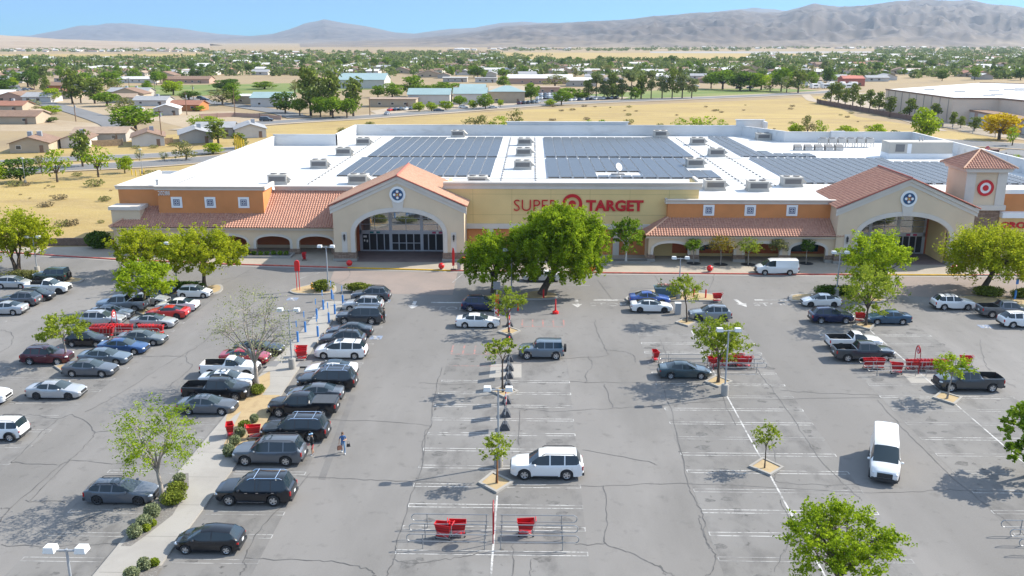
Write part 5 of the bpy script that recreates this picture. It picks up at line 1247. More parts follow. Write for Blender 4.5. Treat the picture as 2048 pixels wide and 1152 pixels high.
# ================================================================ TREES AND SHRUBS
random.seed(11)
LEAF = dict(
 verde=leaf_mat("palo_verde_leaves", (0.17, 0.22, 0.012), (0.46, 0.49, 0.03), .5, .7), bright=leaf_mat("bright_yellow_green_leaves", (0.15, 0.24, 0.012), (0.41, 0.50, 0.03), .5, 1.0),
 mid=leaf_mat("mid_green_leaves", (0.085, 0.155, 0.010), (0.39, 0.50, 0.028), .5, .6), lime=leaf_mat("young_lime_leaves", (0.14, 0.20, 0.02), (0.36, 0.42, 0.05), .45, 1.2),
 olive=leaf_mat("olive_leaves", (0.12, 0.13, 0.04), (0.26, 0.26, 0.09), .35, 1.0), pale=leaf_mat("pale_dry_leaves", (0.17, 0.19, 0.08), (0.33, 0.35, 0.16), .3, 1.5),
 rust=leaf_mat("rusty_green_leaves", (0.16, 0.12, 0.02), (0.33, 0.27, 0.04), .4, 1.6), dark=leaf_mat("dark_green_leaves", (0.04, 0.085, 0.016), (0.14, 0.22, 0.035), .35, .5),
 green=leaf_mat("fresh_green_leaves", (0.065, 0.135, 0.014), (0.25, 0.36, 0.03), .4, .35), pine=leaf_mat("pine_needles", (0.06, 0.095, 0.022), (0.26, 0.31, 0.06), .25, .45),
 yell=leaf_mat("yellow_blossom", (0.42, 0.30, 0.01), (0.62, 0.46, 0.02), .4, .6), sage=leaf_mat("sage_leaves", (0.15, 0.18, 0.09), (0.30, 0.33, 0.18), .3, 2.5), hedge=leaf_mat("clipped_hedge_leaves", (0.07, 0.10, 0.015), (0.26, 0.30, 0.05), .35, 1.6),
 brush=leaf_mat("dry_brush", (0.16, 0.125, 0.07), (0.26, 0.21, 0.12), .2, 1.0), flower=leaf_mat("orange_flowers", (0.5, 0.09, 0.01), (0.6, 0.16, 0.01), .3, 2), gum=leaf_mat("grey_green_leaves", (0.08, 0.11, 0.04), (0.25, 0.29, 0.10), .3, .4))
M_bark = mat("dark_bark", (0.075, 0.055, 0.04), 0.9, var=.3, scale=3)
M_barkp = mat("pale_bark", (0.27, 0.235, 0.20), 0.9, var=.2, scale=3)
M_barkg = mat("greenish_bark", (0.12, 0.105, 0.055), 0.9, var=.25, scale=3)
M_trunkw = mat("whitewashed_trunk", (0.55, 0.53, 0.5), 0.8, var=.1, scale=3)
def leaves(mb, c, r, n, size, rng, flat=.8, asp=1.7):
    """n leaf-sized faces scattered through a clump"""
    for _ in range(n):
        while True:
            p = Vector((rng.uniform(-1, 1), rng.uniform(-1, 1), rng.uniform(-1, 1)))
            if p.length < 1: break
        p = p * (p.length ** -.25 if p.length > .05 else 1)
        q = Vector(c) + Vector((p.x * r[0], p.y * r[1], p.z * r[2]))
        nn = Vector((rng.gauss(0, 1), rng.gauss(0, 1), rng.gauss(0, 1) + flat)).normalized(); u = nn.orthogonal().normalized(); v = nn.cross(u)
        a = rng.uniform(0, 6.28); U = (u * math.cos(a) + v * math.sin(a)); Vv = (v * math.cos(a) - u * math.sin(a))
        s = size * rng.uniform(.6, 1.35)
        k = len(mb.v); mb.v += [tuple(q - U * s * asp / 2), tuple(q + Vv * s * .5), tuple(q + U * s * asp / 2), tuple(q - Vv * s * .5)]
        mb.f.append([k, k + 1, k + 2, k + 3]); mb.m.append(0)
def grow(seed, H, cr, ch, th, tr, stems=1, nlimb=7, nleaf=4000, lsize=.22, lean=(0, 0), clump=.32, droop=0.0, gap=0.0, flat_top=.0, bark=None, twigs=2, fill=1.0):
    """trunk + limbs mesh and crown mesh. H total height, cr crown radius, ch crown height, th clear trunk"""
    rng = random.Random(seed); tb = MB(); cb = MB(); zc = H - ch / 2; tips = []
    for s in range(stems):
        a0 = rng.uniform(0, 6.28); off = (0 if stems == 1 else .12 * s)
        base = Vector((off * math.cos(a0), off * math.sin(a0), 0)); ln = Vector((lean[0], lean[1], 0)) + (Vector((math.cos(a0), math.sin(a0), 0)) * (.35 if stems > 1 else .06))
        pts = [base]; n = 4
        for i in range(1, n + 1): pts.append(base + Vector((ln.x * (i / n) ** 1.3, ln.y * (i / n) ** 1.3, th * i / n)) + Vector((rng.gauss(0, .04), rng.gauss(0, .04), 0)) * th * .3)
        r0 = tr / math.sqrt(stems) * (1.15 if stems > 1 else 1)
        tb.tube(pts, [r0 * (1.25 - .13 * i * 4 / n) if i else r0 * 1.5 for i in range(n + 1)], 8)
        top = pts[-1]
        nl = max(2, nlimb // stems)
        for k in range(nl):
            a = a0 + 6.283 * k / nl + rng.uniform(-.35, .35); el = rng.uniform(.15, 1.0); rad = cr * rng.uniform(.55, .92) * math.cos(el * 1.1)
            end = Vector((lean[0] * 1.2 + rad * math.cos(a), lean[1] * 1.2 + rad * math.sin(a), th + (H - th) * (.35 + .5 * el)))
            st_ = top if k % 2 or stems > 1 else pts[-2] + (pts[-1] - pts[-2]) * rng.uniform(.5, 1)
            mid = st_ + (end - st_) * .5 + Vector((rng.gauss(0, .1), rng.gauss(0, .1), .12)) * cr * .6
            r1 = r0 * .55
            tb.tube([st_, st_ + (mid - st_) * .5 + Vector((0, 0, .03 * H)), mid, end], [r1, r1 * .8, r1 * .55, r1 * .18], 6); tips += [(end, 1.0), (mid, .6)]
            for t_ in range(twigs):
                f_ = rng.uniform(.4, .9); sp_ = mid + (end - mid) * f_; d = Vector((rng.gauss(0, 1), rng.gauss(0, 1), rng.uniform(-.2, .9))).normalized() * cr * rng.uniform(.25, .5)
                tb.tube([sp_, sp_ + d * .55 + Vector((0, 0, .04)), sp_ + d], [r1 * .3, r1 * .2, r1 * .08], 5); tips.append((sp_ + d, .9))
    # clumps: around limb tips plus through the crown volume
    cl = []
    for p, w in tips:
        if rng.random() > gap: cl.append((p, w))
    nvol = int(len(tips) * 1.2 * fill)
    for _ in range(nvol):
        a = rng.uniform(0, 6.283); u = rng.uniform(-.75, 1); rr = math.sqrt(max(0, 1 - u * u)) * rng.uniform(.55, 1)
        zz = zc + ch / 2 * (u if u < 0 or not flat_top else u * (1 - flat_top)); cl.append((Vector((lean[0] * 1.2 + cr * rr * math.cos(a), lean[1] * 1.2 + cr * rr * math.sin(a), zz)), .85))
    per = max(3, int(nleaf / max(1, len(cl))))
    for p, w in cl:
        r = clump * cr * w * rng.uniform(.65, 1.25); e = Vector(((p.x - lean[0] * 1.2) / cr, (p.y - lean[1] * 1.2) / cr, (p.z - zc) / (ch / 2)))
        if e.length > 1.08: p = Vector((lean[0] * 1.2 + e.x / e.length * cr, lean[1] * 1.2 + e.y / e.length * cr, zc + e.z / e.length * ch / 2))
        d = Vector((e.x, e.y, e.z * .6 + rng.uniform(-.35, .35))); d = d.normalized() if d.length > .05 else Vector((0, 0, 1)); cnt = int(per * rng.uniform(.5, 1.5))
        for q in range(4):                                   # four little sprays running outwards from the clump
            dd = (d + Vector((rng.gauss(0, .55), rng.gauss(0, .55), rng.gauss(0, .4)))).normalized(); o = p + Vector((rng.gauss(0, .35), rng.gauss(0, .35), rng.gauss(0, .22))) * r
            for w_ in range(3): leaves(cb, o + dd * r * (.1 + .42 * w_), (r * (.42 - .09 * w_),) * 2 + (r * (.27 - .05 * w_),), max(1, cnt // 12), lsize * (1 - .12 * w_), rng)
        if droop:
            for _ in range(3):
                d = Vector((p.x - lean[0] * 1.2, p.y - lean[1] * 1.2, 0)); d = d.normalized() * r * .8 if d.length > .1 else d
                leaves(cb, p + d + Vector((0, 0, -droop * rng.uniform(.2, 1))), (r * .35, r * .35, droop * .5), int(per * .22), lsize, rng)
    return tb, cb
def tree(name, label, cat, loc, bark, leaf, group=None, **k):
    t = thing(name, label, cat, loc, 0, group); tb, cb = grow(**k)
    tb.build("trunk", bark, t, 60); o = cb.build("crown", leaf, t, -1); return t
def at(px, py, z=0.0): p = G(px, py); return (p.x, p.y, z)
LT = LEAF
T = lambda *a, **k: tree("tree", a[0], "tree", *a[1:], **k)
T("spreading yellow-green tree with several trunks at the far left of the store front", at(36, 546, .15), M_bark, LT['verde'], seed=1, H=7.3, cr=4.7, ch=4.6, th=2.0, tr=.3, stems=4, nlimb=14, nleaf=11000, lsize=.2, droop=.8)
T("yellow-green tree behind the bright round one, in front of the left arcade", at(292, 548, .15), M_bark, LT['verde'], seed=2, H=5.6, cr=4.0, ch=3.5, th=1.8, tr=.2, stems=3, nlimb=9, nleaf=6500, lsize=.19, droop=.6)
T("yellow-green tree with a dark curved trunk at the white hatchback", at(409, 575, .15), M_bark, LT['verde'], seed=3, H=6.6, cr=4.4, ch=4.1, th=3.0, tr=.22, lean=(.15, .3), nlimb=9, nleaf=9500, lsize=.2, droop=.7)
T("bright lime round tree beside the steel grey pickup", at(287, 622), M_barkg, LT['bright'], seed=4, H=5.5, cr=3.0, ch=3.4, th=2.4, tr=.17, lean=(.45, 0), nlimb=9, nleaf=8500, lsize=.18)
T("young yellow-green tree over the maroon SUV", at(134, 724), M_barkp, LT['lime'], seed=5, H=4.6, cr=2.05, ch=2.5, th=2.5, tr=.1, nlimb=7, nleaf=3400, lsize=.16)
T("bare pale tree with thin dry leaves beside the crimson coupe", at(514, 772, .15), M_barkp, LT['pale'], seed=6, H=8.6, cr=3.6, ch=6.6, th=2.2, tr=.19, nlimb=12, nleaf=3400, lsize=.10, clump=.26, twigs=9, gap=.2, fill=.9)
T("sparse bright-leaved tree beside the grey station wagon", at(325, 1003, .15), M_barkp, LT['mid'], seed=7, H=6.7, cr=2.9, ch=4.7, th=2.3, tr=.15, lean=(-.1, 0), nlimb=12, nleaf=7000, lsize=.095, clump=.22, twigs=5, gap=.25, fill=.9)
T("leafy green tree left of the huge tree, by the red pick-up banner", at(985, 588, .15), M_bark, LT['mid'], seed=8, H=6.9, cr=3.2, ch=5.6, th=1.8, tr=.25, stems=2, nlimb=12, nleaf=12000, lsize=.18, droop=.9, twigs=4)
T("huge spreading green tree in front of the red sign", at(1084, 592, .15), M_bark, LT['mid'], seed=9, H=10.3, cr=5.4, ch=8.2, th=3.0, tr=.42, lean=(1.7, .6), nlimb=18, nleaf=40000, lsize=.19, droop=1.1, clump=.22, fill=1.6, twigs=5)
T("dark green tree on a white trunk between huge tree and right arcade", at(1252, 527, .2), M_trunkw, LT['green'], seed=10, H=5.9, cr=2.3, ch=4.2, th=1.9, tr=.13, nlimb=8, nleaf=4500, lsize=.22)
T("small wiry tree with lime tufts in the first diamond planter", at(1018, 666, .1), M_bark, LT['lime'], seed=12, H=4.4, cr=1.9, ch=2.3, th=1.9, tr=.08, lean=(-.1, 0), nlimb=7, nleaf=2200, lsize=.15, clump=.36, gap=.1, twigs=1, fill=.6)
T("small crooked tree with three tufts in front of the slate offroader", at(1006, 786, .1), M_bark, LT['lime'], seed=16, H=4.9, cr=1.75, ch=1.9, th=3.0, tr=.08, nlimb=5, nleaf=1400, lsize=.15, clump=.36, gap=.2, twigs=1, fill=.2)
T("little yellow-green tree tied to an orange stake by the white SUV", at(993, 968, .12), M_bark, LT['lime'], seed=14, H=3.45, cr=.98, ch=1.6, th=1.7, tr=.05, nlimb=6, nleaf=1100, lsize=.13, clump=.4)
T("small tree with soft lime crown beside the silver-grey SUV", at(1373, 646, .12), M_bark, LT['lime'], seed=15, H=4.9, cr=1.7, ch=2.5, th=2.5, tr=.08, lean=(-.3, .1), nlimb=7, nleaf=2400, lsize=.15)
T("leafy lime tree on a brown trunk at the lamp post of the middle right row", at(1436, 766, .12), M_bark, LT['lime'], seed=17, H=5.7, cr=2.35, ch=3.5, th=2.2, tr=.12, nlimb=9, nleaf=4600, lsize=.16)
T("tiny tree alone in a sandy diamond planter, empty stalls around it", at(1529, 938, .12), M_bark, LT['lime'], seed=18, H=3.3, cr=.85, ch=1.7, th=1.6, tr=.045, nlimb=6, nleaf=1000, lsize=.12, clump=.4)
T("small round bright tree on a pale trunk by the dark grey double cab", at(1894, 799, .12), M_barkp, LT['bright'], seed=19, H=3.9, cr=1.45, ch=1.9, th=2.2, tr=.07, lean=(.15, 0), nlimb=7, nleaf=2200, lsize=.14)
T("young tree with lime crown between navy SUV and blue-green sedan", at(1731, 652, .12), M_bark, LT['lime'], seed=20, H=6.3, cr=2.7, ch=5.2, th=2.0, tr=.12, nlimb=10, nleaf=5200, lsize=.17, clump=.3)
T("round dense bright tree in front of the right gable entry", at(1745, 592, .15), M_bark, LT['bright'], seed=21, H=7.1, cr=3.95, ch=5.8, th=2.2, tr=.2, nlimb=11, nleaf=12000, lsize=.19)
T("big yellow-green tree with leaning trunk in front of the tower", at(1962, 589, .15), M_bark, LT['verde'], seed=22, H=7.3, cr=5.7, ch=5.0, th=2.5, tr=.36, lean=(1.3, .5), nlimb=14, nleaf=19000, lsize=.17, droop=1.1, twigs=4, clump=.28, fill=1.4)
T("big leafy green tree cut by the bottom edge, right of centre", (16.3, 42.4, 0), M_bark, LT['mid'], seed=23, H=6.6, cr=2.9, ch=4.4, th=3.0, tr=.16, nlimb=14, nleaf=15000, lsize=.115, clump=.21, twigs=6, fill=.8)
T("green tree peeking in at the right edge", (36.0, 59.8, 0), M_bark, LT['green'], seed=24, H=5.4, cr=2.2, ch=4.6, th=2.8, tr=.17, nlimb=10, nleaf=7500, lsize=.18, clump=.26)
for i, (px, py, H, cr, ch, lf, lab) in enumerate(((1387, 529, 3.4, 1.15, 1.5, 'green', "little green tree before the first pillar of the right arcade"), (1441, 531, 3.7, 1.75, 1.7, 'rust', "little rusty-leaved tree before the second arch of the right arcade"), (1496, 531, 3.5, 1.4, 1.7, 'lime', "little lime tree before the second pillar of the right arcade"), (1556, 528, 3.3, 1.2, 1.5, 'olive', "little dull green tree just left of the white work van"), (1612, 529, 3.2, .9, 1.4, 'dark', "little dark tree behind the tail of the white work van"))):
    T(lab, at(px, py, .15), M_barkp, LT[lf], group="little trees along the right arcade", seed=40 + i, H=H, cr=cr, ch=ch, th=H - ch - .1, tr=.06, nlimb=7, nleaf=1300, lsize=.16, clump=.4)
    p = G(px, py); b = MB(); b.lathe([(.01, .165), (1.0, .165), (1.0, .16)], (p.x, p.y, 0), 18); tag(b.build("tree_well", M_dark), kind='structure')
st = thing("tree_stake", "orange-brown wooden stake holding the little tree by the white SUV", "stake", at(995, 969, .12)); b = MB(); b.cyl((0, 0, 0), (0, 0, 2.1), .05); b.build("stake", mat("stake_wood", (.36, .15, .05), .8), st)

# diamond planters
def diamond(px, label):
    P4 = [G(*p) for p in px]; c = sum(P4, Vector()) / 4
    t = thing("diamond_planter", label, "planter", (c.x, c.y, 0), 0, "diamond planters in the parking rows")
    b = MB(); o = [(p.x - c.x, p.y - c.y) for p in P4]; i_ = [(x * .8, y * .8) for x, y in o]
    for k in range(4):
        q = [o[k], o[(k + 1) % 4], i_[(k + 1) % 4], i_[k]]; b.add([(x, y, 0) for x, y in q] + [(x, y, .16) for x, y in q], [(4, 5, 6, 7), (0, 1, 5, 4), (2, 3, 7, 6)])
    b.build("kerb", M_conc, t); b = MB(); b.poly(i_, .1); b.build("soil", M_sand, t)
diamond(((956, 968), (993, 988), (1028, 966), (985, 945)), "sandy diamond planter left of the white SUV")
diamond(((978, 783), (1008, 797), (1037, 784), (1010, 772)), "diamond planter behind the centre lamp head")
diamond(((995, 665), (1020, 673), (1042, 663), (1019, 655)), "diamond planter below the small wiry tree")
diamond(((1497, 935), (1541, 953), (1568, 937), (1525, 917)), "diamond planter of the tiny lone tree")
diamond(((1408, 765), (1437, 776), (1466, 765), (1432, 752)), "diamond planter beside the concrete lamp base, middle right row")
diamond(((1350, 646), (1376, 654), (1395, 645), (1370, 637)), "diamond planter at the nose of the silver-grey SUV")
diamond(((1865, 797), (1909, 811), (1925, 797), (1881, 784)), "diamond planter by the dark grey double cab")
diamond(((1705, 652), (1740, 661), (1752, 648), (1722, 642)), "diamond planter between navy SUV and blue-green sedan")
diamond(((108, 734), (124, 745), (152, 737), (136, 728)), "diamond planter at the nose of the maroon SUV")
diamond(((272, 626), (290, 633), (306, 624), (288, 617)), "diamond planter of the bright lime round tree")

# shrubs
def shrub(px, py, rx, ry, h, leaf, label, n=900, ls=.09, box=False, z=.15, group=None, name="shrub"):
    t = thing(name, label, "shrub" if name == "shrub" else "hedge", at(px, py, z), 0, group); rng = random.Random(int(px * 7 + py)); cb = MB()
    for _ in range(9 if not box else 16):
        a = rng.uniform(0, 6.28); q = rng.uniform(0, .55 if not box else .85)
        leaves(cb, (rx * q * math.cos(a), ry * q * math.sin(a), h * rng.uniform(.35, .62)), (rx * .55, ry * .55, h * .42), n // (9 if not box else 16), ls, rng, flat=.4)
    for _ in range(5): leaves(cb, (0, 0, h * .5), (rx * .9, ry * .9, h * .48), n // 8, ls, rng, flat=.4)
    cb.build("foliage", leaf, t, -1); b = MB()
    for k in range(4): a = k * 1.57; b.tube([(0, 0, 0), (rx * .3 * math.cos(a), ry * .3 * math.sin(a), h * .5)], [.03, .012], 5)
    b.build("stem", M_bark, t); return t
GS = "round shrubs along the walkway"
for px, py, r, h, lf, lab in ((289, 1142, .42, .75, 'sage', "grey-green ball shrub at the bottom edge of the walkway"), (266, 1160, .5, .7, 'sage', "wide sage shrub cut by the bottom edge"), (310, 1135, .3, .45, 'lime', "small lime shrub with orange bloom at the bottom edge"),
    (271, 1078, .55, .85, 'sage', "sage ball shrub at the lower tip of the dark bed"), (291, 1058, .6, .85, 'sage', "second sage shrub from the lower tip of the dark bed"), (306, 1037, .58, .95, 'sage', "tall sage shrub above the flowering one"), (294, 1066, .28, .5, 'lime', "little lime shrub between the sage ones"), (306, 1056, .26, .45, 'lime', "little lime shrub with orange flowers"),
    (346, 1010, .95, .85, 'hedge', "broad yellow-green shrub at the foot of the sparse tree"), (356, 990, .8, .8, 'hedge', "yellow-green shrub just above the broad one"), (360, 968, .5, .7, 'sage', "pale shrub at the upper tip of the dark bed"),
    (459, 915, .55, .9, 'sage', "sage ball shrub at the nose of the dark grey SUV, lowest"), (471, 893, .5, .8, 'sage', "sage ball shrub, middle one at the nose of the dark grey SUV"), (481, 876, .5, .75, 'sage', "sage ball shrub next to the tipped red cart"), (489, 859, .55, .6, 'hedge', "low yellow-green shrub beside the upright red cart"), (509, 848, .38, .75, 'sage', "small ball shrub at the nose of the black pickup"),
    (516, 790, .78, .85, 'hedge', "round yellow-green shrub in the sandy bed below the bare tree")):
    shrub(px, py, r, r, h, LT[lf], lab, 1000, .085, group=GS)
GH = "clipped hedges on the row-end islands"
for px, py, rx, ry, h, lf, lab in ((645, 583, 1.25, 1.0, 1.35, 'hedge', "clipped boxy hedge by the yellow hydrant and lamp post"), (717, 583, 1.6, .9, 1.0, 'hedge', "low clipped hedge behind the first dark SUV by the walkway"), (360, 580, 3.2, .8, 1.0, 'dark', "long dark hedge behind the white hatchback"), (55, 560, 2.6, 1.1, 1.2, 'olive', "olive hedge under the far left tree"), (1660, 592, 1.8, .9, 1.2, 'dark', "dark hedge behind the white liftback"), (1693, 592, 1.3, .9, 1.2, 'dark', "dark hedge right of the lamp post by the white liftback"), (1975, 594, 1.7, 1.0, 1.2, 'hedge', "boxy yellow-green hedge at the leaning trunk"), (2052, 597, 1.5, 1.0, 1.2, 'hedge', "hedge cut by the right edge beside the blue post")):
    shrub(px, py, rx, ry, h, LT[lf], lab, 2600, .13, True, group=GH, name="hedge")
for i in range(13):
    x = -46.6 + i * .93; r_ = random.Random(i)
    t = thing("border_plant", "low green plant in the long planter by the left arcade", "plant", (x, 125.9 + r_.uniform(-.4, .4), .35), 0, "low plants in the left arcade planter"); b = MB(); leaves(b, (0, 0, .3), (.38, .38, .28), 90, .16, r_); b.build("foliage", LT['green'], t, -1)
shrub(197, 498, 2.2, 1.4, 2.6, LT['dark'], "tall dark bush at the left corner of the store", 2200, .2, group=None)
# ================================================================ LAMPS, CARTS, SIGNS, PEOPLE
random.seed(21)
M_pole = mat("grey_painted_pole", (0.34, 0.36, 0.38), 0.45, metal=.3)
M_lhead = mat("lamp_head_white", (0.66, 0.66, 0.64), 0.4)
M_lens = glass_mat("lamp_lens", (0.25, 0.26, 0.27), 0.15)
M_cart = mat("red_cart_plastic", (0.50, 0.008, 0.012), 0.35)
M_cartd = mat("dark_red_plastic", (0.26, 0.006, 0.012), 0.4)
M_tube = mat("corral_tube", (0.30, 0.31, 0.32), 0.4, metal=.5)
M_bluesleeve = mat("blue_post_sleeve", (0.045, 0.19, 0.48), 0.45)
M_redp = mat("red_enamel", (0.58, 0.012, 0.012), 0.35)
def lamp(bx, by, hx, hy, label, z0=0.0, base=True):
    p = G(bx, by); H = GP(hx, hy, p.y).z
    lamp_at(p, H, label, z0, base)
def lamp_at(p, H, label, z0=0.0, base=True):
    t = thing("lamp_post", label, "lamp post", (p.x, p.y, z0), 0, "two-headed lamp posts in the lot"); H -= z0
    if base: b = MB(); b.lathe([(.33, 0), (.33, .95), (.3, 1.03), (.001, 1.04)], n=18); b.build("concrete_base", M_conc, t, 35)
    b = MB(); b.tube([(0, 0, .0 if not base else 1.0), (0, 0, H)], [.085, .065], 10); b.build("pole", M_pole, t, 60)
    b = MB(); b.bb((-.62, -.04, H - .12), (.62, .04, H - .04)); b.build("arm", M_pole, t)
    for s in (-1, 1):
        b = MB(); x = s * .78; b.add([(x - .28, -.29, H - .1), (x + .28, -.29, H - .1), (x + .28, .26, H - .1), (x - .28, .26, H - .1), (x - .24, -.25, H + .2), (x + .24, -.25, H + .2), (x + .24, .23, H + .17), (x - .24, .23, H + .17)], [(0, 3, 2, 1), (4, 5, 6, 7), (0, 1, 5, 4), (1, 2, 6, 5), (2, 3, 7, 6), (3, 0, 4, 7)])
        h = b.build("lamp_head", M_lhead, t); b = MB(); b.bb((x - .25, -.27, H - .125), (x + .25, .23, H - .1)); b.build("lens", M_lens, h)
lamp(997, 933, 998, 778, "lamp post in the middle row behind the little staked tree")
lamp(1449, 790, 1455, 660, "lamp post with concrete base in the middle right row, before a leafy tree")
lamp(585, 740, 578, 620, "lamp post on the walkway beside the bare pale tree", .15)
lamp(657, 584, 652, 493, "lamp post on the island by the yellow hydrant", .15)
lamp(355, 578, 350, 487, "lamp post behind the white hatchback, half in leaves", .15)
lamp(76, 550, 68, 474, "lamp post at the far left island", .15)
lamp(1357, 600, 1359, 516, "lamp post behind the flower box island", .15)
lamp(1672, 594, 1677, 505, "lamp post behind the white liftback near the right gable", .15)
lamp(1023, 592, 1027, 500, "lamp post standing in the shade between the two big green trees", .15)
q = G(133, 1100, 6.1); lamp_at(q, 6.15, "lamp post at the bottom left of which only the head and upper pole show")

def cart_proto():
    P = {}
    b = MB()
    lo = [(-.36, -.2), (.42, -.14), (.42, .14), (-.36, .2)]; hi = [(-.46, -.29), (.5, -.21), (.5, .21), (-.46, .29)]; z0, z1 = .42, .92
    def wall(s, a, za, c, zc, sh=0):
        n = 4
        for k in range(n): b.add([(a[k][0], a[k][1], za), (a[(k + 1) % n][0], a[(k + 1) % n][1], za), (c[(k + 1) % n][0], c[(k + 1) % n][1], zc), (c[k][0], c[k][1], zc)], [(0, 1, 2, 3)], s)
    zs = [.42, .5, .58, .66, .74, .82]
    f = lambda z: [(l[0] + (h[0] - l[0]) * (z - z0) / .5, l[1] + (h[1] - l[1]) * (z - z0) / .5) for l, h in zip(lo, hi)]
    for i in range(6): wall(i % 2 if i not in (0, 5) else 0, f(zs[i]), zs[i], f((zs + [.92])[i + 1]), (zs + [.92])[i + 1])
    b.poly(lo, .42, 0)
    rim = [(x * 1.02, y * 1.03, .925) for x, y in hi]; b.tube(rim, .03, 6, 0, closed=True)
    b.add([(-.46, -.27, .9), (-.46, .27, .9), (-.2, .24, .68), (-.2, -.24, .68)], [(0, 1, 2, 3)], 0)
    P["basket"] = b.mesh("basket", [M_cart, M_cartd])
    b = MB(); b.bb((-.3, -.2, .17), (.4, .2, .21)); b.bb((.36, -.2, .17), (.42, .2, .29)); P["lower_tray"] = b.mesh("lower_tray", M_cart)
    b = MB()
    for s in (-1, 1): b.tube([(.44, s * .2, .1), (-.42, s * .26, .14), (-.5, s * .26, .5), (-.55, s * .26, 1.0)], .018, 6); b.tube([(-.3, s * .24, .16), (.3, s * .17, .43)], .015, 5)
    P["frame"] = b.mesh("frame", M_metal)
    b = MB(); b.tube([(-.56, -.27, 1.01), (-.56, .27, 1.01)], .028, 7); P["handle"] = b.mesh("handle", M_cart)
    b = MB(); b.lathe([(.001, -.02), (.06, -.02), (.06, .02), (.001, .02)], n=10); b.v = [(x, z, y) for x, y, z in b.v]; P["wheel"] = b.mesh("wheel", M_black)
    return P
CP = cart_proto()
def cart(x, y, rz, label, group, z=0.014, tilt=None):
    t = thing("shopping_cart", label, "shopping cart", (x, y, z), rz, group); t.scale = (1.1, 1.1, 1.1)
    for n in ("basket", "lower_tray", "frame", "handle"): put(n, CP[n], t)
    for sx, sy in ((.42, .19), (.42, -.19), (-.4, .25), (-.4, -.25)): put("wheel", CP["wheel"], t, (sx, sy, .06))
    return t
def corral(xc, y, halves, label, w=1.9, loops=True, arch=True):
    t = thing("cart_corral", label, "cart corral", (xc, y, .014), 0, "tubular cart corrals in the parking rows")
    for a, c in halves:
        for yy in (-w * .58, 0, w * .58):
            b = MB()
            for z0, z1 in ((.52, 1.0),):
                # a flat loop: two bars joined by a half circle at the free end
                s = 1 if abs(c) > abs(a) else -1; r = (z1 - z0) / 2; zc = (z0 + z1) / 2; d = 1 if c > a else -1
                pts = [(a, yy, z1)] + [(c - d * r + d * r * math.cos(R(q)), yy, zc + r * math.sin(R(q))) for q in range(90, -91, -20)] + [(a, yy, z0)]
                b.tube(pts, .03, 6)
            b.build("side_rail", M_tube, t)
            for f_ in (.03, .8): b = MB(); x = a + (c - a) * f_; b.cyl((x, yy, 0), (x, yy, 1.03), .03, 7); b.build("post", M_tube, t)
    if arch:
        b = MB(); b.tube([(0, -.55, 0), (0, -.55, 1.9)] + [(0, -.55 * math.cos(R(q)), 1.9 + .75 * math.sin(R(q))) for q in range(15, 180, 15)] + [(0, .55, 1.9), (0, .55, 0)], .035, 7); b.build("sign_arch", M_cartd, t, 60)
        b = MB(); b.lathe([(.001, -.03), (.36, -.03), (.36, .03), (.001, .03)], n=22); b.v = [(z, x, y + 2.2) for x, y, z in b.v]; s = b.build("round_sign", M_redp, t)
        b = MB()
        for sd in (-1, 1): b.lathe([(.15, sd * .034), (.25, sd * .034)], n=20)
        b.v = [(z, x, y + 2.2) for x, y, z in b.v]; b.build("sign_ring", M_white, s)
        b = MB(); b.cyl((0, 0, 2.5), (0, 0, 2.66), .02); b.build("sign_hanger", M_metal, t)
    return t
corral(-2.3, 50.4, ((-.35, -5.3), (.35, 5.3)), "cart corral at the bottom centre with three red carts", 2.1)
yB = G(1425, 737).y; corral(17.3, yB, ((-.35, -4.9), (.35, 4.9)), "cart corral in the middle right row behind the grey-green sedan")
yC = G(1800, 744).y; corral(36.4, yC, ((-.35, -5.0), (.35, 5.1)), "cart corral in the right row, packed with carts, sign hoop showing")
yD = G(258, 668).y; corral(-44.4, yD, ((-.35, -4.9), (.35, 5.2)), "cart corral crowded with carts in the left block")
corral(36.6, G(2040, 1088).y, ((-.35, G(2014, 1085).x - 36.6), (.35, 5.0)), "empty cart corral cut by the right edge near the bottom")
def carts(lst, group):
    for px, py, rz, lab in lst: p = G(px, py); cart(p.x, p.y, R(rz), lab, group)
carts([(888, 1076, 168, "red cart with its handle to the left, in the bottom centre corral"), (915, 1072, 3, "red cart at the right of a pair in the bottom centre corral"), (1052, 1070, 182, "single red cart in the right half of the bottom centre corral")], "carts in the bottom centre corral")
carts([(1310, 722, 95, "red cart seen end-on at the left mouth of the middle right corral"), (1437, 734, 2, "red cart behind the leafy tree trunk, first of its row"), (1447, 734, 2, "red cart pushed into the first behind the tree trunk"), (1461, 731, -4, "red cart behind the lamp pole in the middle right corral"), (1474, 729, 176, "red cart right of the lamp pole in the middle right corral"), (1425, 735, 2, "red cart just left of the trunk in the middle right corral"), (1483, 735, 177, "red cart last but one in the row by the lamp pole"), (1492, 735, 177, "red cart at the right end of the row by the lamp pole")], "carts in the middle right corral")
carts([(1737, 738, 178, "red cart against the charcoal pickup in the right corral"), (1756, 738, 0, "second red cart beside the charcoal pickup"), (1792, 747, -14, "red cart standing askew in the middle of the right corral")], "carts in the right corral")
p = G(1822, 741)
for k in range(10): cart(p.x + .33 * k, p.y, R(180), "red cart nested in the long row by the sign hoop of the right corral", "nested carts in the right corral")
p = G(1930, 733); cart(p.x, p.y, R(170), "red cart at the right end of the right corral behind the round tree", "carts in the right corral")
p = G(193, 671)
for k in range(6): cart(p.x + .36 * k, p.y + .5, R(180), "red cart nested in the left half of the left corral", "nested carts in the left corral")
for k in range(5): cart(p.x + .2 + .36 * k, p.y - .45, R(180), "red cart nested in the nearer row of the left corral", "nearer nested carts in the left corral")
p = G(238, 668)
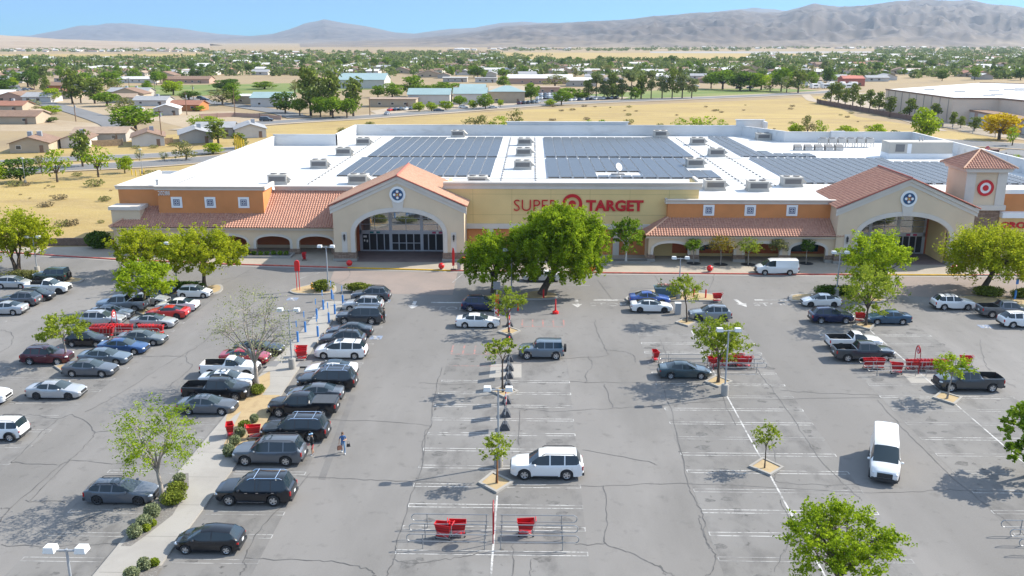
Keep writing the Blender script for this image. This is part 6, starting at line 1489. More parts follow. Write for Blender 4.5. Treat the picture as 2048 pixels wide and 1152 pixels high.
for k in range(3): cart(p.x + .5 * k, p.y, R(4), "red cart in the middle of the left corral", "carts in the middle of the left corral")
p = G(290, 669)
for k in range(5): cart(p.x + .38 * k, p.y, R(0), "red cart nested in the right half of the left corral", "nested carts in the right half of the left corral")
for px, py, rz, lab in ((604, 712, 6, "red cart on the walkway by the lamp post, upper of two"), (603, 720, 12, "red cart on the walkway by the lamp post, lower of two"), (461, 872, 110, "red cart standing upright on the walkway by the shrubs"), (508, 876, 12, "red cart tipped against the dark grey SUV by the shrubs"), (1434, 604, 185, "lone red cart at the corner of the flower box island"), (1719, 644, 170, "red cart parked at the nose of the navy SUV")):
    p = G(px, py, .15 if px < 1000 else 0); cart(p.x, p.y, R(rz), lab, "stray carts around the lot", .155 if px < 1000 else .014)
for k in range(4): p = G(228 + 6 * k, 494, .15); cart(p.x, p.y, R(80), "red cart in the shade at the left end of the arcade", "carts at the left end of the arcade", .155)
p = G(609, 520, .15); cart(p.x, p.y, R(100), "red cart in front of the left arcade by the gable pillar", "stray carts around the lot", .155)
# ball bollards
for px, py, lab in ((699, 535, "red ball bollard at the left foot of the left gable entry"), (883, 541, "red ball bollard at the right foot of the left gable entry"), (1184, 546, "red ball bollard in the leaves right of the huge tree"), (1419, 546, "red ball bollard alone on the sidewalk before the right arcade"), (1908, 545, "red ball bollard at the foot of the right gable entry"), (928, 529, "orange-red ball beside the waste bin, under the leafy tree")):
    p = G(px, py); t = thing("ball_bollard", lab, "bollard", (p.x, p.y, .15), 0, "ball bollards along the store front")
    b = MB(); b.ball((0, 0, .5), .42, 12); b.build("ball", M_redp if px != 928 else mat("orange_red_plastic", (.6, .12, .02), .4), t, 60); b = MB(); b.lathe([(.3, 0), (.26, .1), (.2, .12)], n=14); b.build("foot", M_conc, t)
t = thing("waste_bin", "grey waste bin on the sidewalk beside the tall red flag sign", "bin", at(919, 541, .15)); b = MB(); b.lathe([(.3, 0), (.32, .85), (.34, .95), (.3, 1.0)], n=14); b.build("body", M_metal, t, 40); b = MB(); b.lathe([(.33, 1.0), (.3, 1.12), (.12, 1.18), (.001, 1.18)], n=14); b.build("lid", M_black, t, 40)
t = thing("feather_flag", "narrow red flag sign with pole beside the left gable entry", "flag", at(907, 541, .15)); b = MB(); b.cyl((0, 0, 0), (0, 0, 2.9), .025); b.bb((-.35, -.25, 0), (.35, .25, .05)); b.build("pole", M_black, t)
b = MB(); b.prism([(-.16, .5), (.16, .55), (.19, 2.4), (.08, 2.95), (-.08, 3.05), (-.17, 2.4)], 'y', -.03, .03); b.build("flag", M_redp, t)
t = thing("capsule_sign", "tall red capsule-topped sign on two red legs at the island", "sign", at(597, 583, .16))
b = MB(); [b.cyl((s * .17, 0, 0), (s * .17, 0, 2.6), .045) for s in (-1, 1)]; b.build("leg", M_redp, t)
b = MB(); b.prism(arc(0, 3.55, .3, 0, 180, 10) + [(-.3, 2.5), (.3, 2.5)], 'y', -.1, .1); b.build("panel", M_redp, t)
t = thing("hydrant", "yellow fire hydrant on the sandy island", "hydrant", at(624, 580, .17)); b = MB(); b.lathe([(.16, 0), (.16, .06), (.11, .08), (.11, .55), (.15, .57), (.15, .62), (.11, .72), (.03, .78), (.001, .8)], n=12); b.build("barrel", mat("hydrant_yellow", (.62, .3, .03), .5), t, 40); b = MB(); b.tube([(-.2, 0, .42), (.2, 0, .42)], .055, 8); b.build("outlet", MATS["hydrant_yellow"], t)
for px, py, lab in ((1387, 596, "red stub post in the flower box island, by the lime tree"), (1411, 598, "red stub post in the flower box island, by the lone cart"), (1087, 598, "small red post at the foot of the huge tree"), (1036, 624, "small red post behind the wiry tree")):
    t = thing("stub_post", lab, "post", at(px, py, .16), 0, "red stub posts"); b = MB(); b.cyl((0, 0, 0), (0, 0, 1.0), .1, 10); b.build("post", M_redp, t, 40); b = MB(); b.lathe([(.1, 1.0), (.06, 1.06), (.001, 1.08)], n=10); b.build("cap", M_cartd, t)
t = thing("traffic_cone", "slim red cone pylon with round foot in the lane right of the huge tree", "cone", at(1111, 627)); b = MB(); b.lathe([(.14, .05), (.09, .9), (.05, 1.7), (.001, 1.75)], n=12); b.build("cone", M_redp, t, 60); b = MB(); b.lathe([(.36, 0), (.36, .25), (.2, .34), (.001, .36)], n=14); b.build("foot", M_redp, t, 40)
# pick-up banner with solar panel
t = thing("pickup_banner", "tall red banner post with a solar panel on top, by the navy SUV", "sign", at(994, 640))
b = MB(); b.bb((-.2, -.12, .5), (.2, .12, 2.9)); b.build("banner", M_redp, t); b = MB(); b.bb((-.32, -.3, 0), (.32, .3, .5)); b.build("base", M_metal, t)
b = MB(); b.cyl((0, 0, 2.9), (0, 0, 3.7), .035); b.build("mast", M_metal, t); b = MB(); b.box((0, 0, 4.0), (.8, .95, .05), mtx=Matrix.Rotation(R(52), 3, 'X')); b.build("solar_panel", [MATS["solar_cells"]], t)
me = text_mesh("PICK UP", .5, .01, .01); me.materials.append(M_white); o = put("lettering", me, t, (.16, -.135, 1.2), (R(90), R(-90), 0))
# order pick-up signs seen edge-on down the centre row
GSN = "edge-on pick-up signs down the centre row"
M_dbase = mat("dark_sign_base", (.05, .055, .065), .6)
for i, (px, py, st) in enumerate(((1019, 652, 1), (1019, 678, 1), (1019, 722, 1), (1019, 740, 0), (1018, 755, 0), (1016, 775, 0), (1013, 806, 0), (1012, 832, 1), (1010, 858, 0))):
    p = G(px, py); wd = ("first", "second", "third", "fourth", "fifth", "sixth", "seventh", "eighth", "ninth")[i]
    t = thing("pickup_sign", "narrow edge-on sign on a dark wedge base, %s from the store in the centre row" % wd, "sign", (p.x, p.y, .012), 0, GSN)
    b = MB(); b.prism([(-.42, 0), (.42, 0), (.16, .55), (-.16, .55)], 'y', -.35, .35); b.build("base", M_dbase, t)
    for yy in (-.28, .28): b = MB(); b.cyl((0, yy, .5), (0, yy, 2.35), .03, 7); b.build("post", M_dbase, t)
    b = MB(); zz = [1.15 + .25 * k for k in range(6)]
    for k in range(5): b.bb((-.05, -.42, zz[k]), (.05, .42, zz[k + 1]), k % 2)
    b.build("panel", [M_redp, M_white] if st else [M_dbase, M_pole], t)
# blue-sleeved accessible-parking posts
for i, (bx, by, tx, ty) in enumerate(((664, 598, 664, 556), (686, 609, 684, 562), (647, 619, 645, 574), (670, 628, 668, 584), (634, 637, 633, 590), (658, 645, 656, 600), (611, 664, 610, 617), (636, 673, 634, 628), (596, 684, 596, 640))):
    p = G(bx, by, .15); H = 2.3
    side = "left" if i in (0, 2, 4, 6, 8) else "right"; wd = ("farthest", "farthest", "second farthest", "second farthest", "third farthest", "third farthest", "fourth farthest", "nearest", "nearest")[i]
    t = thing("parking_sign_post", "blue-sleeved sign post on the walkway, %s on its %s edge" % (wd, "lot" if side == "left" else "car-nose"), "sign post", (p.x, p.y, .15), 0, "blue-sleeved posts along the walkway")
    b = MB(); b.cyl((0, 0, 0), (0, 0, 1.15), .11, 12); b.build("sleeve", M_bluesleeve, t, 40); b = MB(); b.cyl((0, 0, 1.1), (0, 0, H), .03, 7); b.build("pole", M_metal, t)
    b = MB(); b.bb((-.06, -.2, H - .62), (-.03, .2, H)); b.build("sign_plate", M_bluesleeve, t)
t = thing("parking_sign_post", "blue-sleeved post with blue sign at the right island by the leaning tree", "sign post", at(2029, 601, .15), 0, "blue-sleeved posts along the walkway"); b = MB(); b.cyl((0, 0, 0), (0, 0, 1.1), .12, 12); b.build("sleeve", M_bluesleeve, t, 40); b = MB(); b.cyl((0, 0, 1.1), (0, 0, 2.6), .03, 7); b.build("pole", M_metal, t); b = MB(); b.bb((-.16, -.04, 1.9), (.16, -.02, 2.6)); b.build("sign_plate", M_bluesleeve, t)
# flower boxes
t = thing("flower_box", "slate blue box planter with red and white flowers at the bright blue sedan", "planter", at(1332, 594, .16)); b = MB()
b.add([(-1.2, -.6, 0), (1.2, -.6, 0), (1.2, .6, 0), (-1.2, .6, 0), (-1.5, -.8, 1.15), (1.5, -.8, 1.15), (1.5, .8, 1.15), (-1.5, .8, 1.15)], [(0, 3, 2, 1), (0, 1, 5, 4), (1, 2, 6, 5), (2, 3, 7, 6), (3, 0, 4, 7), (4, 5, 6, 7)]); b.build("box", mat("slate_blue_panel", (.07, .125, .16), .6), t)
b = MB(); r_ = random.Random(5); [leaves(b, (-1.0 + .5 * k, 0, 1.3), (.35, .5, .22), 60, .12, r_) for k in range(5)]; b.build("foliage", LT['sage'], t, -1); b = MB(); [leaves(b, (-.9 + .45 * k, -.1, 1.42), (.3, .45, .12), 26, .1, r_) for k in range(5)]; b.build("flower", mat("red_white_flowers", (.55, .2, .2), .6, var=.6, scale=9), t)
b = MB(); leaves(b, (-.7, 0, 1.9), (.1, .1, .6), 30, .12, r_); leaves(b, (.8, 0, 1.9), (.1, .1, .6), 30, .12, r_); b.build("spike_plant", LT['dark'], t, -1)
t = thing("utility_box", "grey metal cabinet between white sedan and small tree", "cabinet", at(1355, 628)); b = MB(); b.bb((-.32, -.28, 0), (.32, .28, 1.3)); b.build("cabinet", M_pole, t); b = MB(); b.bb((-.36, -.32, 1.3), (.36, .32, 1.36)); b.build("lid", M_lhead, t)

# ---------------------------------------------------------------- people
M_skin = mat("skin", (.45, .27, .18), .6)
def cloth(n, c): return mat(n, c, .85)
def skinned(name, joints, edges, mats, classify, parent, sub=2):
    me = bpy.data.meshes.new(name); me.from_pydata([j[0] for j in joints], edges, []); o = bpy.data.objects.new(name, me); COL.objects.link(o)
    md = o.modifiers.new("skin", 'SKIN'); sv = me.skin_vertices[0].data
    for i, j in enumerate(joints): sv[i].radius = (j[1], j[2] if len(j) > 2 else j[1]); sv[i].use_root = (i == 0)
    s = o.modifiers.new("sub", 'SUBSURF'); s.levels = s.render_levels = sub
    dg = bpy.context.evaluated_depsgraph_get(); dg.update(); m2 = bpy.data.meshes.new_from_object(o.evaluated_get(dg)); COL.objects.unlink(o); bpy.data.objects.remove(o)
    m2.materials.clear()
    for m in mats: m2.materials.append(m)
    for p in m2.polygons: p.use_smooth = True; p.material_index = classify(Vector(p.center))
    return put(name, m2, parent)
def person(label, loc, rz, hgt, legs, arms, mats, cls, hair, hat=None, lean=0.0, longhair=False):
    """legs: (left foot dx, right foot dx) stride; arms: elbow and hand offsets; figure faces +X, built 1.70 m tall and scaled"""
    t = thing("person", label, "person", loc, rz, None); k = hgt / 1.70; t.scale = (k, k, k)
    J = []; E_ = []
    def j(p, r, par=None, r2=None): J.append((p, r, r2 or r)); i = len(J) - 1; (E_.append((par, i)) if par is not None else None); return i
    pel = j((0, 0, .93), .125, None, .155); wst = j((lean * .3, 0, 1.1), .105, pel, .13); chs = j((lean * .6, 0, 1.3), .12, wst, .165); nb = j((lean, 0, 1.43), .07, chs, .08); nk = j((lean, 0, 1.49), .055, nb)
    hd1 = j((lean + .01, 0, 1.55), .072, nk); hd2 = j((lean + .015, 0, 1.63), .09, hd1, .08); j((lean, 0, 1.70), .06, hd2)
    for s, fx in ((1, legs[0]), (-1, legs[1])):
        hp = j((0, s * .09, .86), .09, pel); kn = j((fx * .55 + .05, s * .1, .48), .062, hp); an = j((fx, s * .1, .09), .042, kn); ht = j((fx + .06, s * .105, .045), .042, an); j((fx + .17, s * .11, .035), .036, ht)
    for s, (el, ha) in ((1, arms[0]), (-1, arms[1])):
        sh = j((lean, s * .19, 1.39), .055, chs); e = j((lean + el[0], s * (.23 + el[1]), 1.39 + el[2]), .042, sh); w = j((lean + ha[0], s * (.23 + ha[1]), 1.39 + ha[2]), .028, e)
        d = (Vector(J[w][0]) - Vector(J[e][0])).normalized(); pm = j(tuple(Vector(J[w][0]) + d * .07), .034, w)
        for f in range(4):
            off = Vector(((f - 1.5) * .019, 0, 0)); q0 = Vector(J[pm][0]) + d * .035 + off; q1 = q0 + d * (.035 + .006 * (f in (1, 2))); q2 = q1 + d * .025 + Vector((.012, -s * .012, 0))
            a = j(tuple(q0), .0095, pm); b_ = j(tuple(q1), .009, a); j(tuple(q2), .008, b_)
        th = j(tuple(Vector(J[w][0]) + d * .04 + Vector((.035, -s * .01, 0))), .011, pm); j(tuple(Vector(J[w][0]) + d * .075 + Vector((.05, -s * .02, 0))), .009, th)
    skinned("body", J, E_, mats, cls, t)
    b = MB(); hx = lean + .015
    b.ball((hx - .02, 0, 1.665), (.108, .098, .085), 8)
    if longhair: b.ball((hx - .06, 0, 1.54), (.075, .1, .17), 8)
    b.build("hair", hair, t, 60)
    f = MB(); 
    for s in (-1, 1): f.ball((hx + .083, s * .032, 1.625), .012, 4, 0); f.ball((hx - .0, s * .088, 1.615), (.022, .012, .03), 4, 1)
    f.ball((hx + .097, 0, 1.6), (.018, .013, .02), 4, 1); f.bb((hx + .08, -.022, 1.562), (hx + .09, .022, 1.569), 2); f.build("face", [M_black, M_skin, M_redwall], t)
    if hat: b = MB(); b.ball((hx - .005, 0, 1.69), (.112, .1, .07), 8); b.bb((hx + .06, -.08, 1.68), (hx + .2, .08, 1.695)); b.build("cap", hat, t, 60)
    return t, k
den = cloth("denim_blue", (.045, .11, .25)); jean = cloth("light_jeans", (.13, .24, .38)); blk = cloth("black_cloth", (.015, .016, .018)); wht = cloth("white_shoes", (.6, .6, .6)); rds = cloth("red_shorts_stripe", (.5, .04, .06)); navyc = cloth("navy_cloth", (.03, .05, .10))
p = G(687, 906)
def cw(c): return 0 if (c.z > 1.47 or (abs(c.y) > .2 and c.z < 1.22) or (c.x > .12 and c.z > 1.05 and abs(c.y) < .35 and c.z < 1.3)) else (1 if c.z > .93 else (2 if c.z > .1 else 3))
wom, k = person("woman in blue top and jeans walking across the aisle with bags", (p.x, p.y, .012), R(-75), 1.68, (.24, -.2), (((.05, .03, -.3), (.27, -.12, -.22)), ((-.06, .04, -.3), (-.02, .06, -.56))), [M_skin, den, jean, wht], cw, mat("brown_hair", (.10, .05, .025), .7), longhair=True)
def bag(name, label, px, py, z, sz, m, rz=0):
    p_ = G(px, py, z); t = thing(name, label, "bag", (p_.x, p_.y, z), rz); b = MB(); x, y, h = sz
    b.add([(-x, -y, 0), (x, -y, 0), (x, y, 0), (-x, y, 0), (-x * .8, -y * .5, h), (x * .8, -y * .5, h), (x * .8, y * .5, h), (-x * .8, y * .5, h)], [(0, 3, 2, 1), (4, 5, 6, 7), (0, 1, 5, 4), (1, 2, 6, 5), (2, 3, 7, 6), (3, 0, 4, 7)]); b.build("pouch", m, t); b = MB(); b.tube([(-x * .6, 0, h), (-x * .4, 0, h + .2), (x * .4, 0, h + .2), (x * .6, 0, h)], .012, 5); b.build("strap", m, t)
bag("shoulder_bag", "brown leather bag hanging from the walking woman's hand", 679.5, 899, .4, (.2, .1, .32), mat("brown_leather", (.16, .07, .045), .6), R(30)); bag("handbag", "small black bag at the walking woman's hip", 697, 893, .62, (.14, .08, .22), blk, R(20))
p = G(626, 910)
def cm(c): return 0 if (c.z > 1.47 or (.1 < c.z < .5) or (abs(c.y) > .2 and c.z < .9)) else (1 if c.z > .9 else (4 if (c.z > .45 and abs(c.y) > .13 and c.z < .88) else (2 if c.z > .45 else 3)))
person("man in black top, red-striped shorts and pale blue cap by the open SUV", (p.x, p.y, .012), R(-150), 1.74, (.06, -.1), (((.02, .05, -.29), (.1, .05, -.55)), ((.05, .05, -.29), (.16, .0, -.53))), [M_skin, blk, blk, wht, rds], cm, mat("dark_hair", (.02, .015, .012), .7), hat=cloth("pale_blue_cap", (.25, .4, .6)))
p = G(1793, 581)
def cp_(c): return 0 if (c.z > 1.47 or (abs(c.y) > .22 and c.z < .95)) else (1 if c.z > .9 else (2 if c.z > .1 else 3))
person("person in dark blue clothes walking over the pink paving to the right entry", (p.x, p.y, .012), R(95), 1.72, (.2, -.18), (((.08, .02, -.28), (.22, -.05, -.4)), ((.06, .02, -.28), (.2, -.06, -.42))), [M_skin, navyc, navyc, blk], cp_, MATS["dark_hair"])
p = G(769, 646)
person("person in black standing at the tail of the charcoal SUV", (p.x, p.y, .012), R(170), 1.7, (.05, -.05), (((.0, .03, -.29), (.06, .02, -.55)), ((.0, .03, -.29), (.06, .02, -.55))), [M_skin, blk, blk, blk], cp_, MATS["dark_hair"])
# ================================================================ THE NEIGHBOURHOOD BEHIND
random.seed(31)
M_rb = mat("brown_shingle", (.20, .125, .085), .9, var=.12, scale=.8); M_rg = mat("grey_shingle", (.27, .275, .285), .9, var=.1, scale=.8); M_rw = mat("white_house_roof", (.56, .55, .53), .7, var=.05, scale=.5); M_rr = mat("reddish_shingle", (.27, .12, .075), .9, var=.1, scale=.8); M_rt = mat("teal_metal_roof", (.24, .33, .33), .5, var=.04, scale=.3); M_rtan = mat("tan_shingle", (.30, .22, .16), .9, var=.1, scale=.8)
M_w1 = mat("house_stucco_tan", (.38, .31, .225), .9, var=.05, scale=.4); M_w2 = mat("house_stucco_grey", (.36, .335, .30), .9, var=.05, scale=.4); M_w3 = mat("house_stucco_white", (.5, .47, .43), .9, var=.05, scale=.4); M_w4 = mat("house_stucco_orange", (.42, .16, .05), .9); M_w5 = mat("house_stucco_pink", (.40, .26, .2), .9)
M_fence = mat("wood_fence", (.30, .21, .125), .9, var=.25, scale=2.5); M_win = glass_mat("house_glass", (.03, .035, .04), .1)
def house(px, py, w, d, h, roof, wall, label, axis='d', pitch=.32, rz=0.0, group=None, cooler=1, win=2, name="house", cat="house", hip=False, base=None, door=True):
    p = base or G(px, py); t = thing(name, label, cat, (p.x, p.y + d / 2, 0), rz, group); ov = .5
    W2, D2 = w / 2, d / 2; rh = (W2 if axis == 'd' else D2) * pitch
    b = MB()
    if axis == 'd': b.prism([(-W2, 0), (W2, 0), (W2, h), (0, h + rh), (-W2, h)], 'y', -D2, D2)
    else: b.prism([(-D2, 0), (D2, 0), (D2, h), (0, h + rh), (-D2, h)], 'x', -W2, W2)
    b.build("wall", wall, t); b = MB(); ox, oy = (W2, D2) if axis == 'd' else (D2, W2)
    e = ov * pitch; hx = (min(ox, oy) if hip else 0)
    V = [(-ox - ov, -oy - ov, h - e), (0, -oy - ov + hx, h + rh), (ox + ov, -oy - ov, h - e), (-ox - ov, oy + ov, h - e), (0, oy + ov - hx, h + rh), (ox + ov, oy + ov, h - e)]
    V += [(x, y, z + .16) for x, y, z in V]
    if axis != 'd': V = [(y, x, z) for x, y, z in V]
    F = [(6, 7, 10, 9), (7, 8, 11, 10), (0, 3, 4, 1), (1, 4, 5, 2), (0, 6, 9, 3), (2, 5, 11, 8), (0, 1, 7, 6), (1, 2, 8, 7), (3, 9, 10, 4), (4, 10, 11, 5)]
    if hip: F += [(6, 8, 7), (9, 10, 11)]
    b.add(V, F); b.build("roof", roof, t)
    for i in range(win):
        x = -W2 * .55 + i * (w * .55 / max(1, win - 1) if win > 1 else 0); b = MB(); b.bb((x - .7, -D2 - .04, 1.0), (x + .7, -D2 + .02, 2.1)); f = b.build("window", M_white, t); b = MB(); b.bb((x - .62, -D2 - .06, 1.08), (x + .62, -D2 - .04, 2.02)); b.build("pane", M_win, f)
    if door: b = MB(); b.bb((W2 * .62 - .5, -D2 - .05, 0), (W2 * .62 + .5, -D2 + .02, 2.05)); b.build("door", M_rb, t)
    for i in range(cooler): b = MB(); x = W2 * (.25 - .5 * i); b.bb((x - .6, D2 * .1 - .6, h + rh * .55), (x + .6, D2 * .1 + .6, h + rh + 1.0)); b.build("roof_cooler", M_pole, t)
    return t
house(48, 306, 10, 13, 2.7, M_rb, M_w1, "tan house with brown gable end, leftmost behind the left street", rz=R(14), cooler=2, win=1)
house(140, 296, 7.5, 12, 2.6, M_rb, M_w3, "small brown-roofed house with panels, second behind the left street", rz=R(14), win=0)
house(196, 284, 16, 9, 2.7, M_rtan, M_w2, "long grey-walled house with tan roof behind the third gable", axis='w', rz=R(6), cooler=0)
house(277, 293, 9.0, 15, 2.7, M_rb, M_w3, "pale house with big brown gable roof beside the utility pole", rz=R(22), win=0)
house(374, 287, 9.5, 15, 2.7, M_rg, M_w2, "grey-roofed house with pale gable right of the utility pole", rz=R(22), win=0)
house(425, 272, 12, 9, 2.7, M_rg, M_w2, "grey house behind the dark pine by the store corner", axis='w', rz=R(10), cooler=0)
house(487, 276, 9.5, 14, 2.8, M_rg, M_w3, "grey gable house nearest the back road bend", rz=R(20), win=0)
house(20, 248, 20, 11, 2.8, M_rb, M_w1, "low brown-roofed house with three parked cars at its drive", axis='w', cooler=0)
house(60, 241, 8, 8, 2.6, M_rtan, M_w1, "front wing of the low brown-roofed house", axis='d', cooler=0)
house(5, 224, 18, 10, 2.8, M_rr, M_w1, "reddish-roofed house cut by the left edge", axis='w', cooler=1)
house(325, 231, 10, 12, 2.8, M_rw, M_w2, "white-roofed gable house beside the bright big tree", rz=R(15), cooler=0)
house(370, 222, 14, 10, 2.7, M_rr, M_w4, "orange house with red-brown roof along the school street", axis='w', rz=R(-5), cooler=0)
house(300, 212, 16, 10, 2.7, M_rg, M_w3, "pale grey-roofed long house behind the white gable", axis='w')
house(255, 194, 22, 12, 2.8, M_rg, M_w2, "blue-grey roofed house at the edge of the sports field", axis='w', cooler=2)
house(110, 180, 16, 11, 2.8, M_rb, M_w4, "brown-roofed house with orange front by the dark pines", axis='w')
house(15, 166, 22, 12, 2.8, M_rg, M_w2, "grey-roofed house at the left edge beyond the side street", axis='w', cooler=0)
house(272, 166, 27, 9, 3.0, M_rw, M_w3, "long white-roofed building at the far side of the sports field", axis='w', cooler=0, win=4)
house(372, 167, 34, 12, 3.0, M_rb, M_w5, "long brown building behind the sports field", axis='w', cooler=0, win=5)
# school
house(540, 214, 18, 14, 4.2, M_rt, M_w3, "cream school wing with teal roof at the street corner", axis='w', cooler=0, win=2, name="school_wing", cat="school building")
house(500, 208, 16, 14, 3.8, M_rw, M_w1, "flat pale school wing left of the teal-roofed corner wing", axis='w', pitch=.08, cooler=0, name="school_wing", cat="school building")
house(723, 177, 30, 26, 5.5, M_rt, M_w3, "big gymnasium under a pale teal roof behind the dark pines", axis='w', pitch=.28, cooler=0, win=1, hip=False, name="gymnasium", cat="school building")
house(785, 214, 22, 12, 3.6, M_rtan, M_w1, "low tan school block behind the parked cars", axis='w', pitch=.05, cooler=0, win=3, name="school_wing", cat="school building")
house(858, 211, 20, 13, 5.2, M_rt, M_w3, "school hall with teal gable roof, left of a pair", axis='w', pitch=.38, cooler=0, win=3, name="school_hall", cat="school building")
house(940, 209, 16, 13, 5.2, M_rt, M_w3, "school hall with teal gable roof, right of a pair", axis='w', pitch=.38, cooler=0, win=3, name="school_hall", cat="school building")
house(945, 192, 14, 12, 4.4, M_rt, M_w3, "teal-roofed hall behind the pair of school halls", axis='w', pitch=.3, cooler=0, name="school_hall", cat="school building")
house(1013, 206, 18, 16, 5.6, M_rt, M_w1, "tan school building with hipped teal roof by the car park", axis='w', pitch=.3, cooler=0, win=1, hip=True, name="school_hall", cat="school building")
house(910, 164, 18, 8, 3.2, M_rw, M_w2, "grey portable classroom row left, on the dry field", axis='w', pitch=.06, cooler=0, win=3, name="portable_classroom", cat="classroom")
house(972, 165, 16, 8, 3.2, M_rg, M_w3, "pale portable classroom row right, on the dry field", axis='w', pitch=.06, cooler=0, win=3, name="portable_classroom", cat="classroom")
house(1080, 168, 46, 20, 4.0, M_rw, M_w5, "long white-roofed school behind the yellow-green tree", axis='w', pitch=.22, cooler=0, win=5, name="school_building", cat="school building")
house(1163, 173, 20, 16, 4.0, M_rw, M_w2, "white-roofed school block at the start of the pine row", axis='w', pitch=.2, cooler=0, win=3, name="school_building", cat="school building")
house(1085, 187, 20, 12, 3.5, M_rtan, M_w5, "pink-tan block with red entrance by the school car park", axis='w', pitch=.06, cooler=0, win=3, name="school_building", cat="school building")
house(1707, 172, 15, 11, 5.0, mat("brick_red_roof", (.42, .13, .09), .8), mat("brick_red_wall", (.36, .12, .09), .8), "brick red building with red roof behind the pine row", axis='w', cooler=0, win=3, hip=True, name="red_building", cat="building")
# warehouse at right
t = thing("warehouse", "wide beige warehouse with white roof at the right, behind a block wall", "warehouse", (0, 0, 0))
A = G(1772, 204); A = GP(1772, 179, G(1660, 196).y * .9); 
h = 9.0
P0 = G(1772, 179, h); P1 = G(1907, 197, h); P2 = G(1999, 197.5, h); P3 = G(2110, 208, h); P4 = G(2300, 175, h); P5 = G(1960, 166, h)
t.location = (P1.x, P1.y, 0)
poly = [(p.x - P1.x, p.y - P1.y) for p in (P0, P1, P2, P3, P4, P5)]
M_wh = mat("warehouse_beige", (.66, .52, .40), .85, var=.04, scale=.2)
b = MB(); b.prism(poly, 'z', 0, h); b.build("wall", M_wh, t); b = MB(); b.poly([(x * .998, y * .998) for x, y in poly], h + .05); b.build("roof", M_roofw, t)
b = MB()
for k in range(5):
    q = Vector(poly[k]); r_ = Vector(poly[k + 1]); d = (r_ - q); c = (q + r_) / 2; b.box((c.x, c.y, h + .1), (d.length + .4, .5, .5), math.atan2(d.y, d.x))
b.build("cornice", M_rb, t)
for k in range(9):
    q = Vector(poly[0]).lerp(Vector(poly[1]), (k + .5) / 9); b = MB(); b.box((q.x - .1, q.y - .1, h / 2), (.18, .18, h), .6); b.build("pilaster", M_w2, t)
for k in range(8): r_ = random.Random(k); b = MB(); x, y = r_.uniform(8, 60), r_.uniform(12, 70); b.bb((x, y, h), (x + 4, y + 1.4, h + .35)); b.build("skylight", M_rg, t)
D0, D1 = G(1925, 243), G(2110, 283); dd = D1 - D0
t = thing("loading_dock", "low beige dock building with pale bays in front of the warehouse", "building", (D0.x, D0.y, 0), math.atan2(dd.y, dd.x))
L = dd.length; b = MB(); b.bb((0, 0, 0), (L, 6, 4.6)); b.build("wall", M_w5, t); b = MB(); b.bb((-.3, -.3, 4.6), (L + .3, 6.3, 4.9)); b.build("roof", M_rb, t)
for k in range(6): b = MB(); b.bb((L * (k + .12) / 6, -.06, .2), (L * (k + .85) / 6, .02, 4.1)); b.build("bay_door", M_w3, t)
# block wall + fences
def wall_run(px, h, th, m, label, name="block_wall", cat="wall", posts=False):
    pts = [G(*p) for p in px]; c = sum(pts, Vector()) / len(pts); t = thing(name, label, cat, (c.x, c.y, 0))
    b = MB()
    for i in range(len(pts) - 1):
        a, e = pts[i] - c, pts[i + 1] - c; d = e - a; n = 6 if name == "wood_fence_run" else 1
        b.box(((a.x + e.x) / 2, (a.y + e.y) / 2, h / 2), (d.length + th, th, h), math.atan2(d.y, d.x))
    b.build("wall_face" if not posts else "panel", m, t)
    k = 0
    for i in range(len(pts) - 1):
        a, e = pts[i] - c, pts[i + 1] - c; L_ = (e - a).length; n = max(1, min(18, int(L_ / 6)))
        for q in range(n + 1): r_ = a.lerp(e, q / n); b = MB(); b.bb((r_.x - th * .7, r_.y - th * .7, 0), (r_.x + th * .7, r_.y + th * .7, h + .18)); b.build("post", m, t)
    return t
M_blk = mat("dark_block", (.15, .095, .075), .9, var=.12, scale=.6)
wall_run(((1634, 206), (1640, 208), (1700, 219), (1780, 234), (1885, 253)), 2.0, .3, M_blk, "dark brown block wall along the dry field at right")
def rail_fence(px, h, label, m=M_black, n=40):
    pts = [G(*p) for p in px]; c = sum(pts, Vector()) / len(pts); t = thing("rail_fence", label, "fence", (c.x, c.y, 0)); b = MB()
    for i in range(len(pts) - 1):
        a, e = pts[i] - c, pts[i + 1] - c; d = e - a
        for z in (.25, h - .1): b.box(((a.x + e.x) / 2, (a.y + e.y) / 2, z), (d.length, .05, .06), math.atan2(d.y, d.x))
        k = max(2, int(d.length / .35))
        for q in range(k): r_ = a.lerp(e, q / k); b.box((r_.x, r_.y, h / 2), (.035, .035, h))
    b.build("rail_panel", m, t)
    for i in range(len(pts)): a = pts[i] - c; b = MB(); b.bb((a.x - .08, a.y - .08, 0), (a.x + .08, a.y + .08, h + .2)); b.build("post", m, t)
rail_fence(((1862, 250), (1905, 259), (1945, 268), (1990, 276)), 1.8, "thin rail fence running on from the block wall below the warehouse", M_pole)
rail_fence(((1986, 318), (2010, 322), (2060, 330), (2120, 340)), 2.0, "black rail fence at the rear drive, right edge")
t = thing("gate_pier", "dark brown pier at the end of the black rail fence", "pier", at(1987, 319)); b = MB(); b.bb((-.9, -.6, 0), (.9, .6, 2.6)); b.build("shaft", M_blk, t); b = MB(); b.bb((-1, -.7, 2.6), (1, .7, 2.8)); b.build("cap", M_w5, t)
for px, lab in ((((82, 302), (104, 300)), "wooden fence between the first two left houses"), (((185, 294), (246, 291)), "wooden fence before the long grey-walled house"), (((306, 290), (346, 288)), "wooden fence at the utility pole"), (((402, 281), (424, 279)), "reddish wooden fence right of the grey-roofed house"), (((506, 272), (520, 271)), "short wooden fence beside the last grey gable")):
    wall_run(px, 1.9, .12, M_fence, lab, "wood_fence", "fence", True)
wall_run(((400, 236), (470, 233), (520, 236), (562, 240)), 1.6, .2, M_w5, "pinkish low wall along the school street lot")
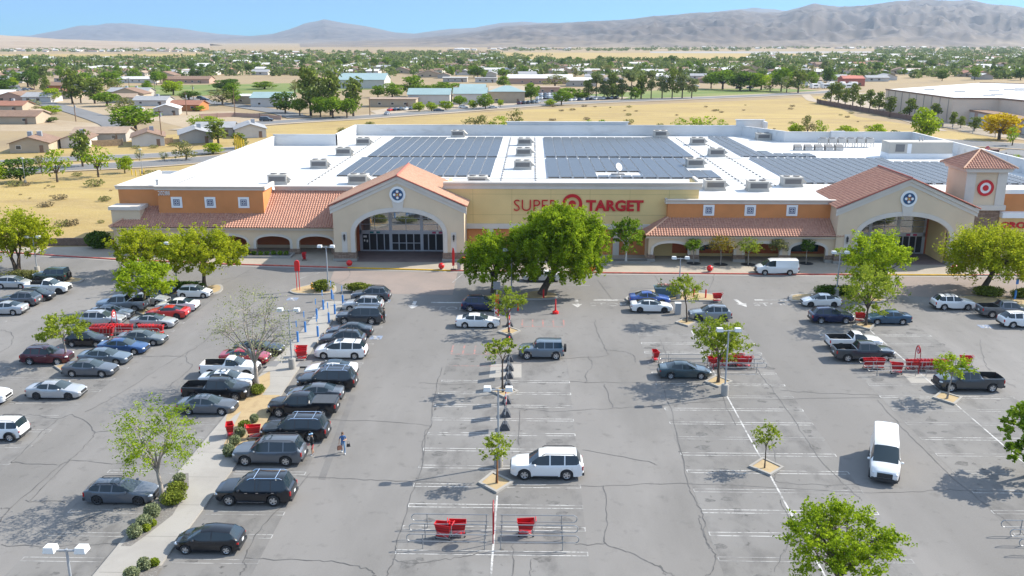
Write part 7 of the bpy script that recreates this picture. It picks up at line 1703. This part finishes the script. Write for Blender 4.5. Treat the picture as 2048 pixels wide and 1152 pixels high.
# poles
M_wood = mat("weathered_pole", (.17, .105, .06), .9, var=.2, scale=2)
def upole(px, py, ty, label, arm=True):
    p = G(px, py); H = GP(px, ty, p.y).z; t = thing("utility_pole", label, "utility pole", (p.x, p.y, 0), 0, "wooden utility poles behind the store"); b = MB(); b.tube([(0, 0, 0), (0, 0, H)], [.19, .12], 8); b.build("pole", M_wood, t, 60)
    if arm: b = MB(); b.bb((-1.2, -.08, H - .9), (1.2, .08, H - .75)); b.build("crossarm", M_wood, t); b = MB(); b.cyl((.35, 0, H - 2.4), (.35, 0, H - 1.4), .25, 10); b.build("transformer", M_pole, t)
upole(325, 290, 217, "tall wooden utility pole behind the left houses, nearest one"); upole(152, 243, 203, "dark utility pole at the side street corner"); upole(374, 230, 183, "wooden utility pole in the bare lot by the orange house"); upole(470, 226, 177, "wooden utility pole at the pinkish wall", False); upole(311, 189, 159, "utility pole at the near edge of the sports field"); upole(259, 179, 154, "utility pole beside the blue-grey roofs"); upole(387, 199, 169, "utility pole behind the orange house"); upole(740, 231, 195, "thin pole at the school street mouth", False)
for px, py, ty, lab in ((51, 366, 317, "slim street lamp pole at the left street, farther left"), (285, 347, 299, "slim street lamp pole at the left street, nearer the store")):
    p = G(px, py); H = GP(px, ty, p.y).z; t = thing("street_lamp", lab, "street lamp", (p.x, p.y, 0), 0, "slim street lamps"); b = MB(); b.tube([(0, 0, 0), (0, 0, H)], [.09, .05], 8); b.build("pole", M_pole, t); b = MB(); b.bb((-.3, -.2, H), (.3, .2, H + .15)); b.build("lamp_head", M_lhead, t); b = MB(); b.lathe([(.3, 0), (.25, .6), (.001, .6)], n=10); b.build("base", M_conc, t)
for k, (px, py) in enumerate(((264, 350), (272, 352), (281, 351), (288, 350))):
    t = thing("guard_post", "short yellow guard post in the scrub left of the store", "post", at(px, py), 0, "yellow guard posts"); b = MB(); b.cyl((0, 0, 0), (0, 0, 1.3), .12, 10); b.build("post", mat("guard_yellow", (.62, .42, .02), .5), t); b = MB(); b.lathe([(.12, 1.3), (.07, 1.38), (.001, 1.4)], n=10); b.build("cap", MATS["guard_yellow"], t)
for k, (px, py, ty) in enumerate(((424, 312, 286), (438, 318, 282), (450, 318, 281), (462, 316, 285))):
    p = GP(px, ty, 200); t = thing("loading_gate_post", "tall yellow frame post of the dock rails behind the left roof edge", "post", (-61.5 + k * 1.2, 186 - k * 2.5, 0), 0, "yellow dock frames"); b = MB(); H = 11.5; b.bb((-.1, -.1, 0), (.1, .1, H)); b.bb((.5, -.1, 0), (.7, .1, H)); b.bb((-.1, -.1, H - .2), (.7, .1, H)); b.build("frame", MATS["guard_yellow"], t); b = MB(); b.bb((-.1, -.05, H - 2), (.7, .05, H - 1.9)); b.build("crossbar", M_metal, t)
t = thing("stop_sign", "red octagonal stop sign at the rear street", "sign", at(1972, 319)); b = MB(); b.cyl((0, 0, 0), (0, 0, 2.6), .04, 6); b.build("pole", M_metal, t); b = MB(); b.prism([(.62 * math.cos(R(22.5 + 45 * k)), 2.9 + .62 * math.sin(R(22.5 + 45 * k))) for k in range(8)], 'y', -.03, .03); b.build("plate", M_redp, t)
me = text_mesh("STOP", .36, .005, .008); me.materials.append(M_white); put("lettering", me, t, (0, -.04, 2.77), (R(90), 0, 0))
# ---- cars out there
FC = "small cars on the roads and at the school"
def fcar(px, py, col, kind, d, label): p = G(px, py); car(kind, col, p.x, p.y, d, label, FC, simple=True)
fcar(533, 243, 'dgrey', 'bigsuv', 0, "dark SUV driving on the back road, left"); fcar(775, 230, 'silver', 'sedan', math.pi * .45, "silver car turning out of the school drive"); fcar(878, 223, 'gunblue', 'sedan', 0, "dark car on the back road before the halls"); fcar(927, 217, 'white', 'suv', 0, "white SUV at the kerb before the school halls"); fcar(986, 217, 'white', 'sedan', 0, "white sedan on the back road right of the halls")
for i, c in enumerate(('red', 'navy', 'dgrey', 'white', 'gunblue', 'teal')): fcar(782 + i * 10.5, 222 - i * .6, c, 'sedan', R(70), "%s car in the row before the tan school block" % {'red': 'red', 'navy': 'dark blue', 'dgrey': 'dark grey', 'white': 'white', 'gunblue': 'slate blue', 'teal': 'dark green'}[c])
for i in range(5): fcar(1040 + i * 9, 209 - i * .6, ('maroon', 'black', 'dgrey', 'teal', 'silver')[i], 'suv', R(70), "%s car in the row below the big round trees" % ('maroon', 'black', 'dark grey', 'dark green', 'silver')[i])
rr = random.Random(4)
for i in range(15): fcar(1118 + i * 8.2, 203.5 - i * .42, rr.choice(('white', 'silver', 'black', 'dgrey', 'navy', 'white')), rr.choice(('sedan', 'suv')), R(70), "parked car in the long row at the school car park edge")
for j in range(3):
    for i in range(7): fcar(1076 + i * 7.5, 199 - j * 4 - i * .3, rr.choice(('white', 'silver', 'black', 'steel', 'white')), 'sedan', R(75), "parked car in the school car park rows")
for i, (px, c, l) in enumerate(((39, 'blue', "blue"), (64, 'white', "white"), (78, 'silver', "silver"))): fcar(px, 243, c, 'sedan', R(-80), l + " car on the drive of the low brown-roofed house")
for px, py, c, k, l in ((52, 181, 'steel', 'suv', "grey car under the dark round tree"), (62, 180, 'maroon', 'sedan', "dark car at the side street, beside the grey one"), (402, 198, 'dgrey', 'suv', "dark car in the school street"), (410, 201, 'navy', 'sedan', "dark sedan in the school street"), (2017, 268, 'navy', 'boxy', "dark buggy-like car under the yellow tree"), (1392, 174, 'silver', 'sedan', "silver car beyond the park lawn"), (1855, 224, 'navy', 'pickup', "dark pickup beside the warehouse wall"), (1500, 177, 'navy', 'sedan', "blue car in the shade of the park trees"), (1478, 178, 'maroon', 'suv', "dark red car in the shade of the park trees"), (278, 219, 'white', 'sedan', "white car at the orange house")): fcar(px, py, c, k, R(rr.uniform(-20, 20)), l)
for i in range(9):
    p = G(1618 + i * 11, 173 + (i % 2) * 4); t = thing("camper", "white camper parked in the storage lot beside the red building", "camper", (p.x, p.y, 0), R(rr.uniform(0, 90)), "campers in the storage lot"); b = MB(); b.prism([(-3.4, .5), (3.4, .5), (3.4, 2.6), (2.6, 3.1), (-3.4, 3.1)], 'y', -1.2, 1.2); b.build("body", M_white, t); b = MB(); b.bb((-2, -1.24, 1.6), (1.5, 1.24, 2.3)); b.build("window", M_win, t); b = MB(); [b.cyl((x, y, .4), (x, y + .2, .4), .4, 10) for x in (-1.6, 1.8) for y in (-1.2, 1.0)]; b.build("wheel", M_tyre, t)

# ---- tree kinds for the middle and far distance
def proto(kind, v):
    rg = random.Random(900 + v * 13 + len(kind)); tb = MB(); cb = MB(); lf = dict(round='green', dark='dark', pine='pine', lime='bright', olive='olive', gum='gum', cypress='dark', yellow='yell', bare='pale', thin='mid')[kind]
    n = 11
    if kind in ('pine', 'gum'):
        tb.tube([(0, 0, 0), (.01, 0, .5), (0, .02, .95)], [.03, .02, .006], 6)
        for i in range(13):
            z = .28 + .7 * i / 13 if kind == 'pine' else .35 + .62 * rg.random(); rad = (.33 * (1 - (z - .25) / .95) ** .55 if kind == 'pine' else .26) * rg.uniform(.6, 1.1); a = rg.uniform(0, 6.28); rr_ = rad * rg.uniform(.2, .75)
            leaves(cb, (rr_ * math.cos(a), rr_ * math.sin(a), z), (.19, .19, .10), 64, .05, rg, flat=.3)
    elif kind == 'cypress':
        tb.tube([(0, 0, 0), (0, 0, .5)], [.02, .01], 5); [leaves(cb, (0, 0, .12 + .8 * i / 8), (.15 * (1 - i / 11), .15 * (1 - i / 11), .1), 60, .045, rg) for i in range(9)]
    else:
        fl = {'lime': .9, 'olive': .85}.get(kind, 1.0); tb.tube([(0, 0, 0), (.01, .01, .4)], [.035, .022], 6)
        for k in range(5): a = k * 1.26; tb.tube([(0, 0, .25), (.16 * math.cos(a), .16 * math.sin(a), .5), (.3 * math.cos(a), .3 * math.sin(a), .68)], [.02, .012, .004], 5)
        N = 22 if kind not in ('bare', 'olive', 'thin') else 13
        for i in range(N):
            a = rg.uniform(0, 6.28); u = rg.uniform(-.8, 1); q = math.sqrt(1 - u * u) * rg.uniform(.5, 1); leaves(cb, (.36 * q * math.cos(a), .36 * q * math.sin(a), .56 * fl + .34 * u), (.19, .19, .14), 64 if N == 22 else 34, .05, rg, flat=.5)
    return tb.mesh("trunk", M_bark, 60), cb.mesh("crown", LT[lf], -1)
PROTO = {}
KN = dict(round=("round_tree", "fresh green round tree"), dark=("shade_tree", "dark green dense tree"), pine=("pine_tree", "tall olive-dark pine"), lime=("lime_tree", "bright yellow-green tree"), olive=("olive_tree", "dull olive loose tree"), gum=("gum_tree", "grey-green tall tree"), cypress=("cypress_tree", "narrow dark cypress"), yellow=("blossom_tree", "yellow blossoming tree"), bare=("bare_tree", "bare thin tree"), thin=("open_tree", "open-crowned green tree"))
def ftree(kind, px, py, wpx, hpx, label, group=None):
    v = random.randint(0, 3)
    if (kind, v) not in PROTO: PROTO[(kind, v)] = proto(kind, v)
    p = G(px, py); mp = MPP(px, py); H = hpx * mp * 1.06; W = wpx * mp / (.78 if kind not in ('pine', 'cypress') else .68) * 1.0
    t = thing(KN[kind][0], label, "tree", (p.x, p.y, 0), random.uniform(0, 6.28), group); t.scale = (W, W, H)
    put("trunk", PROTO[(kind, v)][0], t); put("crown", PROTO[(kind, v)][1], t); return t
HAND = [  # kind, x, base y, width, height, where
 ('dark', 10, 192, 52, 28, "cut by the left edge beside the side street"), ('lime', 28, 173, 20, 18, "small one before the dark round tree at left"), ('dark', 56, 174, 42, 28, "at the far end of the side street"), ('gum', 92, 183, 28, 46, "standing tall beside the orange-fronted house"), ('lime', 101, 204, 36, 28, "on the verge of the side street"), ('pine', 145, 207, 42, 62, "left one of the dark clump at the side street"), ('pine', 162, 206, 36, 50, "middle one of the dark clump at the side street"), ('pine', 190, 207, 56, 46, "right one of the dark clump at the side street"), ('round', 170, 182, 50, 34, "rising behind the dark pine clump"),
 ('round', 224, 180, 50, 34, "at the left end of the sports field"), ('round', 215, 212, 52, 26, "low one before the blue-grey roofs"), ('olive', 252, 230, 42, 36, "beside the white-roofed gable house"), ('thin', 228, 230, 30, 24, "left of the olive tree by the white gable"), ('round', 272, 264, 84, 48, "big bright one behind the brown gable"), ('lime', 103, 228, 38, 17, "low one in the bare lot left"), ('bare', 68, 213, 26, 14, "brown scrubby one in the bare lot left"), ('olive', 72, 222, 18, 10, "tiny one in the bare lot left"), ('dark', 102, 244, 24, 9, "clipped low one near the three cars"), ('lime', 42, 220, 24, 9, "low one behind the brown roof at left"),
 ('pine', 166, 334, 52, 68, "by the left street, tall with dark side"), ('thin', 197, 354, 52, 62, "by the left street with two trunks"), ('thin', 115, 364, 52, 62, "by the left street, loose olive-green"), ('dark', 42, 364, 56, 46, "by the left street at the slim lamp"), ('olive', 84, 346, 32, 36, "pale one behind the loose tree on the left street"), ('lime', 250, 346, 30, 36, "wispy one near the yellow guard posts"), ('lime', -2, 368, 40, 46, "cut by the left edge on the left street"), ('bare', 279, 322, 16, 24, "leafless little one on the street median"), ('bare', 329, 323, 16, 22, "second leafless little one on the street median"), ('olive', 373, 320, 48, 40, "wide thin-leaved one on the street median"),
 ('lime', 347, 190, 42, 30, "on the sports field side of the orange house"), ('dark', 378, 200, 40, 18, "low behind the orange house"), ('dark', 451, 181, 58, 22, "wide one at the edge of the lawn"), ('olive', 445, 210, 50, 32, "over the school street"), ('round', 466, 209, 36, 40, "beside the olive tree on the school street"), ('round', 529, 178, 48, 14, "low one on the lawn edge"), ('lime', 397, 222, 24, 11, "low one at the pinkish wall"), ('thin', 391, 259, 28, 28, "behind the grey house, left"), ('lime', 422, 254, 42, 22, "behind the grey house, right"), ('pine', 437, 287, 52, 42, "dark one close to the store corner"), ('pine', 480, 298, 34, 30, "small one close to the store corner"), ('lime', 426, 308, 40, 22, "bright one by the yellow dock frames"),
 ('dark', 571, 226, 46, 40, "teal-dark one at the school corner"), ('pine', 622, 231, 64, 90, "huge one, left of the big pine group"), ('pine', 662, 231, 64, 82, "huge one, middle of the big pine group"), ('gum', 640, 226, 50, 70, "behind the huge pines"), ('pine', 707, 233, 56, 72, "huge one, right of the big pine group"), ('round', 641, 235, 34, 38, "under the huge pines, left"), ('round', 666, 237, 48, 40, "under the huge pines, middle"), ('round', 694, 236, 40, 36, "under the huge pines, right"), ('olive', 590, 186, 30, 26, "pale one left of the huge pines"), ('round', 600, 232, 34, 32, "small one at the left foot of the huge pines"),
 ('round', 756, 195, 32, 22, "first of the green row behind the halls"), ('round', 785, 196, 46, 27, "second of the green row behind the halls"), ('round', 825, 193, 50, 38, "tallest of the green row behind the halls"), ('round', 850, 194, 34, 22, "fourth of the green row behind the halls"), ('round', 885, 190, 44, 24, "fifth of the green row behind the halls"), ('round', 912, 186, 40, 18, "last of the green row behind the halls"), ('lime', 838, 223, 26, 19, "street tree, first before the halls"), ('lime', 863, 222, 22, 18, "street tree, second before the halls"), ('lime', 892, 220, 24, 19, "street tree, third before the halls"), ('round', 920, 215, 28, 22, "street tree, fourth before the halls"), ('lime', 946, 218, 18, 18, "street tree, fifth before the halls"), ('round', 971, 218, 32, 28, "street tree, sixth before the halls"), ('lime', 1001, 214, 12, 16, "thin street tree at the end of the halls"),
 ('dark', 1046, 204, 42, 28, "round one at the school car park, left"), ('round', 1062, 203, 32, 34, "round one at the school car park, right"), ('round', 1008, 176, 26, 22, "behind the hipped hall"), ('olive', 1110, 176, 54, 26, "broad yellow-olive one behind the car park"), ('lime', 1100, 212, 20, 14, "street tree at the car park, left"), ('round', 1123, 210, 36, 28, "street tree at the car park, middle"), ('round', 1140, 200, 54, 22, "broad one at the car park"), ('lime', 1166, 198, 30, 14, "low one right of the car park")]
HAND += [('gum' if i % 3 else 'pine', x, 199 - (x - 1170) * .012, 28 + (i * 7) % 12, 36 + (i * 11) % 20, "number %d from the left in the park row" % (i + 1)) for i, x in enumerate((1176, 1192, 1208, 1226, 1244, 1262, 1282, 1302, 1324, 1344, 1364, 1383))]
HAND = [(k, x, y, w, h, l.replace("number 1 ", "first ").replace("number 2 ", "second ").replace("number 3 ", "third ").replace("number 4 ", "fourth ").replace("number 5 ", "fifth ").replace("number 6 ", "sixth ").replace("number 7 ", "seventh ").replace("number 8 ", "eighth ").replace("number 9 ", "ninth ").replace("number 10 ", "tenth ").replace("number 11 ", "eleventh ").replace("number 12 ", "last ")) for k, x, y, w, h, l in HAND]
HAND += [('round', 1214, 197, 28, 19, "low one under the park row, left"), ('round', 1236, 197, 24, 17, "low one under the park row, middle"), ('round', 1270, 199, 22, 22, "low one under the park row, right"),
 ('round', 1445, 179, 52, 36, "big bright one on the park lawn"), ('round', 1422, 177, 30, 28, "pale one left of the big bright park tree"), ('dark', 1480, 181, 46, 36, "shady one on the park lawn"), ('round', 1500, 182, 50, 34, "wide one on the park lawn"), ('lime', 1522, 180, 44, 34, "brightest of the park lawn clump"), ('olive', 1540, 183, 26, 24, "grey one at the park lawn clump"), ('round', 1562, 183, 40, 44, "tall one right of the park clump"), ('bare', 1573, 185, 28, 30, "buff one right of the park clump"), ('pine', 1596, 186, 44, 44, "dark one by the storage lot"), ('round', 1623, 174, 26, 28, "behind the storage lot"), ('round', 1660, 164, 34, 18, "left of the red building"),
 ('pine', 1661, 206, 28, 36, "first in the row inside the block wall"), ('pine', 1676, 208, 30, 40, "second in the row inside the block wall"), ('pine', 1690, 211, 24, 32, "third in the row inside the block wall"), ('pine', 1705, 213, 30, 42, "fourth in the row inside the block wall"), ('pine', 1721, 216, 24, 26, "fifth in the row inside the block wall"), ('pine', 1739, 221, 28, 38, "sixth in the row inside the block wall"), ('pine', 1757, 225, 28, 38, "seventh in the row inside the block wall"), ('pine', 1778, 230, 30, 34, "eighth in the row inside the block wall"), ('pine', 1818, 236, 32, 36, "before the warehouse's long wall, left"), ('pine', 1867, 244, 28, 34, "before the warehouse's long wall, right"), ('pine', 1905, 254, 22, 28, "at the rail fence below the docks, left"), ('pine', 1921, 256, 20, 22, "at the rail fence below the docks, middle"), ('pine', 1948, 262, 30, 26, "at the rail fence below the docks, right"),
 ('yellow', 1998, 279, 74, 48, "beside the dock building"), ('thin', 2024, 292, 30, 36, "under the yellow tree"), ('lime', 1846, 282, 50, 66, "tall behind the back right parapet"), ('thin', 2030, 330, 26, 20, "in the bed at the black rail fence"),
 ('olive', 940, 268, 34, 34, "behind the back parapet, first of the left bunch"), ('olive', 966, 268, 38, 38, "behind the back parapet, second of the left bunch"), ('thin', 998, 268, 40, 34, "behind the back parapet, third of the left bunch"), ('olive', 1030, 262, 34, 46, "behind the back parapet, wispy end of the left bunch"), ('olive', 742, 268, 28, 26, "behind the back parapet at left, alone"), ('olive', 683, 274, 20, 20, "small one behind the left back corner"), ('thin', 1178, 264, 20, 24, "behind the raised parapet, left of two"), ('round', 1204, 264, 30, 22, "behind the raised parapet, right of two"), ('thin', 1362, 268, 36, 30, "bright one behind the parapet, left of the tall piece"), ('thin', 1405, 270, 54, 40, "bushy one behind the parapet, left of the tall piece"), ('thin', 1444, 266, 24, 26, "last one left of the tall parapet piece"), ('lime', 1592, 276, 28, 30, "right of the tall parapet piece, first"), ('olive', 1614, 276, 26, 46, "right of the tall parapet piece, tallest"), ('thin', 1640, 276, 28, 34, "right of the tall parapet piece, third"), ('lime', 1692, 282, 46, 30, "faint one behind the right back parapet"), ('lime', 1752, 282, 40, 34, "behind the right back parapet, under the block wall"), ('dark', 1790, 284, 30, 22, "low one behind the right back parapet")]
for k, x, y, w, h, lab in HAND: ftree(k, x, y, w, h, KN[k][1] + " " + lab)
rg = random.Random(77)
# desert scrub in the fields
for i in range(66):
    if i < 50: x, y = rg.uniform(1060, 1880), rg.uniform(205, 262); z_ = "in the dry field behind the store"; ok = 200 + max(0, (x - 1400)) * .02 < y < 262 and not (x > 1640 and y < 212 + (x - 1640) * .19)
    else: x, y = rg.uniform(0, 230), rg.uniform(368, 470); z_ = "in the dry lot left of the store"; ok = True
    if not ok: continue
    t = thing("desert_scrub", "low brown tuft of scrub " + z_, "bush", at(x, y), rg.uniform(0, 6), "scrub tufts " + z_)
    v = i % 4
    if ('scrub', v) not in PROTO:
        b = MB(); leaves(b, (0, 0, .35), (.9, .9, .38), 150, .14, rg, flat=.2); c_ = MB(); [c_.tube([(0, 0, 0), (.5 * math.cos(k), .5 * math.sin(k), .5)], [.03, .01], 4) for k in range(5)]; PROTO[('scrub', v)] = (b.mesh("foliage", LT['brush'] if v < 3 else LT['olive'], -1), c_.mesh("stem", M_bark))
    s = rg.uniform(.5, 1.5) * (1.25 if i < 56 else .6); t.scale = (s, s, s * rg.uniform(.6, 1)); put("foliage", PROTO[('scrub', v)][0], t); put("stem", PROTO[('scrub', v)][1], t)
for px, py, s, lab in ((190, 372, 2.4, "big grey-green bush left of the store wall"), (155, 352, 1.4, "dry round bush at the left street"), (135, 256 + 38, 1.0, "brown bush by the second left house"), (302, 350, 1.9, "sage bush near the slim lamp by the roof corner"), (272, 297, 1.5, "dry bush before the brown gable"), (308, 296, 1.6, "dry bush left of the utility pole foot"), (346, 292, 1.6, "dry bush right of the utility pole foot"), (30, 372, 2.0, "grey bush at the slim lamp, left"), (1258, 246, 2.4, "grey-brown round bush in the field behind the raised parapet"), (1320, 252, 1.6, "brown bush behind the parapet, left of the bushy trees")):
    t = thing("desert_bush", lab, "bush", at(px, py)); t.scale = (s, s, s * .85); put("foliage", PROTO[('scrub', 3)][0], t); put("stem", PROTO[('scrub', 3)][1], t)

# ---- the far town: trees and houses filling the band up to the open valley
HM = {}
def far_house(px, py, lab, grp):
    v = rg.randint(0, 7)
    if v not in HM:
        w, d, h = rg.uniform(12, 20), rg.uniform(9, 13), 2.9; roofm = (M_rb, M_rg, M_rw, M_rtan, M_rr, M_rg, M_rb, M_rw)[v]; wm = (M_w1, M_w3, M_w3, M_w2, M_w1, M_w3, M_w5, M_w2)[v]
        b = MB(); ax = v % 2; rh = .3 * (d if ax else w) / 2
        b.prism([(-d / 2, 0), (d / 2, 0), (d / 2, h), (0, h + rh), (-d / 2, h)], 'x', -w / 2, w / 2) if ax else b.prism([(-w / 2, 0), (w / 2, 0), (w / 2, h), (0, h + rh), (-w / 2, h)], 'y', -d / 2, d / 2)
        r_ = MB(); o_ = .6
        if ax: V = [(-w / 2 - o_, -d / 2 - o_, h - .1), (w / 2 + o_, -d / 2 - o_, h - .1), (w / 2 + o_, 0, h + rh + .1), (-w / 2 - o_, 0, h + rh + .1), (-w / 2 - o_, d / 2 + o_, h - .1), (w / 2 + o_, d / 2 + o_, h - .1)]
        else: V = [(-w / 2 - o_, d / 2 + o_, h - .1), (-w / 2 - o_, -d / 2 - o_, h - .1), (0, -d / 2 - o_, h + rh + .1), (0, d / 2 + o_, h + rh + .1), (w / 2 + o_, d / 2 + o_, h - .1), (w / 2 + o_, -d / 2 - o_, h - .1)]
        if not ax: r_.add(V, [(0, 1, 2, 3), (3, 2, 5, 4)])
        else: r_.add(V, [(0, 1, 2, 3), (3, 2, 5, 4)])
        g = MB(); [g.bb((x - .8, -d / 2 - .06, .9), (x + .8, -d / 2 - .01, 2.1)) for x in (-w * .3, w * .05)]
        HM[v] = (b.mesh("wall", wm), r_.mesh("roof", roofm), g.mesh("window", M_win))
    p = G(px, py); t = thing("distant_house", lab, "house", (p.x, p.y, 0), R(rg.choice((0, 0, 90, 8, -8))), grp); a, b_, c = HM[v]; put("wall", a, t); put("roof", b_, t); put("window", c, t)
ZN = [  # x0, x1, y0, y1, houses, trees, phrase
 (-20, 420, 128, 158, 38, 58, "in the left part of the town"), (420, 800, 122, 152, 34, 50, "in the town above the gymnasium"), (800, 1180, 124, 158, 26, 46, "in the town above the white-roofed school"), (1180, 1560, 126, 168, 34, 50, "in the town above the park"), (1560, 2060, 124, 168, 44, 62, "in the town above the warehouse"), (0, 330, 160, 205, 8, 10, "along the side street left of the sports field")]
for x0, x1, y0, y1, nh, nt, ph in ZN:
    for i in range(nh):
        x = rg.uniform(x0, x1); y = rg.uniform(y0, y1)
        if 1780 < x and y > 162: continue
        far_house(x, y, "small single-storey house " + ph, "houses " + ph)
    for i in range(nt):
        x = rg.uniform(x0, x1); y = y0 + (y1 - y0) * rg.random() ** 1.1; k = rg.choice(('dark', 'round', 'dark', 'gum', 'pine', 'olive', 'dark', 'round'))
        if 1780 < x and y > 164: continue
        mp = 100 / max(8, y - 80) / 3; H = rg.uniform(5, 10.5); m_ = MPP(x, y)
        ftree(k, x, y, H * rg.uniform(.7, 1.1) / m_ * (1 if k not in ('pine', 'gum') else .6), H / m_, KN[k][1] + " " + ph, KN[k][0].replace("_", " ") + "s " + ph)
# beyond: one mass of trees and roofs no one could count
def mass(name, zones, mats, n, seed):
    g = random.Random(seed); cb = MB(); k = 0
    for x0, x1, y0, y1, cnt in zones:
        for i in range(cnt):
            x = g.uniform(x0, x1); y = g.uniform(y0, y1); p = G(x, y); 
            if name == "distant_trees":
                s = g.uniform(4, 9); leaves(cb, (p.x, p.y, s * .45), (s * g.uniform(.6, 1.3), s * .8, s * .5), 46, s * .26, g, flat=.4)
            else:
                w, d, h = g.uniform(9, 22), g.uniform(8, 12), g.uniform(2.6, 3.4); a = g.uniform(-.3, .3); cb.k = 0; cb.box((p.x, p.y, h / 2), (w, d, h), a, mi=0); cb.k = 1; M2 = Matrix.Rotation(a, 2)
                V = [(-w / 2 - .4, -d / 2 - .4, h), (w / 2 + .4, -d / 2 - .4, h), (w / 2 + .4, 0, h + 1.6), (-w / 2 - .4, 0, h + 1.6), (w / 2 + .4, d / 2 + .4, h), (-w / 2 - .4, d / 2 + .4, h)]
                cb.add([(*(M2 @ Vector(q[:2]) + Vector((p.x, p.y))), q[2]) for q in V], [(0, 1, 2, 3), (3, 2, 4, 5)], g.choice((1, 2)))
    o = cb.build(name, mats, smooth=-1); return tag(o, "far-off mass of small " + ("trees" if name == "distant_trees" else "roofs") + " across the valley floor", "trees" if name == "distant_trees" else "houses", kind="stuff")
ZT = [(-20, 420, 98, 104, 170), (-20, 420, 118, 134, 420), (400, 1000, 104, 126, 560), (1000, 1500, 98, 102, 170), (1300, 2060, 85, 98, 520), (1500, 2060, 110, 128, 460), (1750, 2060, 98, 110, 300), (1000, 1500, 122, 132, 160), (600, 1100, 110, 124, 140), (0, 2048, 126, 152, 330), (0, 420, 128, 156, 90), (420, 1180, 124, 152, 140), (1180, 1760, 126, 160, 140), (1760, 2060, 126, 158, 80)]
mass("distant_trees", ZT, leaf_mat("far_tree_leaves", (0.06, 0.095, 0.03), (0.22, 0.27, 0.08), .3, .08), 0, 5)
mass("distant_houses", [(0, 420, 100, 104, 70), (0, 420, 118, 130, 90), (420, 1000, 106, 124, 150), (900, 1150, 97, 101, 40), (1350, 2060, 84, 98, 240), (1500, 2060, 110, 126, 150), (0, 2048, 126, 150, 150), (150, 560, 82.5, 84.5, 12)], [M_w3, M_rw, M_rb], 0, 6)
# parts that came out of one loop become one object each
def split_pieces(o, gap=.25):
    me = o.data; par = list(range(len(me.vertices)))
    def fd(a):
        while par[a] != a: par[a] = par[par[a]]; a = par[a]
        return a
    for p in me.polygons:
        r = fd(p.vertices[0])
        for v in p.vertices[1:]: par[fd(v)] = r
    isl = {}
    for p in me.polygons: isl.setdefault(fd(p.vertices[0]), []).append(p.index)
    it = []
    for ps in isl.values():
        co = [me.vertices[v].co for q in ps for v in me.polygons[q].vertices]; it.append([ps, [min(c[k] for c in co) for k in range(3)], [max(c[k] for c in co) for k in range(3)]])
    ch = True
    while ch:
        ch = False
        for i in range(len(it)):
            for j in range(len(it) - 1, i, -1):
                a, b = it[i], it[j]
                if all(a[1][k] <= b[2][k] + gap and b[1][k] <= a[2][k] + gap for k in range(3)):
                    it[i] = [a[0] + b[0], [min(a[1][k], b[1][k]) for k in range(3)], [max(a[2][k], b[2][k]) for k in range(3)]]; it.pop(j); ch = True
    if len(it) < 2: return
    for ps, lo, hi in it:
        vi = sorted({v for q in ps for v in me.polygons[q].vertices}); mp = {v: k for k, v in enumerate(vi)}
        m2 = bpy.data.meshes.new(me.name); m2.from_pydata([me.vertices[v].co for v in vi], [], [[mp[v] for v in me.polygons[q].vertices] for q in ps])
        for m in me.materials: m2.materials.append(m)
        m2.polygons.foreach_set("material_index", [me.polygons[q].material_index for q in ps])
        put(o.name.split(".")[0], m2, o.parent, o.location, o.rotation_euler)
    bpy.data.objects.remove(o)
for o in [x for x in store.children if x.name.split(".")[0] in ("pilaster", "stone_base", "plinth", "shop_window", "menu_panel", "wall_lantern", "door_notice", "orange_wall", "cornice", "roof_membrane", "porch_side_wall", "sign_wall", "parapet_back", "arcade_back_wall", "canopy_band")]: split_pieces(o)
# ---- the air
b = MB(); b.bb((-15900, -200, -1.0), (15900, 15600, 760)); hz = b.build("haze", []); hz.data.materials.clear()
hm = bpy.data.materials.new("desert_haze"); hm.use_nodes = True; nt = hm.node_tree; nt.nodes.remove(nt.nodes["Principled BSDF"]); v = nt.nodes.new("ShaderNodeVolumePrincipled")
v.inputs["Color"].default_value = (.66, .80, .98, 1); v.inputs["Density"].default_value = 0.000047; v.inputs["Anisotropy"].default_value = 0.2
nt.links.new(v.outputs[0], nt.nodes["Material Output"].inputs["Volume"]); hz.data.materials.append(hm); tag(hz, kind="stuff")
